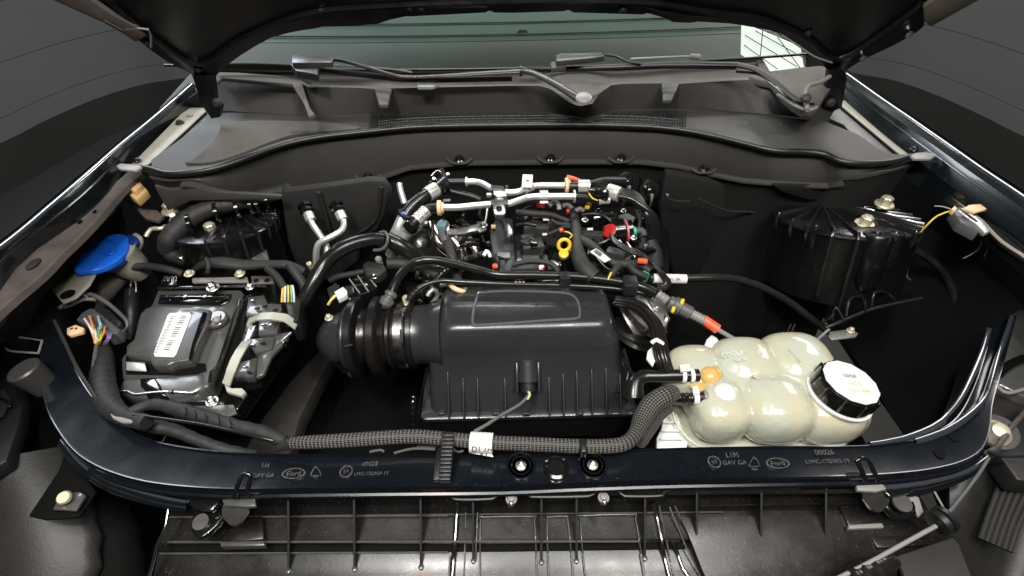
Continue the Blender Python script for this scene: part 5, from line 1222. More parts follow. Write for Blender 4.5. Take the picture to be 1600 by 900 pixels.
cc = V(1314, 613, -0.022)
lathe('neck_ring', cc - CA * 0.010, CA, [(0, 0.050), (0.0, 0.057), (0.005, 0.058), (0.006, 0.052)], 'tank_white', ct, 40)
cap = lathe('cap', cc - CA * 0.003, CA, [(0, 0.052), (0.002, 0.054), (0.026, 0.0525), (0.031, 0.0505), (0.033, 0.047), (0.033, 0.02)], 'gloss', ct, 40)
pd = [(0.0332 - 0.0332, 0.0)]
lathe('cap_label', cc + CA * 0.0305, CA, [(0, 0.0485), (0.0012, 0.0483), (0.0014, 0.047), (0.0016, 0.01)], 'white', ct, 12)
for i in range(10):
    a = 2 * math.pi * i / 10
    x_, y_ = frame_of(CA)
    bm = bmesh.new(); add_box(bm, cc + CA * 0.014 + (x_ * math.cos(a) + y_ * math.sin(a)) * 0.0535, (0.004, 0.004, 0.028), Vector((0, 0, 1)).rotation_difference(CA), 0.0012); finish(bm, 'cap_grip', 'gloss', ct)
q = Vector((0, 0, 1)).rotation_difference(CA)
for i, (s, sz, dy) in enumerate((('50/50', 0.011, 0.012), ('HOT', 0.012, -0.006), ('COOLANT', 0.009, -0.020))):
    text('cap_print', s, 0, 0, 0, sz, 'peach' if i else 'greylight', ct, tilt=q, pos=cc + CA * 0.0326 + q @ Vector((0.004, dy, 0)))
text('tank_text', 'COOLANT', 1150, 548, 0, 0.013, 'tank_white', ct, pos=V(1152, 552, -0.010), tilt=rz(8, 5))
text('tank_text', '50/50', 1160, 556, 0, 0.010, 'tank_white', ct, pos=V(1158, 562, -0.006), tilt=rz(8, 5))
# hoses to tank
ha = T_('tank_hose', 'smooth black hose with a white clamp on the amber port of the tank', 'hose', 1045, 588, -0.03, 'hoses on the coolant tank')
tube('hose', [(990, 620, -0.05), (992, 600, -0.035), (1004, 589, -0.03), (1030, 588, -0.028), (1060, 587, -0.026), (1091, 587, -0.026)], [17, 14, 11, 10, 10, 10.5], 'rubber_shiny', ha, 18)
for x in (1067, 1080):
    a = V(x - 3, 587, -0.026); b = V(x + 3, 587, -0.026); clampband('clamp_ring', a, b, 0.0125, 'white_pl', ha)
slab('clamp_ear', [(1062, 570), (1078, 568), (1080, 578), (1064, 580)], -0.006, 0.006, 'tank_white', ha, 0.001)
hb = T_('tank_hose', 'corrugated black hose with a white clamp below the amber port', 'hose', 1070, 622, -0.03, 'hoses on the coolant tank')
tube('hose', [(1048, 620, -0.04), (1066, 622, -0.034), (1082, 622, -0.03), (1090, 621, -0.03)], 8.5, 'rubber_shiny', hb, 16, corr=(0.007, 0.10))
tube('hose_end', [(1088, 621, -0.03), (1105, 621, -0.03)], 9.6, 'rubber', hb, 16)
a = V(1082, 621, -0.03); b = V(1090, 621, -0.03); clampband('clamp_ring', a, b, 0.0115, 'white_pl', hb)
a = V(1098, 621, -0.03); b = V(1103, 621, -0.03); clampband('clamp_ring', a, b, 0.0120, 'greylight', hb)
slab('clamp_ear', [(1082, 604), (1090, 602), (1094, 614), (1084, 616)], -0.012, 0.006, 'white_pl', hb, 0.001)

# ------------------------------------------------------------------ right side: vacuum hose to bracket, bracket, loose connector
vh = T_('vacuum_hose', 'long dark grey hose sweeping from the engine to the right side', 'hose', 1150, 435, 0.0)
tube('hose', [(1016, 434, 0.01), (1060, 435, 0.01), (1110, 434, 0.01), (1150, 436, 0.0), (1190, 449, -0.02), (1230, 470, -0.05), (1262, 494, -0.08), (1294, 518, -0.12)], 6.0, 'rubber', vh, 14)
a, b = V(1021, 435, 0.012), V(1072, 436, 0.012)
lathe('label_sleeve', a, b - a, [(0, 0.006), (0, 0.0105), ((b - a).length, 0.0105), ((b - a).length, 0.006)], 'white', vh, 18)
text('label_print', 'KC3C 3A', 1052, 435, 0.023, 0.009, 'ink', vh, pos=V(1050, 436, 0.0225), tilt=rz(-1, 20))
lathe('green_band', V(1003, 430, 0.012), V(1010, 434, 0.012) - V(1003, 430, 0.012), [(0, 0.008), (0, 0.0115), (0.013, 0.0115), (0.013, 0.008)], 'green', vh, 14)
hb2 = T_('hose_bracket', 'small cream metal bracket at the end of the sweeping hose', 'bracket', 1317, 522, -0.12)
slab('plate', [(1296, 518), (1324, 514), (1342, 520), (1338, 526), (1300, 531), (1295, 526)], -0.11, 0.006, 'alu_dull', hb2, 0.002)
hexbolt(1329, 517, -0.108, 6, 'zinc', hb2, tall=1.6)
bk = T_('cast_bracket', 'black openwork bracket low beside the right strut tower', 'bracket', 1360, 480, -0.15)
tube('rail', [(1290, 512, -0.06), (1310, 504, -0.05), (1360, 484, -0.045), (1410, 472, -0.04), (1440, 466, -0.04)], 2.8, 'plastic', bk, 8)
for a, b, c_ in (((1300, 500), (1306, 480), (1318, 500)), ((1322, 494), (1328, 468), (1346, 462)), ((1346, 462), (1352, 474), (1352, 486)), ((1362, 478), (1366, 458), (1380, 456)), ((1380, 456), (1392, 462), (1398, 470)), ((1286, 504), (1300, 494), (1302, 488))):
    tube('web', [(a[0], a[1], -0.045), (b[0], b[1], -0.02), (c_[0], c_[1], -0.04)], 1.8, 'plastic', bk, 6)
tube('strut', [(1266, 542, -0.1), (1280, 528, -0.08), (1296, 514, -0.06)], 2, 'greylight', bk, 6)
for x in (1230, 1236): tube('pin', [(x, 520, -0.06), (x + 6, 506, -0.04)], 1.0, 'silver', bk, 6)
lc = T_('loose_connector', 'grey connector block with a peach tab on the right fender flange', 'connector', 1510, 345, 0.11)
slab('body', [(1488, 328), (1500, 322), (1512, 326), (1540, 352), (1530, 362), (1500, 346)], 0.125, 0.025, 'grey_pl', lc, 0.003)
for a, b in (((1498, 330), (1528, 352)), ((1504, 326), (1534, 349)), ((1508, 328), (1526, 342))): tube('bar', [(a[0], a[1], 0.131), (b[0], b[1], 0.131)], 1.6, 'alu', lc, 6)
slab('silver_end', [(1524, 348), (1532, 343), (1548, 360), (1540, 364)], 0.132, 0.01, 'alu', lc, 0.0015)
slab('tab', [(1506, 325), (1514, 320), (1536, 318), (1543, 326), (1524, 331)], 0.14, 0.006, 'peach', lc, 0.001)
slab('tip', [(1487, 326), (1492, 321), (1496, 325), (1492, 330)], 0.13, 0.012, 'peach', lc, 0.001)
tube('yellow_wire', [(1484, 330, 0.12), (1465, 337, 0.11), (1448, 352, 0.09), (1432, 372, 0.05), (1422, 395, 0.01), (1420, 412, -0.03)], 1.2, 'wire_y', lc, 6)
tube('grey_wire', [(1460, 322, 0.12), (1474, 323, 0.125), (1488, 328, 0.125)], 1.1, 'greylight', lc, 6)
tube('black_wire', [(1420, 412, -0.03), (1416, 430, -0.06), (1424, 438, -0.08), (1432, 436, -0.08)], 1.6, 'grey_pl', lc, 6)
tube('grey_wire', [(1530, 364, 0.1), (1534, 378, 0.07), (1526, 392, 0.04), (1505, 404, 0.02)], 1.0, 'greylight', lc, 6)
tube('grey_wire', [(1538, 364, 0.1), (1544, 380, 0.07), (1542, 394, 0.04), (1538, 402, 0.03)], 1.0, 'greylight', lc, 6)
lathe('clip_foot', V(1428, 436, -0.08), (0, 0, 1), [(0, 0.016), (0.004, 0.015), (0.006, 0.008)], 'gloss', lc, 14)
# ================================================================== ENGINE
en = T_('engine', 'black engine with finned cover, coil packs and silver runners at the firewall', 'engine', 850, 400, -0.1)
slab('block', [(650, 336), (700, 300), (900, 290), (1010, 300), (1044, 340), (1050, 400), (1044, 470), (640, 470), (620, 430)], -0.10, 0.30, 'dark', en, 0.02)
slab('valve_cover', [(776, 356), (800, 330), (1000, 318), (1020, 350), (1016, 400), (1000, 436), (780, 440), (770, 400)], -0.05, 0.06, 'gloss', en, 0.012, 3)
slab('side_cover', [(764, 358), (776, 336), (802, 340), (806, 400), (804, 428), (772, 430)], -0.005, 0.06, 'plastic', en, 0.008)
for k in range(7):
    tube('fin', [(780 + k * 1.5, 338 + k * 5, 0.002), (792 + k * 1.2, 348 + k * 4.5, 0.0), (800, 362 + k * 3, -0.004)], 1.1, 'gloss', en, 6)
slab('cover_plate', [(777, 394), (797, 394), (797, 402), (777, 402)], 0.0, 0.004, 'greylight', en, 0.001)
for (x, y, w, h, a) in ((836, 346, 36, 14, 4), (838, 362, 40, 14, 0), (832, 388, 34, 26, 12), (836, 412, 40, 20, 0), (868, 356, 26, 12, -14), (824, 376, 20, 10, 20), (906, 388, 20, 20, 30), (945, 345, 40, 24, 0), (925, 372, 34, 14, -8), (962, 400, 30, 16, -25), (990, 346, 26, 18, 0), (820, 424, 44, 12, 2)):
    box('coil_pack', x, y, -0.005, (w, h, 22), 'coil' if (x % 3) else 'gloss', en, rz(a), 0.004)
for (x, y) in ((853, 343), (852, 366), (922, 358)):
    mark('plug_label', en, x, y, 0.018, 9, 5, 'white', 5)
for (x, y) in ((830, 374), (902, 360), (880, 372), (945, 360), (968, 378), (990, 372), (1000, 332), (935, 330), (914, 344), (974, 330), (812, 340), (870, 338)):
    hexbolt(x, y, 0.0 + random.uniform(0, .02), random.uniform(3.5, 5.5), 'steel' if random.random() < 0.4 else 'gloss', en, tall=1.4)
# silver runners
rn = T_('exhaust_runners', 'polished silver curved runners at the left end of the engine', 'exhaust manifold', 715, 380, -0.03)
for pts, r_ in (([(676, 350, 0.01), (682, 372, 0.0), (696, 388, -0.02), (716, 400, -0.05)], 9), ([(708, 374, 0.0), (716, 384, -0.01), (722, 400, -0.03), (722, 424, -0.06)], 9), ([(730, 378, -0.02), (742, 388, -0.03), (745, 404, -0.05)], 9), ([(690, 346, 0.0), (700, 356, -0.01), (700, 372, -0.03)], 7)):
    tube('runner', pts, r_, 'silver', rn, 16)
slab('heat_shield', [(700, 358), (745, 350), (745, 346), (758, 344), (760, 358), (750, 362), (700, 366)], 0.0, 0.006, 'alu_dull', rn, 0.002)
slab('gasket', [(702, 370), (736, 368), (740, 374), (706, 376)], -0.005, 0.005, 'railbrown', rn, 0.001)
hexbolt(756, 352, 0.006, 6, 'steel', rn, tall=1.6)
tube('stay', [(762, 322, 0.04), (760, 338, 0.02), (757, 350, 0.01)], 1.6, 'alu', rn, 6)
tube('tab', [(664, 349, 0.0), (674, 350, 0.0)], 4, 'alu_dull', rn, 8)

# silver heater pipes
z1 = 0.085
p1 = T_('coolant_pipe', 'upper silver pipe crossing behind the engine', 'pipe', 800, 292, z1, 'silver pipes across the engine')
tube('pipe', [(727, 284, z1), (742, 284, z1), (754, 287, z1), (768, 295, z1), (780, 300, z1), (796, 301, z1), (812, 299, z1), (828, 292, z1), (845, 290, z1), (882, 290, z1)], 5.2, 'alu', p1, 16)
lathe('end_bead', V(728, 284, z1), (-1, 0, 0), [(-0.004, 0.009), (-0.004, 0.0125), (0, 0.0125), (0, 0.009)], 'alu', p1, 14)
box('tag', 824, 283, z1 + 0.02, (16, 25, 1.5), 'white', p1, rz(-6, 20), 0.0); text('tag_print', 'H5', 824, 282, 0, 0.011, 'ink', p1, pos=V(824, 282, z1 + 0.024), tilt=rz(-96, 0, -20))
lathe('tag_wrap', V(820, 296, z1), V(832, 291, z1) - V(820, 296, z1), [(0, 0.009), (0, 0.0115), (0.022, 0.0115), (0.022, 0.009)], 'foil', p1, 14)
lathe('peach_collar', V(883, 290, z1), (1, 0, 0), [(0, 0.010), (0, 0.019), (0.006, 0.020), (0.010, 0.014), (0.012, 0.014)], 'peach', p1, 12)
p2 = T_('coolant_pipe', 'lower silver pipe crossing in front of the upper one', 'pipe', 780, 318, z1, 'silver pipes across the engine')
tube('pipe', [(692, 324, z1), (715, 324, z1), (745, 321, z1), (772, 319, z1), (792, 319, z1), (812, 313, z1), (828, 308, z1), (860, 307, z1), (896, 307, z1)], 5.4, 'alu', p2, 16)
lathe('yellow_collar', V(684, 325, z1), (1, 0, 0), [(0, 0.010), (0, 0.018), (0.008, 0.018), (0.010, 0.013), (0.014, 0.013)], 'peach', p2, 12)
lathe('end_bead', V(896, 307, z1), (1, 0, 0), [(0, 0.010), (0, 0.016), (0.004, 0.016), (0.004, 0.009)], 'alu', p2, 14)
box('foil_tag', 850, 300, z1 + 0.006, (13, 9, 1.5), 'foil', p2, rz(2), 0.0005); box('foil_tag', 850, 316, z1 - 0.004, (13, 6, 1.5), 'foil', p2, rz(2), 0.0005)
br = T_('pipe_bracket', 'shiny steel bracket clamping the two silver pipes together', 'bracket', 780, 308, z1)
slab('strap', [(770, 288), (788, 290), (792, 306), (776, 308), (770, 300)], z1 + 0.016, 0.01, 'steel', br, 0.003)
slab('foot', [(771, 309), (789, 309), (790, 332), (786, 336), (774, 336), (771, 330)], z1 + 0.014, 0.01, 'steel', br, 0.003)
lathe('nut', V(780, 327, z1 + 0.015), (0, -0.2, 1), [(0, 0.008), (0.003, 0.008), (0.003, 0.005)], 'gloss', br, 8)
for y in (297, 320):
    for x in (769, 792): lathe('rubber_ring', V(x - 2, y, z1), (1, 0.0, 0), [(0, 0.0085), (0, 0.0125), (0.006, 0.0125), (0.006, 0.0085)], 'rubber', br, 14)
box('lug', 764, 305, z1, (8, 7, 6), 'alu_dull', br, rz(0), 0.002)
# left hoses
g1 = T_('heater_hose', 'black hose with a foil clamp falling left of the engine from the upper joint', 'hose', 650, 320, 0.06, 'heater hoses')
tube('hose', [(695, 284, 0.085), (680, 297, 0.08), (660, 309, 0.075), (644, 322, 0.065), (632, 338, 0.05)], 10, 'rubber_shiny', g1, 16)
lathe('blue_mark', V(633, 333, 0.062), V(629, 340, 0.05) - V(633, 333, 0.062), [(0, 0.010), (0, 0.0172), (0.006, 0.0172), (0.006, 0.01)], 'rubber', g1, 14)
box('paint_mark', 630, 333, 0.074, (6, 6, 2), 'blue', g1, rz(0), 0.001)
a, b = V(682, 295, 0.081), V(668, 304, 0.077); clampband('foil_clamp', a, b, 0.0165, 'foil', g1)
tube('metal_pipe', [(629, 340, 0.048), (622, 356, 0.03), (613, 374, 0.0), (606, 388, -0.03)], 8.5, 'alu', g1, 16)
g2 = T_('heater_hose', 'short black hose joining the lower silver pipe with a ribbed foil clamp', 'hose', 660, 335, 0.06, 'heater hoses')
tube('hose', [(686, 325, z1), (672, 326, 0.08), (660, 332, 0.075), (650, 345, 0.065), (638, 360, 0.045)], 8, 'rubber', g2, 16)
a, b = V(666, 329, 0.077), V(650, 345, 0.066)
tube('foil_clamp', [a, (a + b) / 2, b], 10, 'foil', g2, 16, corr=(0.008, 0.06))
lathe('sleeve', V(646, 349, 0.062), V(634, 364, 0.04) - V(646, 349, 0.062), [(0, 0.016), (0.002, 0.018), (0.018, 0.018), (0.02, 0.014)], 'gloss', g2, 16)
tube('metal_pipe', [(636, 362, 0.04), (628, 374, 0.02), (618, 388, -0.01), (610, 400, -0.03)], 9, 'alu', g2, 16)
g3 = T_('thin_pipe', 'thin silver vertical pipe against the firewall left of the engine', 'pipe', 626, 305, 0.05)
tube('pipe', [(624, 286, 0.07), (626, 298, 0.055), (632, 318, 0.03)], 5, 'alu', g3, 12)
jn = T_('hose_joint', 'black cluster of hose joints and tees at the upper left of the engine', 'hose joint', 690, 280, 0.08)
lathe('tee', V(694, 290, 0.09), (0, -0.3, 1), [(-0.02, 0.013), (0.0, 0.013), (0.004, 0.009)], 'gloss', jn, 14)
tube('arm', [(700, 284, 0.085), (712, 284, 0.085), (726, 284, 0.085)], 5, 'rubber', jn, 12)
tube('arm', [(690, 266, 0.08), (694, 276, 0.085), (696, 286, 0.088)], 4.5, 'plastic', jn, 10)
tube('ring', [(674, 276, 0.08), (684, 266, 0.085), (692, 272, 0.085)], 2, 'silver', jn, 8)
tube('ring', [(670, 286, 0.08), (680, 280, 0.085), (688, 288, 0.085)], 2.4, 'gloss', jn, 8)
for x, y in ((678, 281), (686, 286), (676, 290), (700, 274)): lathe('stud', V(x, y, 0.09), (0, -0.2, 1), [(0, 0.005), (0.005, 0.004)], 'steel', jn, 8)
tube('lower_arm', [(690, 294, 0.07), (710, 300, 0.06), (735, 306, 0.05), (750, 312, 0.04)], 5, 'rubber', jn, 10)
box('foil_tag', 698, 313, 0.06, (11, 5, 2), 'greylight', jn, rz(0), 0.0005)
# right hose assembly
q1 = T_('heater_hose_assembly', 'black tee hose with foil clamps right of the silver pipes', 'hose', 935, 293, z1)
tube('hose', [(886, 291, z1), (905, 291, z1), (925, 289, z1), (945, 284, z1), (975, 284, 0.07)], 8, 'rubber', q1, 16)
a, b = V(903, 291, z1), V(921, 291, z1); clampband('foil_clamp', a, b, 0.0145, 'foil', q1, 1.1)
slab('tee_body', [(922, 282), (956, 286), (952, 304), (940, 302), (928, 300), (920, 296)], z1 + 0.012, 0.02, 'gloss', q1, 0.006)
tube('loop', [(928, 294, z1 + .012), (936, 298, z1 + .016), (946, 292, z1 + .014)], 1.8, 'silver', q1, 6)
a, b = V(950, 298, z1), V(968, 304, z1); clampband('foil_clamp', a, b, 0.0165, 'foil', q1, 1.1)
a, b = V(935, 313, 0.07), V(952, 312, 0.07); clampband('foil_clamp', a, b, 0.0085, 'foil', q1, 1.2)
tube('lower_hose', [(897, 307, z1), (915, 309, 0.08), (935, 313, 0.07), (955, 312, 0.065), (975, 310, 0.06)], 5, 'rubber', q1, 12)
tube('wire', [(920, 302, 0.09), (926, 310, 0.085), (934, 313, 0.08)], 1.1, 'wire_y', q1, 6)
tube('red_tab', [(886, 277, 0.09), (896, 279, 0.09), (912, 284, 0.09)], [4, 3.5, 2], 'orange', q1, 8)
for o in (-5, -1.5, 2, 5.5):
    tube('strand', [(962, 303 + o * .6, 0.08), (985, 305 + o, 0.078), (1003, 318 + o * .7, 0.07), (1016 + o, 338, 0.05), (1022 + o, 362, 0.01), (1020 + o * 1.4, 385, -0.03), (1022 + o * 1.6, 420, -0.09)], 5.2, 'rubber_shiny', q1, 10)
tube('sock', [(1016, 376, -0.01), (1020, 394, -0.03), (1024, 418, -0.06)], [9, 14, 13], 'tape', q1, 12)
# grommets
for x, y, lab in ((978, 284, 'left round rubber grommet on the firewall behind the engine'), (1013, 297, 'right round rubber grommet on the firewall behind the engine')):
    c = VY(x, y, 1.16)
    g = thing('firewall_grommet', lab, 'grommet', c, 'firewall grommets')
    lathe('ring', c, (0.1, -1, 0.35), [(0, 0.022), (0.002, 0.028), (0.008, 0.028), (0.010, 0.022)], 'rubber_shiny', g, 24)
    lathe('hub', c, (0.1, -1, 0.35), [(0, 0.018), (0.012, 0.016), (0.02, 0.010), (0.022, 0.004)], 'gloss', g, 16)
    for k in range(3): tube('lead', [c + Vector((0.004 * k, -0.02, 0)), c + Vector((0.0, -0.04, -0.02 - 0.003 * k)), c + Vector((-0.015, -0.05, -0.05))], 2, 'rubber', g, 6)
    lathe('stud', c + Vector((0.05, -0.012, -0.008)), (0, -1, 0.3), [(0, 0.004), (0.006, 0.003)], 'greylight', g, 8)
slab_y('grommet_plate', [(1000, 276), (1032, 284), (1036, 306), (1030, 326), (1012, 322), (996, 306)], 1.165, 0.01, 'gloss', fw, 0.003)

# dipstick
dp = T_('dipstick', 'yellow ring handled dipstick standing in the engine', 'dipstick', 880, 400, 0.0)
cD = V(881.5, 383, 0.05); kk = mpp(cD)
pts = [cD + Vector((math.cos(a) * 9.0 * kk, 0.3 * math.sin(a) * 9.5 * kk, math.sin(a) * 9.5 * kk * 0.95)) for a in [2 * math.pi * i / 16 for i in range(17)]]
bm = bmesh.new(); add_tube(bm, pts, 0.0042, 10, 0.004); finish(bm, 'ring', 'yellow', dp)
lathe('collar', V(881, 395, 0.042), V(880, 404, 0.02) - V(881, 395, 0.042), [(0, 0.006), (0.003, 0.011), (0.008, 0.011), (0.012, 0.008), (0.014, 0.009), (0.018, 0.008)], 'yellow', dp, 14)
tube('rod', [(880, 402, 0.02), (879, 412, 0.0), (878, 428, -0.04)], 2.4, 'silver', dp, 8)
# oil cap red
oc = T_('red_cap_valve', 'black vacuum pump with a red disc, pink ring and green collar', 'valve', 965, 362, 0.0)
cR = V(958, 362, 0.0)
lathe('body', V(955, 362, 0.005), (1, 0.05, 0.1), [(0, 0.022), (0.004, 0.030), (0.03, 0.030), (0.034, 0.024), (0.05, 0.024)], 'gloss', oc, 24)
lathe('red_disc', V(953, 361, 0.022), (-0.55, -0.35, 0.75), [(0, 0.015), (0.002, 0.0175), (0.004, 0.0175), (0.006, 0.012), (0.006, 0.006)], 'red', oc, 24)
lathe('pink_ring', V(977, 362, 0.005), (1, 0.05, 0.1), [(0, 0.022), (0, 0.0285), (0.004, 0.0285), (0.004, 0.022)], 'pink', oc, 24)
lathe('green_collar', V(984, 362, 0.008), (1, 0.03, 0.05), [(0, 0.010), (0, 0.016), (0.007, 0.016), (0.008, 0.012), (0.014, 0.012)], 'green', oc, 18)
tube('elbow', [(990, 362, 0.008), (1002, 360, 0.008), (1006, 366, 0.0), (1003, 378, -0.02), (1002, 390, -0.05)], 5.0, 'grey_pl', oc, 12)
slab('body_plate', [(938, 352), (950, 342), (976, 340), (984, 352), (982, 372), (960, 380), (944, 372)], -0.01, 0.02, 'gloss', oc, 0.006)
tube('wire', [(922, 370, 0.0), (932, 366, 0.01), (944, 367, 0.012), (952, 372, 0.01)], 1.4, 'silver', oc, 6)
tube('wire', [(936, 380, 0.0), (944, 378, 0.008), (952, 373, 0.01)], 1.2, 'greylight', oc, 6)
for o in (-3, 0, 3):
    tube('lead', [(954, 364, 0.03), (960, 376 + o, 0.03), (976, 388 + o, 0.03), (998, 396 + o, 0.03), (1018 + o * .5, 410 + o * .6, 0.03), (1034 + o, 428, 0.03), (1044 + o, 442, 0.025), (1038 + o * .5, 449 + o, 0.02), (1026, 450 + o, 0.02)], 2.4, 'rubber_shiny', oc, 8)
# taped engine harness
eh = T_('engine_harness', 'grey taped engine harness with a white barcode flag', 'wiring harness', 900, 400, 0.03)
tube('trunk', [(896, 328, 0.03), (898, 345, 0.035), (901, 362, 0.035), (902, 382, 0.035), (904, 400, 0.03), (912, 418, 0.03), (928, 434, 0.02)], [7, 8, 9, 8, 12, 13, 14], 'tape', eh, 14)
tube('branch', [(901, 372, 0.03), (915, 378, 0.035), (930, 388, 0.035), (945, 402, 0.035), (960, 412, 0.03), (978, 413, 0.03), (1000, 414, 0.025), (1016, 424, 0.02)], [8, 8, 7, 6, 6, 7, 6, 5], 'tape', eh, 12)
tube('branch', [(972, 412, 0.03), (962, 420, 0.03), (954, 432, 0.02)], 6, 'tape', eh, 10)
tube('branch', [(980, 412, 0.03), (992, 424, 0.03), (1010, 433, 0.02)], 6, 'tape', eh, 10)
tube('branch', [(890, 348, 0.03), (878, 342, 0.03), (862, 336, 0.03), (840, 334, 0.03), (806, 332, 0.03)], [5, 4, 5, 6, 5], 'tape', eh, 10)
tube('branch', [(896, 352, 0.03), (884, 350, 0.03), (872, 350, 0.03), (862, 344, 0.03)], 3, 'tape', eh, 8)
tube('branch', [(896, 356, 0.03), (882, 354, 0.03), (868, 362, 0.03), (856, 366, 0.03)], 3, 'tape', eh, 8)
strip('barcode_flag', [(926, 390, 0.05), (939, 399, 0.05), (950, 408, 0.05)], 13, 'white', eh, 0.002)
bm = bmesh.new()
for i in range(9):
    a = V(931 + i * 1.15, 389.5 + i * 0.85, 0.0525); add_box(bm, a + Vector((-0.002, -0.004, 0)), (0.0009 if i % 2 else 0.0016, 0.012, 0.0005), rz(-38))
o = finish(bm, 'flag_print', 'ink', eh); o['kind'] = 'stuff'
tube('small_lead', [(955, 426, 0.035), (952, 432, 0.035), (950, 437, 0.03)], 1.5, 'wire_y', eh, 6)
for x, y, w, h, a, m, nm, lab in ((845, 321, 13, 6, -18, 'red', 'red_lock_tab', 'flat red lock tab under the lower silver pipe'), (888, 329, 5, 12, -12, 'red', 'red_lock_tab', 'upright red lock tab left of the yellow flag'), (919, 322, 7, 12, -30, 'yellow', 'yellow_flag', 'small yellow flag below the foil clamps'), (1004, 408, 15, 8, -12, 'orange', 'orange_connector', 'orange red connector right of the barcode flag'), (877, 360, 6, 5, 20, 'orange', 'orange_clip', 'tiny orange clip behind the yellow dipstick ring'),
                              (846, 418, 8, 7, 0, 'white_pl', 'white_plug', 'small white plug with red latch left of the dipstick'), (773, 416, 7, 7, 0, 'orange', 'orange_seal', 'orange seal ring below the finned cover'), (771, 354, 7, 5, 0, 'peach', 'peach_clip', 'peach clip on the finned cover')):
    t = T_(nm, lab, nm.split('_')[-1], x, y, 0.04)
    box('body', x, y, 0.045, (w, h, 5), m, t, rz(a), 0.0012)
    box('stem', x + 1, y + 1, 0.03, (w * 0.5, h * 0.5, 14), 'plastic', t, rz(a), 0.001)
tube('red_latch', [(848, 422, 0.055), (851, 416, 0.055)], 1.4, 'red', eh, 6)
tube('yellow_wire', [(882, 362, 0.045), (888, 363, 0.05), (894, 368, 0.045), (890, 372, 0.04)], 1.2, 'yellow', eh, 6)
for p in ([(858, 322, 0.05), (864, 316, 0.055), (872, 318, 0.055), (874, 328, 0.045)], [(880, 322, 0.05), (888, 320, 0.055), (894, 326, 0.05)], [(900, 330, 0.05), (906, 326, 0.055), (912, 330, 0.05)]):
    tube('plug_boot', p, 4, 'greylight' if p[0][0] < 870 else 'grey_pl', eh, 10)
# extra clutter on the dark engine: looms
tc2 = T_('teal_connector', 'grey teal sensor plug on a braided lead left of the engine', 'connector', 692, 354, 0.05)
box('plug', 691, 353, 0.05, (15, 16, 12), 'teal', tc2, rz(-10), 0.003)
tube('boot', [(690, 360, 0.04), (692, 370, 0.035), (696, 378, 0.03)], 6, 'grey_pl', tc2, 10)
tube('sheath', [(697, 374, 0.03), (702, 388, 0.02), (707, 402, 0.01), (712, 420, -0.01), (716, 438, -0.03)], 7, 'braid_fine', tc2, 12)
cd = T_('ribbed_conduit', 'ribbed black conduit with a white clip lying across the runners', 'conduit', 735, 402, 0.02)
tube('conduit', [(712, 413, 0.015), (728, 406, 0.02), (744, 401, 0.025), (758, 396, 0.03)], 5.5, 'rubber_shiny', cd, 12, corr=(0.007, 0.14))
tube('white_clip', [(756, 400, 0.035), (760, 392, 0.04), (764, 396, 0.035), (766, 402, 0.03)], 3, 'white_pl', cd, 8)
cd2 = T_('ribbed_conduit', 'ribbed black conduit curving down behind the thin vacuum hose', 'conduit', 690, 430, 0.0)
tube('conduit', [(716, 420, 0.0), (702, 420, 0.01), (690, 428, 0.01), (682, 440, 0.0), (682, 458, -0.02)], 5.0, 'rubber_shiny', cd2, 12, corr=(0.009, 0.16))
tube('bright_edge', [(668, 462, -0.01), (676, 452, 0.0), (684, 460, -0.02), (676, 474, -0.04)], 4, 'alu_dull', cd2, 8)
bl = T_('belt_pulley', 'dark curved pulley housing left of the silver runners', 'pulley', 640, 400, -0.08)
lathe('wheel', V(660, 395, -0.08), (0.2, -0.5, 0.8), [(0, 0.075), (0.01, 0.08), (0.016, 0.076), (0.022, 0.08), (0.028, 0.076), (0.034, 0.08), (0.044, 0.075), (0.044, 0.05), (0.036, 0.02)], 'gloss', bl, 36)
for i, (pts, r_, m_) in enumerate((([(808, 352, 0.02), (822, 350, 0.03), (838, 352, 0.03)], 3, 'rubber'), ([(700, 442, 0.0), (712, 452, 0.0), (726, 456, -0.01)], 4, 'peach'), ([(774, 404, 0.02), (777, 416, 0.015), (773, 428, 0.0)], 5, 'rubber_shiny'),
     ([(800, 414, 0.02), (830, 408, 0.03), (860, 412, 0.03), (872, 424, 0.02)], 4.5, 'tape'), ([(908, 336, 0.03), (930, 334, 0.03), (948, 340, 0.03), (958, 350, 0.02)], 3, 'rubber'), ([(992, 330, 0.02), (1000, 345, 0.01), (998, 360, 0.0)], 4, 'rubber'), ([(930, 400, 0.0), (946, 420, 0.0), (968, 430, 0.0)], 4, 'rubber_shiny'), ([(980, 380, 0.0), (988, 392, 0.0), (992, 404, 0.0)], 3, 'silver'))):
    tube('engine_loom', pts, r_, m_, en, 8)
slab('bracket', [(966, 336), (980, 332), (992, 338), (990, 346), (972, 344)], 0.03, 0.01, 'grey_pl', en, 0.003)
slab('white_square', [(907, 355.5), (927, 355.5), (927, 361), (918, 361)], 0.0, 0.001, 'plastic', en, 0)

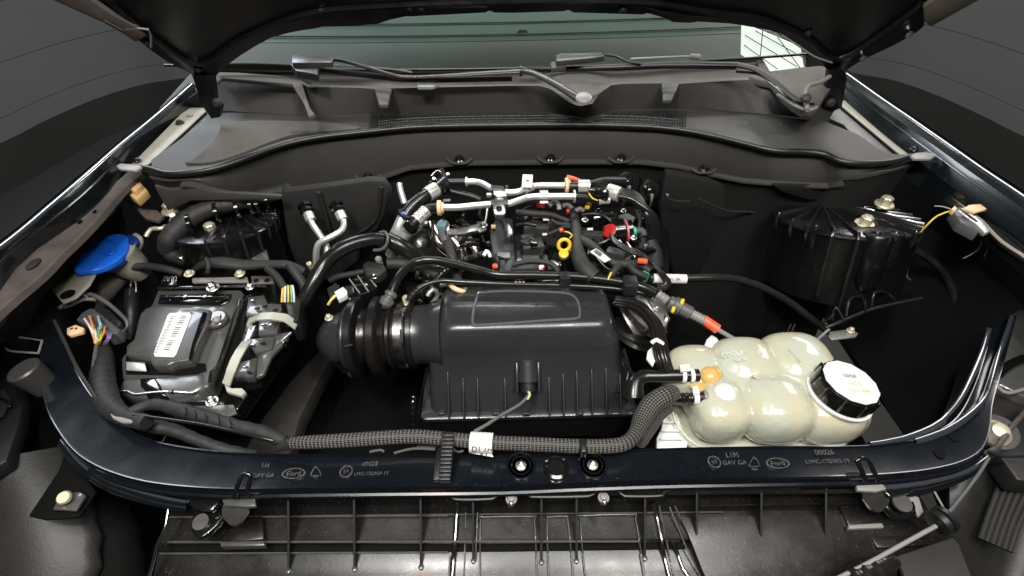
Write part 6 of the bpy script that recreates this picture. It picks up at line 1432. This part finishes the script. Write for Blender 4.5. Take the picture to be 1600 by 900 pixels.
# ================================================================== RIGHT FRONT
# outer headlight structure on right arm
ro = T_('headlight_carrier', 'black angular headlight carrier outside the right arm of the support', 'headlight carrier', 1580, 560, -0.05)
slab('plate', [(1584, 488), (1600, 480), (1700, 470), (1700, 640), (1600, 620), (1560, 600), (1552, 590)], -0.03, 0.03, 'module', ro, 0.006)
slab('plate', [(1552, 604), (1600, 630), (1660, 640), (1660, 760), (1590, 750), (1546, 690), (1548, 640)], -0.05, 0.04, 'liner', ro, 0.006)
tube('edge', [(1552, 596, 0.0), (1560, 606, -0.01), (1574, 614, -0.015), (1600, 608, -0.02)], 3, 'greylight', ro, 8)
tube('strut', [(1600, 560, -0.02), (1578, 570, -0.02), (1560, 584, -0.02)], 7, 'gloss', ro, 8)
lathe('adjuster', V(1556, 676, -0.03), (-0.3, -0.3, 1), [(-0.02, 0.022), (0, 0.022), (0.006, 0.016), (0.018, 0.012), (0.02, 0.006)], 'zinc', ro, 20)
lathe('adjuster_ring', V(1556, 676, -0.035), (-0.3, -0.3, 1), [(0, 0.024), (0, 0.030), (0.006, 0.030), (0.006, 0.024)], 'rubber', ro, 20)
tube('strap', [(1604, 640, -0.03), (1580, 668, -0.02), (1560, 696, -0.01), (1542, 708, 0.0)], 4, 'railbrown', ro, 8)
tube('strap', [(1545, 706, 0.004), (1565, 712, 0.0), (1600, 711, 0.0)], 3.6, 'plastic', ro, 8)
fb = T_('right_fender_liner', 'black ribbed liner below the right end of the support', 'liner', 1570, 820, -0.15)
rows = []
for j in range(9):
    t = j / 8
    rows.append([V(1484 + (1640 - 1484) * s_ + 0 * t, 716 + 250 * t - 0 * s_, -0.10 - 0.16 * t + 0.02 * math.sin(s_ * 5 + t * 3)) for s_ in [i / 8 for i in range(9)]])
sheet('liner', rows, 'liner', fb, 0.01, ang=60)
for k in range(6):
    x = 1540 + k * 9
    tube('louvre', [(x + 24, 752 + k * 6, -0.10), (x + 6, 800 + k * 4, -0.13), (x - 8, 842 + k * 4, -0.15)], 4.2, 'firewall', fb, 8)
# lower left
pk = T_('hood_bumper', 'round grey rubber hood bumper at the left end of the support', 'rubber bumper', 50, 590, 0.04)
lathe('pad', V(54, 590, 0.010), Vector((-0.18, 0.0, 1)), [(-0.03, 0.022), (0, 0.025), (0.024, 0.027), (0.027, 0.024), (0.028, 0.01)], 'wiper', pk, 32)
lathe('stem', V(76, 594, -0.03), Vector((-0.18, 0, 1)), [(-0.05, 0.018), (0.02, 0.024)], 'plastic', pk, 18)
hdl = T_('left_headlight_housing', 'shiny black rounded headlight housing at the left edge', 'headlight housing', 20, 550, -0.03)
tube('duct', [(-60, 560, -0.04), (-10, 552, -0.03), (30, 548, -0.025), (62, 544, -0.02)], [26, 24, 21, 17], 'gloss', hdl, 18)
tube('seam', [(8, 538, -0.005), (14, 548, 0.0), (60, 552, 0.0)], 1.6, 'greylight', hdl, 6); tube('seam', [(66, 532, 0.0), (60, 552, 0.0)], 1.6, 'greylight', hdl, 6)
tube('seam', [(30, 527, 0.0), (66, 532, 0.0)], 1.4, 'greylight', hdl, 6)
slab('lower_plate', [(-60, 575), (20, 572), (40, 600), (30, 660), (10, 720), (-60, 760)], -0.06, 0.03, 'plastic', hdl, 0.006)
slab('reflector', [(-30, 610), (8, 608), (16, 624), (4, 650), (-30, 660)], -0.052, 0.004, 'frame', hdl, 0.001)
tube('rod', [(0, 622, -0.045), (12, 628, -0.045), (16, 636, -0.05)], 2, 'silver', hdl, 6)
lath = T_('left_fender_liner', 'scuffed grey plastic liner filling the lower left corner', 'liner', 100, 800, -0.2)
rows = []
for j in range(11):
    t = j / 10
    row = []
    for i in range(11):
        s_ = i / 10
        xr = 104 + 52 * math.sin(t * 2.3) - 6 * (j % 2) * (t > .3)
        x = -90 + (xr + 90) * s_; y = 712 + 215 * t - 16 * (1 - t) * s_ + 18 * (1 - s_) * (1 - t)
        row.append(V(x, y, -0.10 - 0.10 * t + 0.025 * math.sin(s_ * 3.1) - 0.02 * s_ * s_))
    rows.append(row)
sheet('liner', rows, 'liner', lath, 0.012, ang=60)
slab('rear_flap', [(-60, 640), (20, 668), (34, 690), (12, 720), (-60, 760)], -0.085, 0.01, 'liner', lath, 0.003)
slab('pocket', [(44, 806), (92, 734), (100, 708), (108, 712), (150, 768), (122, 808), (70, 812)], -0.088, 0.006, 'dark', lath, 0.002)  # flat black plate painted for the shade inside an opening
slab('clip_plate', [(82, 796), (94, 772), (124, 768), (134, 774), (118, 798)], -0.075, 0.006, 'module', lath, 0.0015)
lathe('clip_ring', V(102, 778, -0.066), (0.2, -0.3, 1), [(0, 0.004), (0, 0.0105), (0.004, 0.011), (0.007, 0.009), (0.007, 0.004)], 'zinc', lath, 20)
hs = T_('hose_behind_support', 'black crinkled duct in the dark gap below the left arm of the support', 'duct', 190, 830, -0.25)
tube('duct', [(150, 760, -0.2), (168, 810, -0.22), (180, 860, -0.25), (188, 920, -0.27)], [30, 34, 36, 36], 'dark', hs, 14, corr=(0.05, 0.06))
bd = T_('bumper_beam', 'blue-black painted lower beam curving under the left end of the support', 'beam', 200, 750, -0.03)
for dz_, off, m_ in ((-0.028, 7, 'fender'), (-0.04, 15, 'paint')):
    rolled('layer_edge', [(100, 692 + off * .3, dz_ + 0.006), (122, 717 + off * .6, dz_ + 0.006), (160, 740 + off, dz_ + 0.006), (210, 759 + off, dz_ + 0.006), (260, 772 + off, dz_ + 0.006), (290, 777 + off, dz_ + 0.006)], 0.005, LF, 'edge', bd)
    tube('layer', [(96, 688 + off * .3, dz_), (120, 716 + off * .6, dz_), (160, 742 + off, dz_), (210, 761 + off, dz_), (260, 774 + off, dz_), (294, 779 + off, dz_)], 5.5, m_, bd, 10)
bd2 = T_('bumper_beam', 'layered black beam curving under the right end of the support', 'beam', 1430, 745, -0.03)
for dz_, off, m_ in ((-0.026, 5, 'edge'), (-0.038, 14, 'silver'), (-0.05, 20, 'paint')):
    tube('layer', [(1560, 700 + off * .3, dz_), (1520, 728 + off * .5, dz_), (1478, 742 + off * .8, dz_), (1430, 751 + off, dz_), (1390, 756 + off, dz_), (1350, 758 + off, dz_)], 4.5 if m_ != 'silver' else 2.5, m_, bd2, 10)

# ================================================================== LOWER COVER (grille cavity)
lcv = T_('grille_cover', 'dusty black plastic grille cover with upright fins below the support', 'grille cover', 780, 830, -0.1)
def prof(rows_def, x_l, x_r, nm, m_):
    rows = []
    for (y, z) in rows_def:
        xl, xr = x_l(y), x_r(y)
        rows.append([V(xl + (xr - xl) * i / 30, y - 10 * (i / 30.0) - (0 if i < 15 else 0), z) for i in range(31)])
    return sheet(nm, rows, m_, lcv, 0.006, ang=28)
def zp(y):
    pl = [(774, -0.040), (782, -0.075), (804, -0.098), (846, -0.104), (862, -0.122), (900, -0.128), (1000, -0.140)]
    if y <= pl[0][0]: return pl[0][1]
    for a, b in zip(pl[:-1], pl[1:]):
        if y <= b[0]: return a[1] + (b[1] - a[1]) * (y - a[0]) / (b[0] - a[0])
    return pl[-1][1]
XL = lambda y: 262 - (y - 790) * 0.20
XR = lambda y: 1440 + (y - 790) * 0.62
prof([(774, -0.034), (777, -0.036), (778, -0.060), (782, -0.075), (803, -0.096), (806, -0.099), (845, -0.104), (849, -0.104), (849.5, -0.135), (861, -0.138), (861.5, -0.120), (865, -0.122), (900, -0.128), (1000, -0.140)], XL, XR, 'panel', 'lower')
sheet('right_plate', [[V(x_, y_ - (x_ - 1064) * 0.016, z_) for x_ in (1064 + (y_ - 806) * 0.4, 1150, 1240, 1330, 1420, 1462 + (y_ - 806) * 0.4)] for y_, z_ in ((808, -0.092), (840, -0.097), (870, -0.107), (900, -0.113), (960, -0.122))], 'lower', lcv, 0.004)
slab('slot', [(252, 850), (780, 850), (1064, 846), (1070, 857), (780, 861), (248, 862)], -0.118, 0.004, 'dark', lcv, 0)  # dark strip standing in for the shade of the undercut
# lip with notches
lipt = [(296, 780), (380, 778), (560, 775), (690, 772), (704, 773), (712, 780), (770, 779), (782, 770), (824, 769), (830, 776), (920, 775), (930, 768), (968, 768), (976, 775), (1036, 774), (1046, 765), (1190, 761), (1340, 757)]
bm = bmesh.new(); add_tube(bm, [V(p[0], p[1], -0.030) for p in lipt], 0.0028, 8, 0.008); finish(bm, 'lip', 'plastic', lcv)
def ledge_highlight(x0, y0, x1, y1, z, m_='lower', r_=1.6):
    tube('ledge_highlight', [(x0, y0, z), ((x0 + x1) / 2, (y0 + y1) / 2, z), (x1, y1, z)], r_, m_, lcv, 6)
ledge_highlight(262, 808, 700, 806, -0.093, 'module', 1.5); ledge_highlight(490, 806, 1130, 800, -0.093, 'module', 1.3); ledge_highlight(1092, 790, 1340, 786, -0.070, 'silver', 1.0); ledge_highlight(262, 847, 1000, 846, -0.100, 'module', 1.8); ledge_highlight(250, 865, 700, 863, -0.116, 'module', 1.6)  # paler tubes draw the highlights along the panel steps
# fins
for x, yt, yb_, d in ((450, 782, 892, 22), (553, 780, 889, 22), (657, 778, 886, 20), (739, 778, 876, 12), (846, 778, 878, 14), (901, 777, 876, 14), (1008, 776, 872, 14), (1089, 766, 858, 20), (1190, 764, 854, 22), (1291, 762, 853, 22)):
    bm = bmesh.new()
    T0 = V(x, yt, -0.033); B0 = V(x, yb_, zp(yb_) + 0.004); B1 = V(x, yb_ - 3, zp(yb_) - 0.01); T1 = V(x, yt + 3, -0.098)
    Mx = V(x, (yt + yb_) / 2, (-0.033 + zp(yb_)) / 2 - 0.002)
    for p in (B0, B1, T1, Mx): p.x = T0.x + (p.x - T0.x) * 0.9
    add_prism(bm, [p - Vector((0.0017, 0, 0)) for p in (T0, Mx, B0, B1, T1)], Vector((0.0034, 0, 0)))
    bevel(bm, 0.0006, 1)
    finish(bm, 'fin', 'coil', lcv)
    lathe('fin_foot', B0, (0, 0, 1), [(-0.004, 0.004), (0.001, 0.004), (0.002, 0.002)], 'module', lcv, 10)
# moulded vertical channels
def line(pts, r_=1.6, m_='module', nm='moulded_edge'):
    P = [V(p[0], p[1], zp(p[1]) + 0.002) for p in catmull([Vector((p[0], p[1], 0)) for p in pts], 6)] if len(pts) > 6 else [V(p[0], p[1], zp(p[1]) + 0.002) for p in pts]
    tube(nm, P, r_, m_, lcv, 8)
line([(716, 782, -0.045), (714, 800, -0.056), (711, 846, -0.073), (709, 872, -0.09), (705, 920, -0.11)], 4.2, 'silver', 'bright_channel')
line([(703, 868, -0.09), (700, 920, -0.11)], 1.4); line([(728, 800, -0.06), (726, 868, -0.09), (724, 920, -0.105)], 1.2)
line([(746, 800, -0.06), (744, 850, -0.075), (743, 876, -0.09)], 1.4)
for pts in ([(750, 920, -0.105), (750, 870, -0.09), (751, 812, -0.062), (755, 808, -0.061), (832, 807, -0.061), (835, 812, -0.062), (838, 870, -0.09), (840, 920, -0.105)], [(858, 920, -0.105), (856, 870, -0.09), (855, 812, -0.062), (858, 808, -0.061), (884, 807, -0.061), (887, 812, -0.062), (893, 870, -0.09), (897, 920, -0.105)],
            [(917, 920, -0.105), (911, 870, -0.09), (907, 812, -0.062), (911, 806, -0.061), (988, 804, -0.061), (993, 810, -0.062), (1002, 866, -0.09), (1010, 920, -0.105)]):
    line(pts, 1.5, 'module', 'panel_edge')
line([(845, 848, -0.08), (845, 870, -0.088), (849, 878, -0.09)], 1.0); line([(900, 848, -0.08), (903, 876, -0.09)], 1.0)
line([(1020, 784, -0.045), (1026, 806, -0.058), (1034, 845, -0.073), (1038, 870, -0.09), (1050, 920, -0.11)], 3.6, 'silver', 'bright_channel')
line([(1030, 790, -0.052), (1046, 868, -0.09), (1056, 920, -0.11)], 1.2); line([(1052, 846, -0.074), (1058, 864, -0.09), (1068, 890, -0.1), (1082, 910, -0.108)], 3.0, 'silver', 'bright_channel')
line([(1046, 792, -0.052), (1070, 850, -0.076), (1096, 905, -0.108)], 1.2); line([(1054, 790, -0.052), (1074, 830, -0.068), (1090, 856, -0.082)], 1.0); line([(1000, 866, -0.088), (1010, 920, -0.108)], 1.4)
lathe('hole', V(1119, 856, -0.116), (0, 0, 1), [(0, 0.0055), (0.002, 0.0055)], 'dark', lcv, 14)
for x, y in ((799, 784), (943, 782)):
    hexbolt(x, y, -0.035, 7, 'steel', lcv, tall=2.2, axis=(0, -0.7, 0.7)); hexbolt(x, y - 4, -0.03, 9, 'greylight', lcv)
# left and right mounts
for side, x, y, lab in ((-1, 372, 790, 'left'), (1, 1358, 775, 'right')):
    mt = T_('support_mount', f'black spring mount with a shiny hook at the {lab} end of the grille cover', 'mount', x, y, -0.03, 'mounts under the support')
    if side < 0:
        tube('hook', [(366, 778, -0.006), (372, 756, 0.012), (380, 742, 0.018), (390, 741, 0.018), (391, 750, 0.012), (384, 774, -0.004)], 3.6, 'gloss', mt, 10)
        slab('plate', [(346, 780), (398, 778), (400, 790), (388, 792), (350, 790)], -0.018, 0.008, 'module', mt, 0.002)
    else:
        tube('hook', [(1354, 752, -0.004), (1344, 730, 0.01), (1338, 720, 0.016), (1348, 716, 0.018), (1358, 722, 0.014), (1368, 742, 0.004), (1372, 752, -0.004)], 3.6, 'gloss', mt, 10)
        slab('plate', [(1338, 758), (1380, 756), (1386, 764), (1370, 768), (1340, 766)], -0.016, 0.008, 'greylight', mt, 0.002)
    cx, cy = (370, 795) if side < 0 else (1366, 774)
    for q_ in range(3): lathe('coil', V(cx, cy + q_ * 5, -0.036 - 0.006 * q_), (0, -0.6, 1), [(0, 0.012), (0, 0.021 - 0.003 * q_), (0.004, 0.021 - 0.003 * q_), (0.004, 0.012)], 'silver', mt, 18)
    lathe('stud', V(cx - 2, cy + 16, -0.055), (0, -0.6, 1), [(-0.01, 0.006), (0.01, 0.006)], 'steel', mt, 10)
    if side < 0:
        slab('eye_plate', smooth_poly([(304, 796), (330, 790), (350, 798), (346, 812), (326, 832), (308, 840), (298, 828), (300, 810)], 3), -0.045, 0.012, 'gloss', mt, 0.004)
        lathe('eye', V(315, 816, -0.043), (0, -0.2, 1), [(0, 0.006), (0, 0.012), (0.004, 0.012), (0.004, 0.006)], 'module', mt, 18)
        slab('ear', [(284, 774), (300, 768), (330, 776), (346, 782), (330, 798), (300, 794)], -0.026, 0.012, 'gloss', mt, 0.004)
    else:
        tube('eye_plate', [(1378, 785, -0.045), (1392, 802, -0.05), (1408, 808, -0.052), (1424, 800, -0.05), (1420, 784, -0.045)], 6, 'gloss', mt, 10)
        lathe('eye', V(1408, 786, -0.043), (0, -0.2, 1), [(0, 0.006), (0, 0.014), (0.004, 0.014), (0.004, 0.006)], 'module', mt, 18)
        slab('ear', [(1376, 762), (1410, 752), (1436, 742), (1448, 752), (1420, 770), (1390, 776)], -0.026, 0.012, 'gloss', mt, 0.004)
        slab('pale_wedge', [(1418, 772), (1436, 776), (1444, 800), (1436, 808), (1426, 790)], -0.05, 0.006, 'greylight', mt, 0.002)
# side blocks of the cover
def pad(pts, z, th, m_='lower', nm='raised_pad', bv=0.002): return slab(nm, pts, z, th, m_, lcv, bv)
pad([(360, 808), (410, 806), (412, 842), (346, 848)], -0.088, 0.014); pad([(344, 846), (412, 844), (414, 852), (344, 854)], -0.084, 0.016, 'module', 'pad_edge')
pad([(1312, 790), (1360, 786), (1376, 818), (1326, 822)], -0.088, 0.012); pad([(1326, 820), (1378, 817), (1382, 824), (1326, 826)], -0.084, 0.01, 'greylight', 'pad_edge', 0.001)
pad([(1354, 830), (1480, 820), (1500, 850), (1372, 856)], -0.098, 0.012)
tube('left_rim', [(263, 796, -0.05), (258, 824, -0.06), (246, 850, -0.075), (240, 876, -0.095), (226, 920, -0.12)], 2.4, 'silver', lcv, 8)
# front flange text piece of red at the very bottom edge
rl2 = T_('red_sticker', 'sliver of a red sticker at the bottom edge of the picture', 'sticker', 656, 900, -0.1)
slab('sticker', [(636, 898.5), (676, 898.5), (676, 920), (636, 920)], -0.095, 0.001, 'orange', rl2, 0)
# latch cable on the right
lk = T_('latch_cable', 'black latch cable running diagonally over the lower right corner', 'cable', 1430, 830, -0.03)
tube('sheath', [(1300, 908, -0.05), (1360, 878, -0.045), (1420, 845, -0.04), (1462, 822, -0.035)], 3.4, 'greylight', lk, 10)
tube('cable', [(1478, 806, -0.03), (1504, 774, -0.025), (1528, 742, -0.02), (1545, 715, -0.01)], 2.6, 'grey_pl', lk, 8)
lathe('grommet', V(1462, 820, -0.035), V(1484, 806, -0.03) - V(1462, 820, -0.035), [(0, 0.010), (0.002, 0.018), (0.010, 0.019), (0.012, 0.014), (0.015, 0.020), (0.022, 0.019), (0.026, 0.010)], 'rubber', lk, 20)
tube('boot', [(1330, 912, -0.06), (1375, 886, -0.06), (1396, 872, -0.055)], [22, 20, 12], 'rubber_shiny', lk, 16, corr=(0.02, 0.06))
tube('thin_rod', [(1460, 768, -0.04), (1470, 786, -0.045), (1478, 800, -0.05)], 1.6, 'greylight', lk, 6)
gy = T_('scuffed_panel', 'pale scuffed plastic panel in the lower right corner beside the cable', 'panel', 1450, 870, -0.09)
slab('panel', [(1400, 868), (1490, 838), (1500, 850), (1524, 912), (1420, 916)], -0.068, 0.01, 'frame', gy, 0.004)

# ------------------------------------------------------------------ print on the foil clamps, more looms
def print_on(par, a, b, r, n=3):
    ax_ = (b - a).normalized(); up_ = (CAM - (a + b) / 2).normalized(); up_ = (up_ - ax_ * up_.dot(ax_)).normalized(); sd = ax_.cross(up_)
    q = Matrix((ax_, sd, up_)).transposed().to_quaternion(); L_ = (b - a).length
    bm = bmesh.new()
    for i in range(n):
        for j in range(5):
            if random.random() < 0.2: continue
            th_ = -0.75 + 0.5 * i * 1.5 / n * 2
            d_ = (up_ * math.cos(th_) + sd * math.sin(th_)).normalized()
            add_box(bm, a + ax_ * L_ * (0.15 + 0.16 * j) + d_ * r, (L_ * 0.09, 0.0022, 0.0012), q)
    o = finish(bm, 'print', 'ink', par); o['kind'] = 'stuff'
for par, A, B, r_ in ((g1, (682, 295, 0.081), (668, 304, 0.077), 0.0185), (g2, (666, 329, 0.077), (650, 345, 0.066), 0.0162), (q1, (903, 291, z1), (921, 291, z1), 0.016), (q1, (950, 298, z1), (968, 304, z1), 0.018), (q1, (935, 313, 0.07), (952, 312, 0.07), 0.010)):
    print_on(par, V(*A), V(*B), r_)
random.seed(11)
for k in range(34):
    x, y = random.uniform(690, 1010), random.uniform(325, 425)
    if 775 < x < 815: continue
    z0 = random.uniform(-0.03, 0.02); a_ = random.uniform(0, 6.28); L_ = random.uniform(14, 42)
    p_ = [(x, y, z0 - 0.02), (x + L_ * .4 * math.cos(a_), y + L_ * .25 * math.sin(a_), z0 + 0.02), (x + L_ * math.cos(a_ + .4), y + L_ * .6 * math.sin(a_ + .4), z0 - 0.015)]
    tube('engine_loom', p_, random.choice((1.5, 2, 2.6, 3.5)), random.choice(('rubber_shiny', 'rubber_shiny', 'tape', 'gloss', 'grey_pl', 'rubber')), en, 8)
    if k % 3 == 0: box('engine_plug', x, y, z0 + 0.012, (random.uniform(6, 12), random.uniform(5, 9), 7), random.choice(('coil', 'gloss', 'grey_pl', 'plastic')), en, rz(random.uniform(-40, 40)), 0.0015)
for k in range(12):
    x, y = random.uniform(624, 690), random.uniform(425, 470)
    a_ = random.uniform(0, 6.28)
    tube('engine_loom', [(x, y, -0.06), (x + 14 * math.cos(a_), y + 8 * math.sin(a_), -0.02), (x + 28 * math.cos(a_), y + 12 * math.sin(a_), -0.06)], random.choice((2, 3, 4)), random.choice(('rubber_shiny', 'alu_dull', 'gloss', 'tape')), en, 8)
strap_ = T_('liner_strap', 'faint dusty brown strap hanging inside the right fender', 'strap', 1470, 440, -0.1)
tube('strap', [(1424, 388, -0.02), (1448, 402, -0.05), (1474, 426, -0.09), (1490, 460, -0.13), (1494, 500, -0.18)], 11, 'frame', strap_, 12, flat=0.5)
tube('pad_edge', [VY(p[0], p[1], 1.12) for p in ((1152, 446), (1146, 466), (1128, 484), (1100, 488))], 0, 'plastic', fw, 6, rm=0.0025)
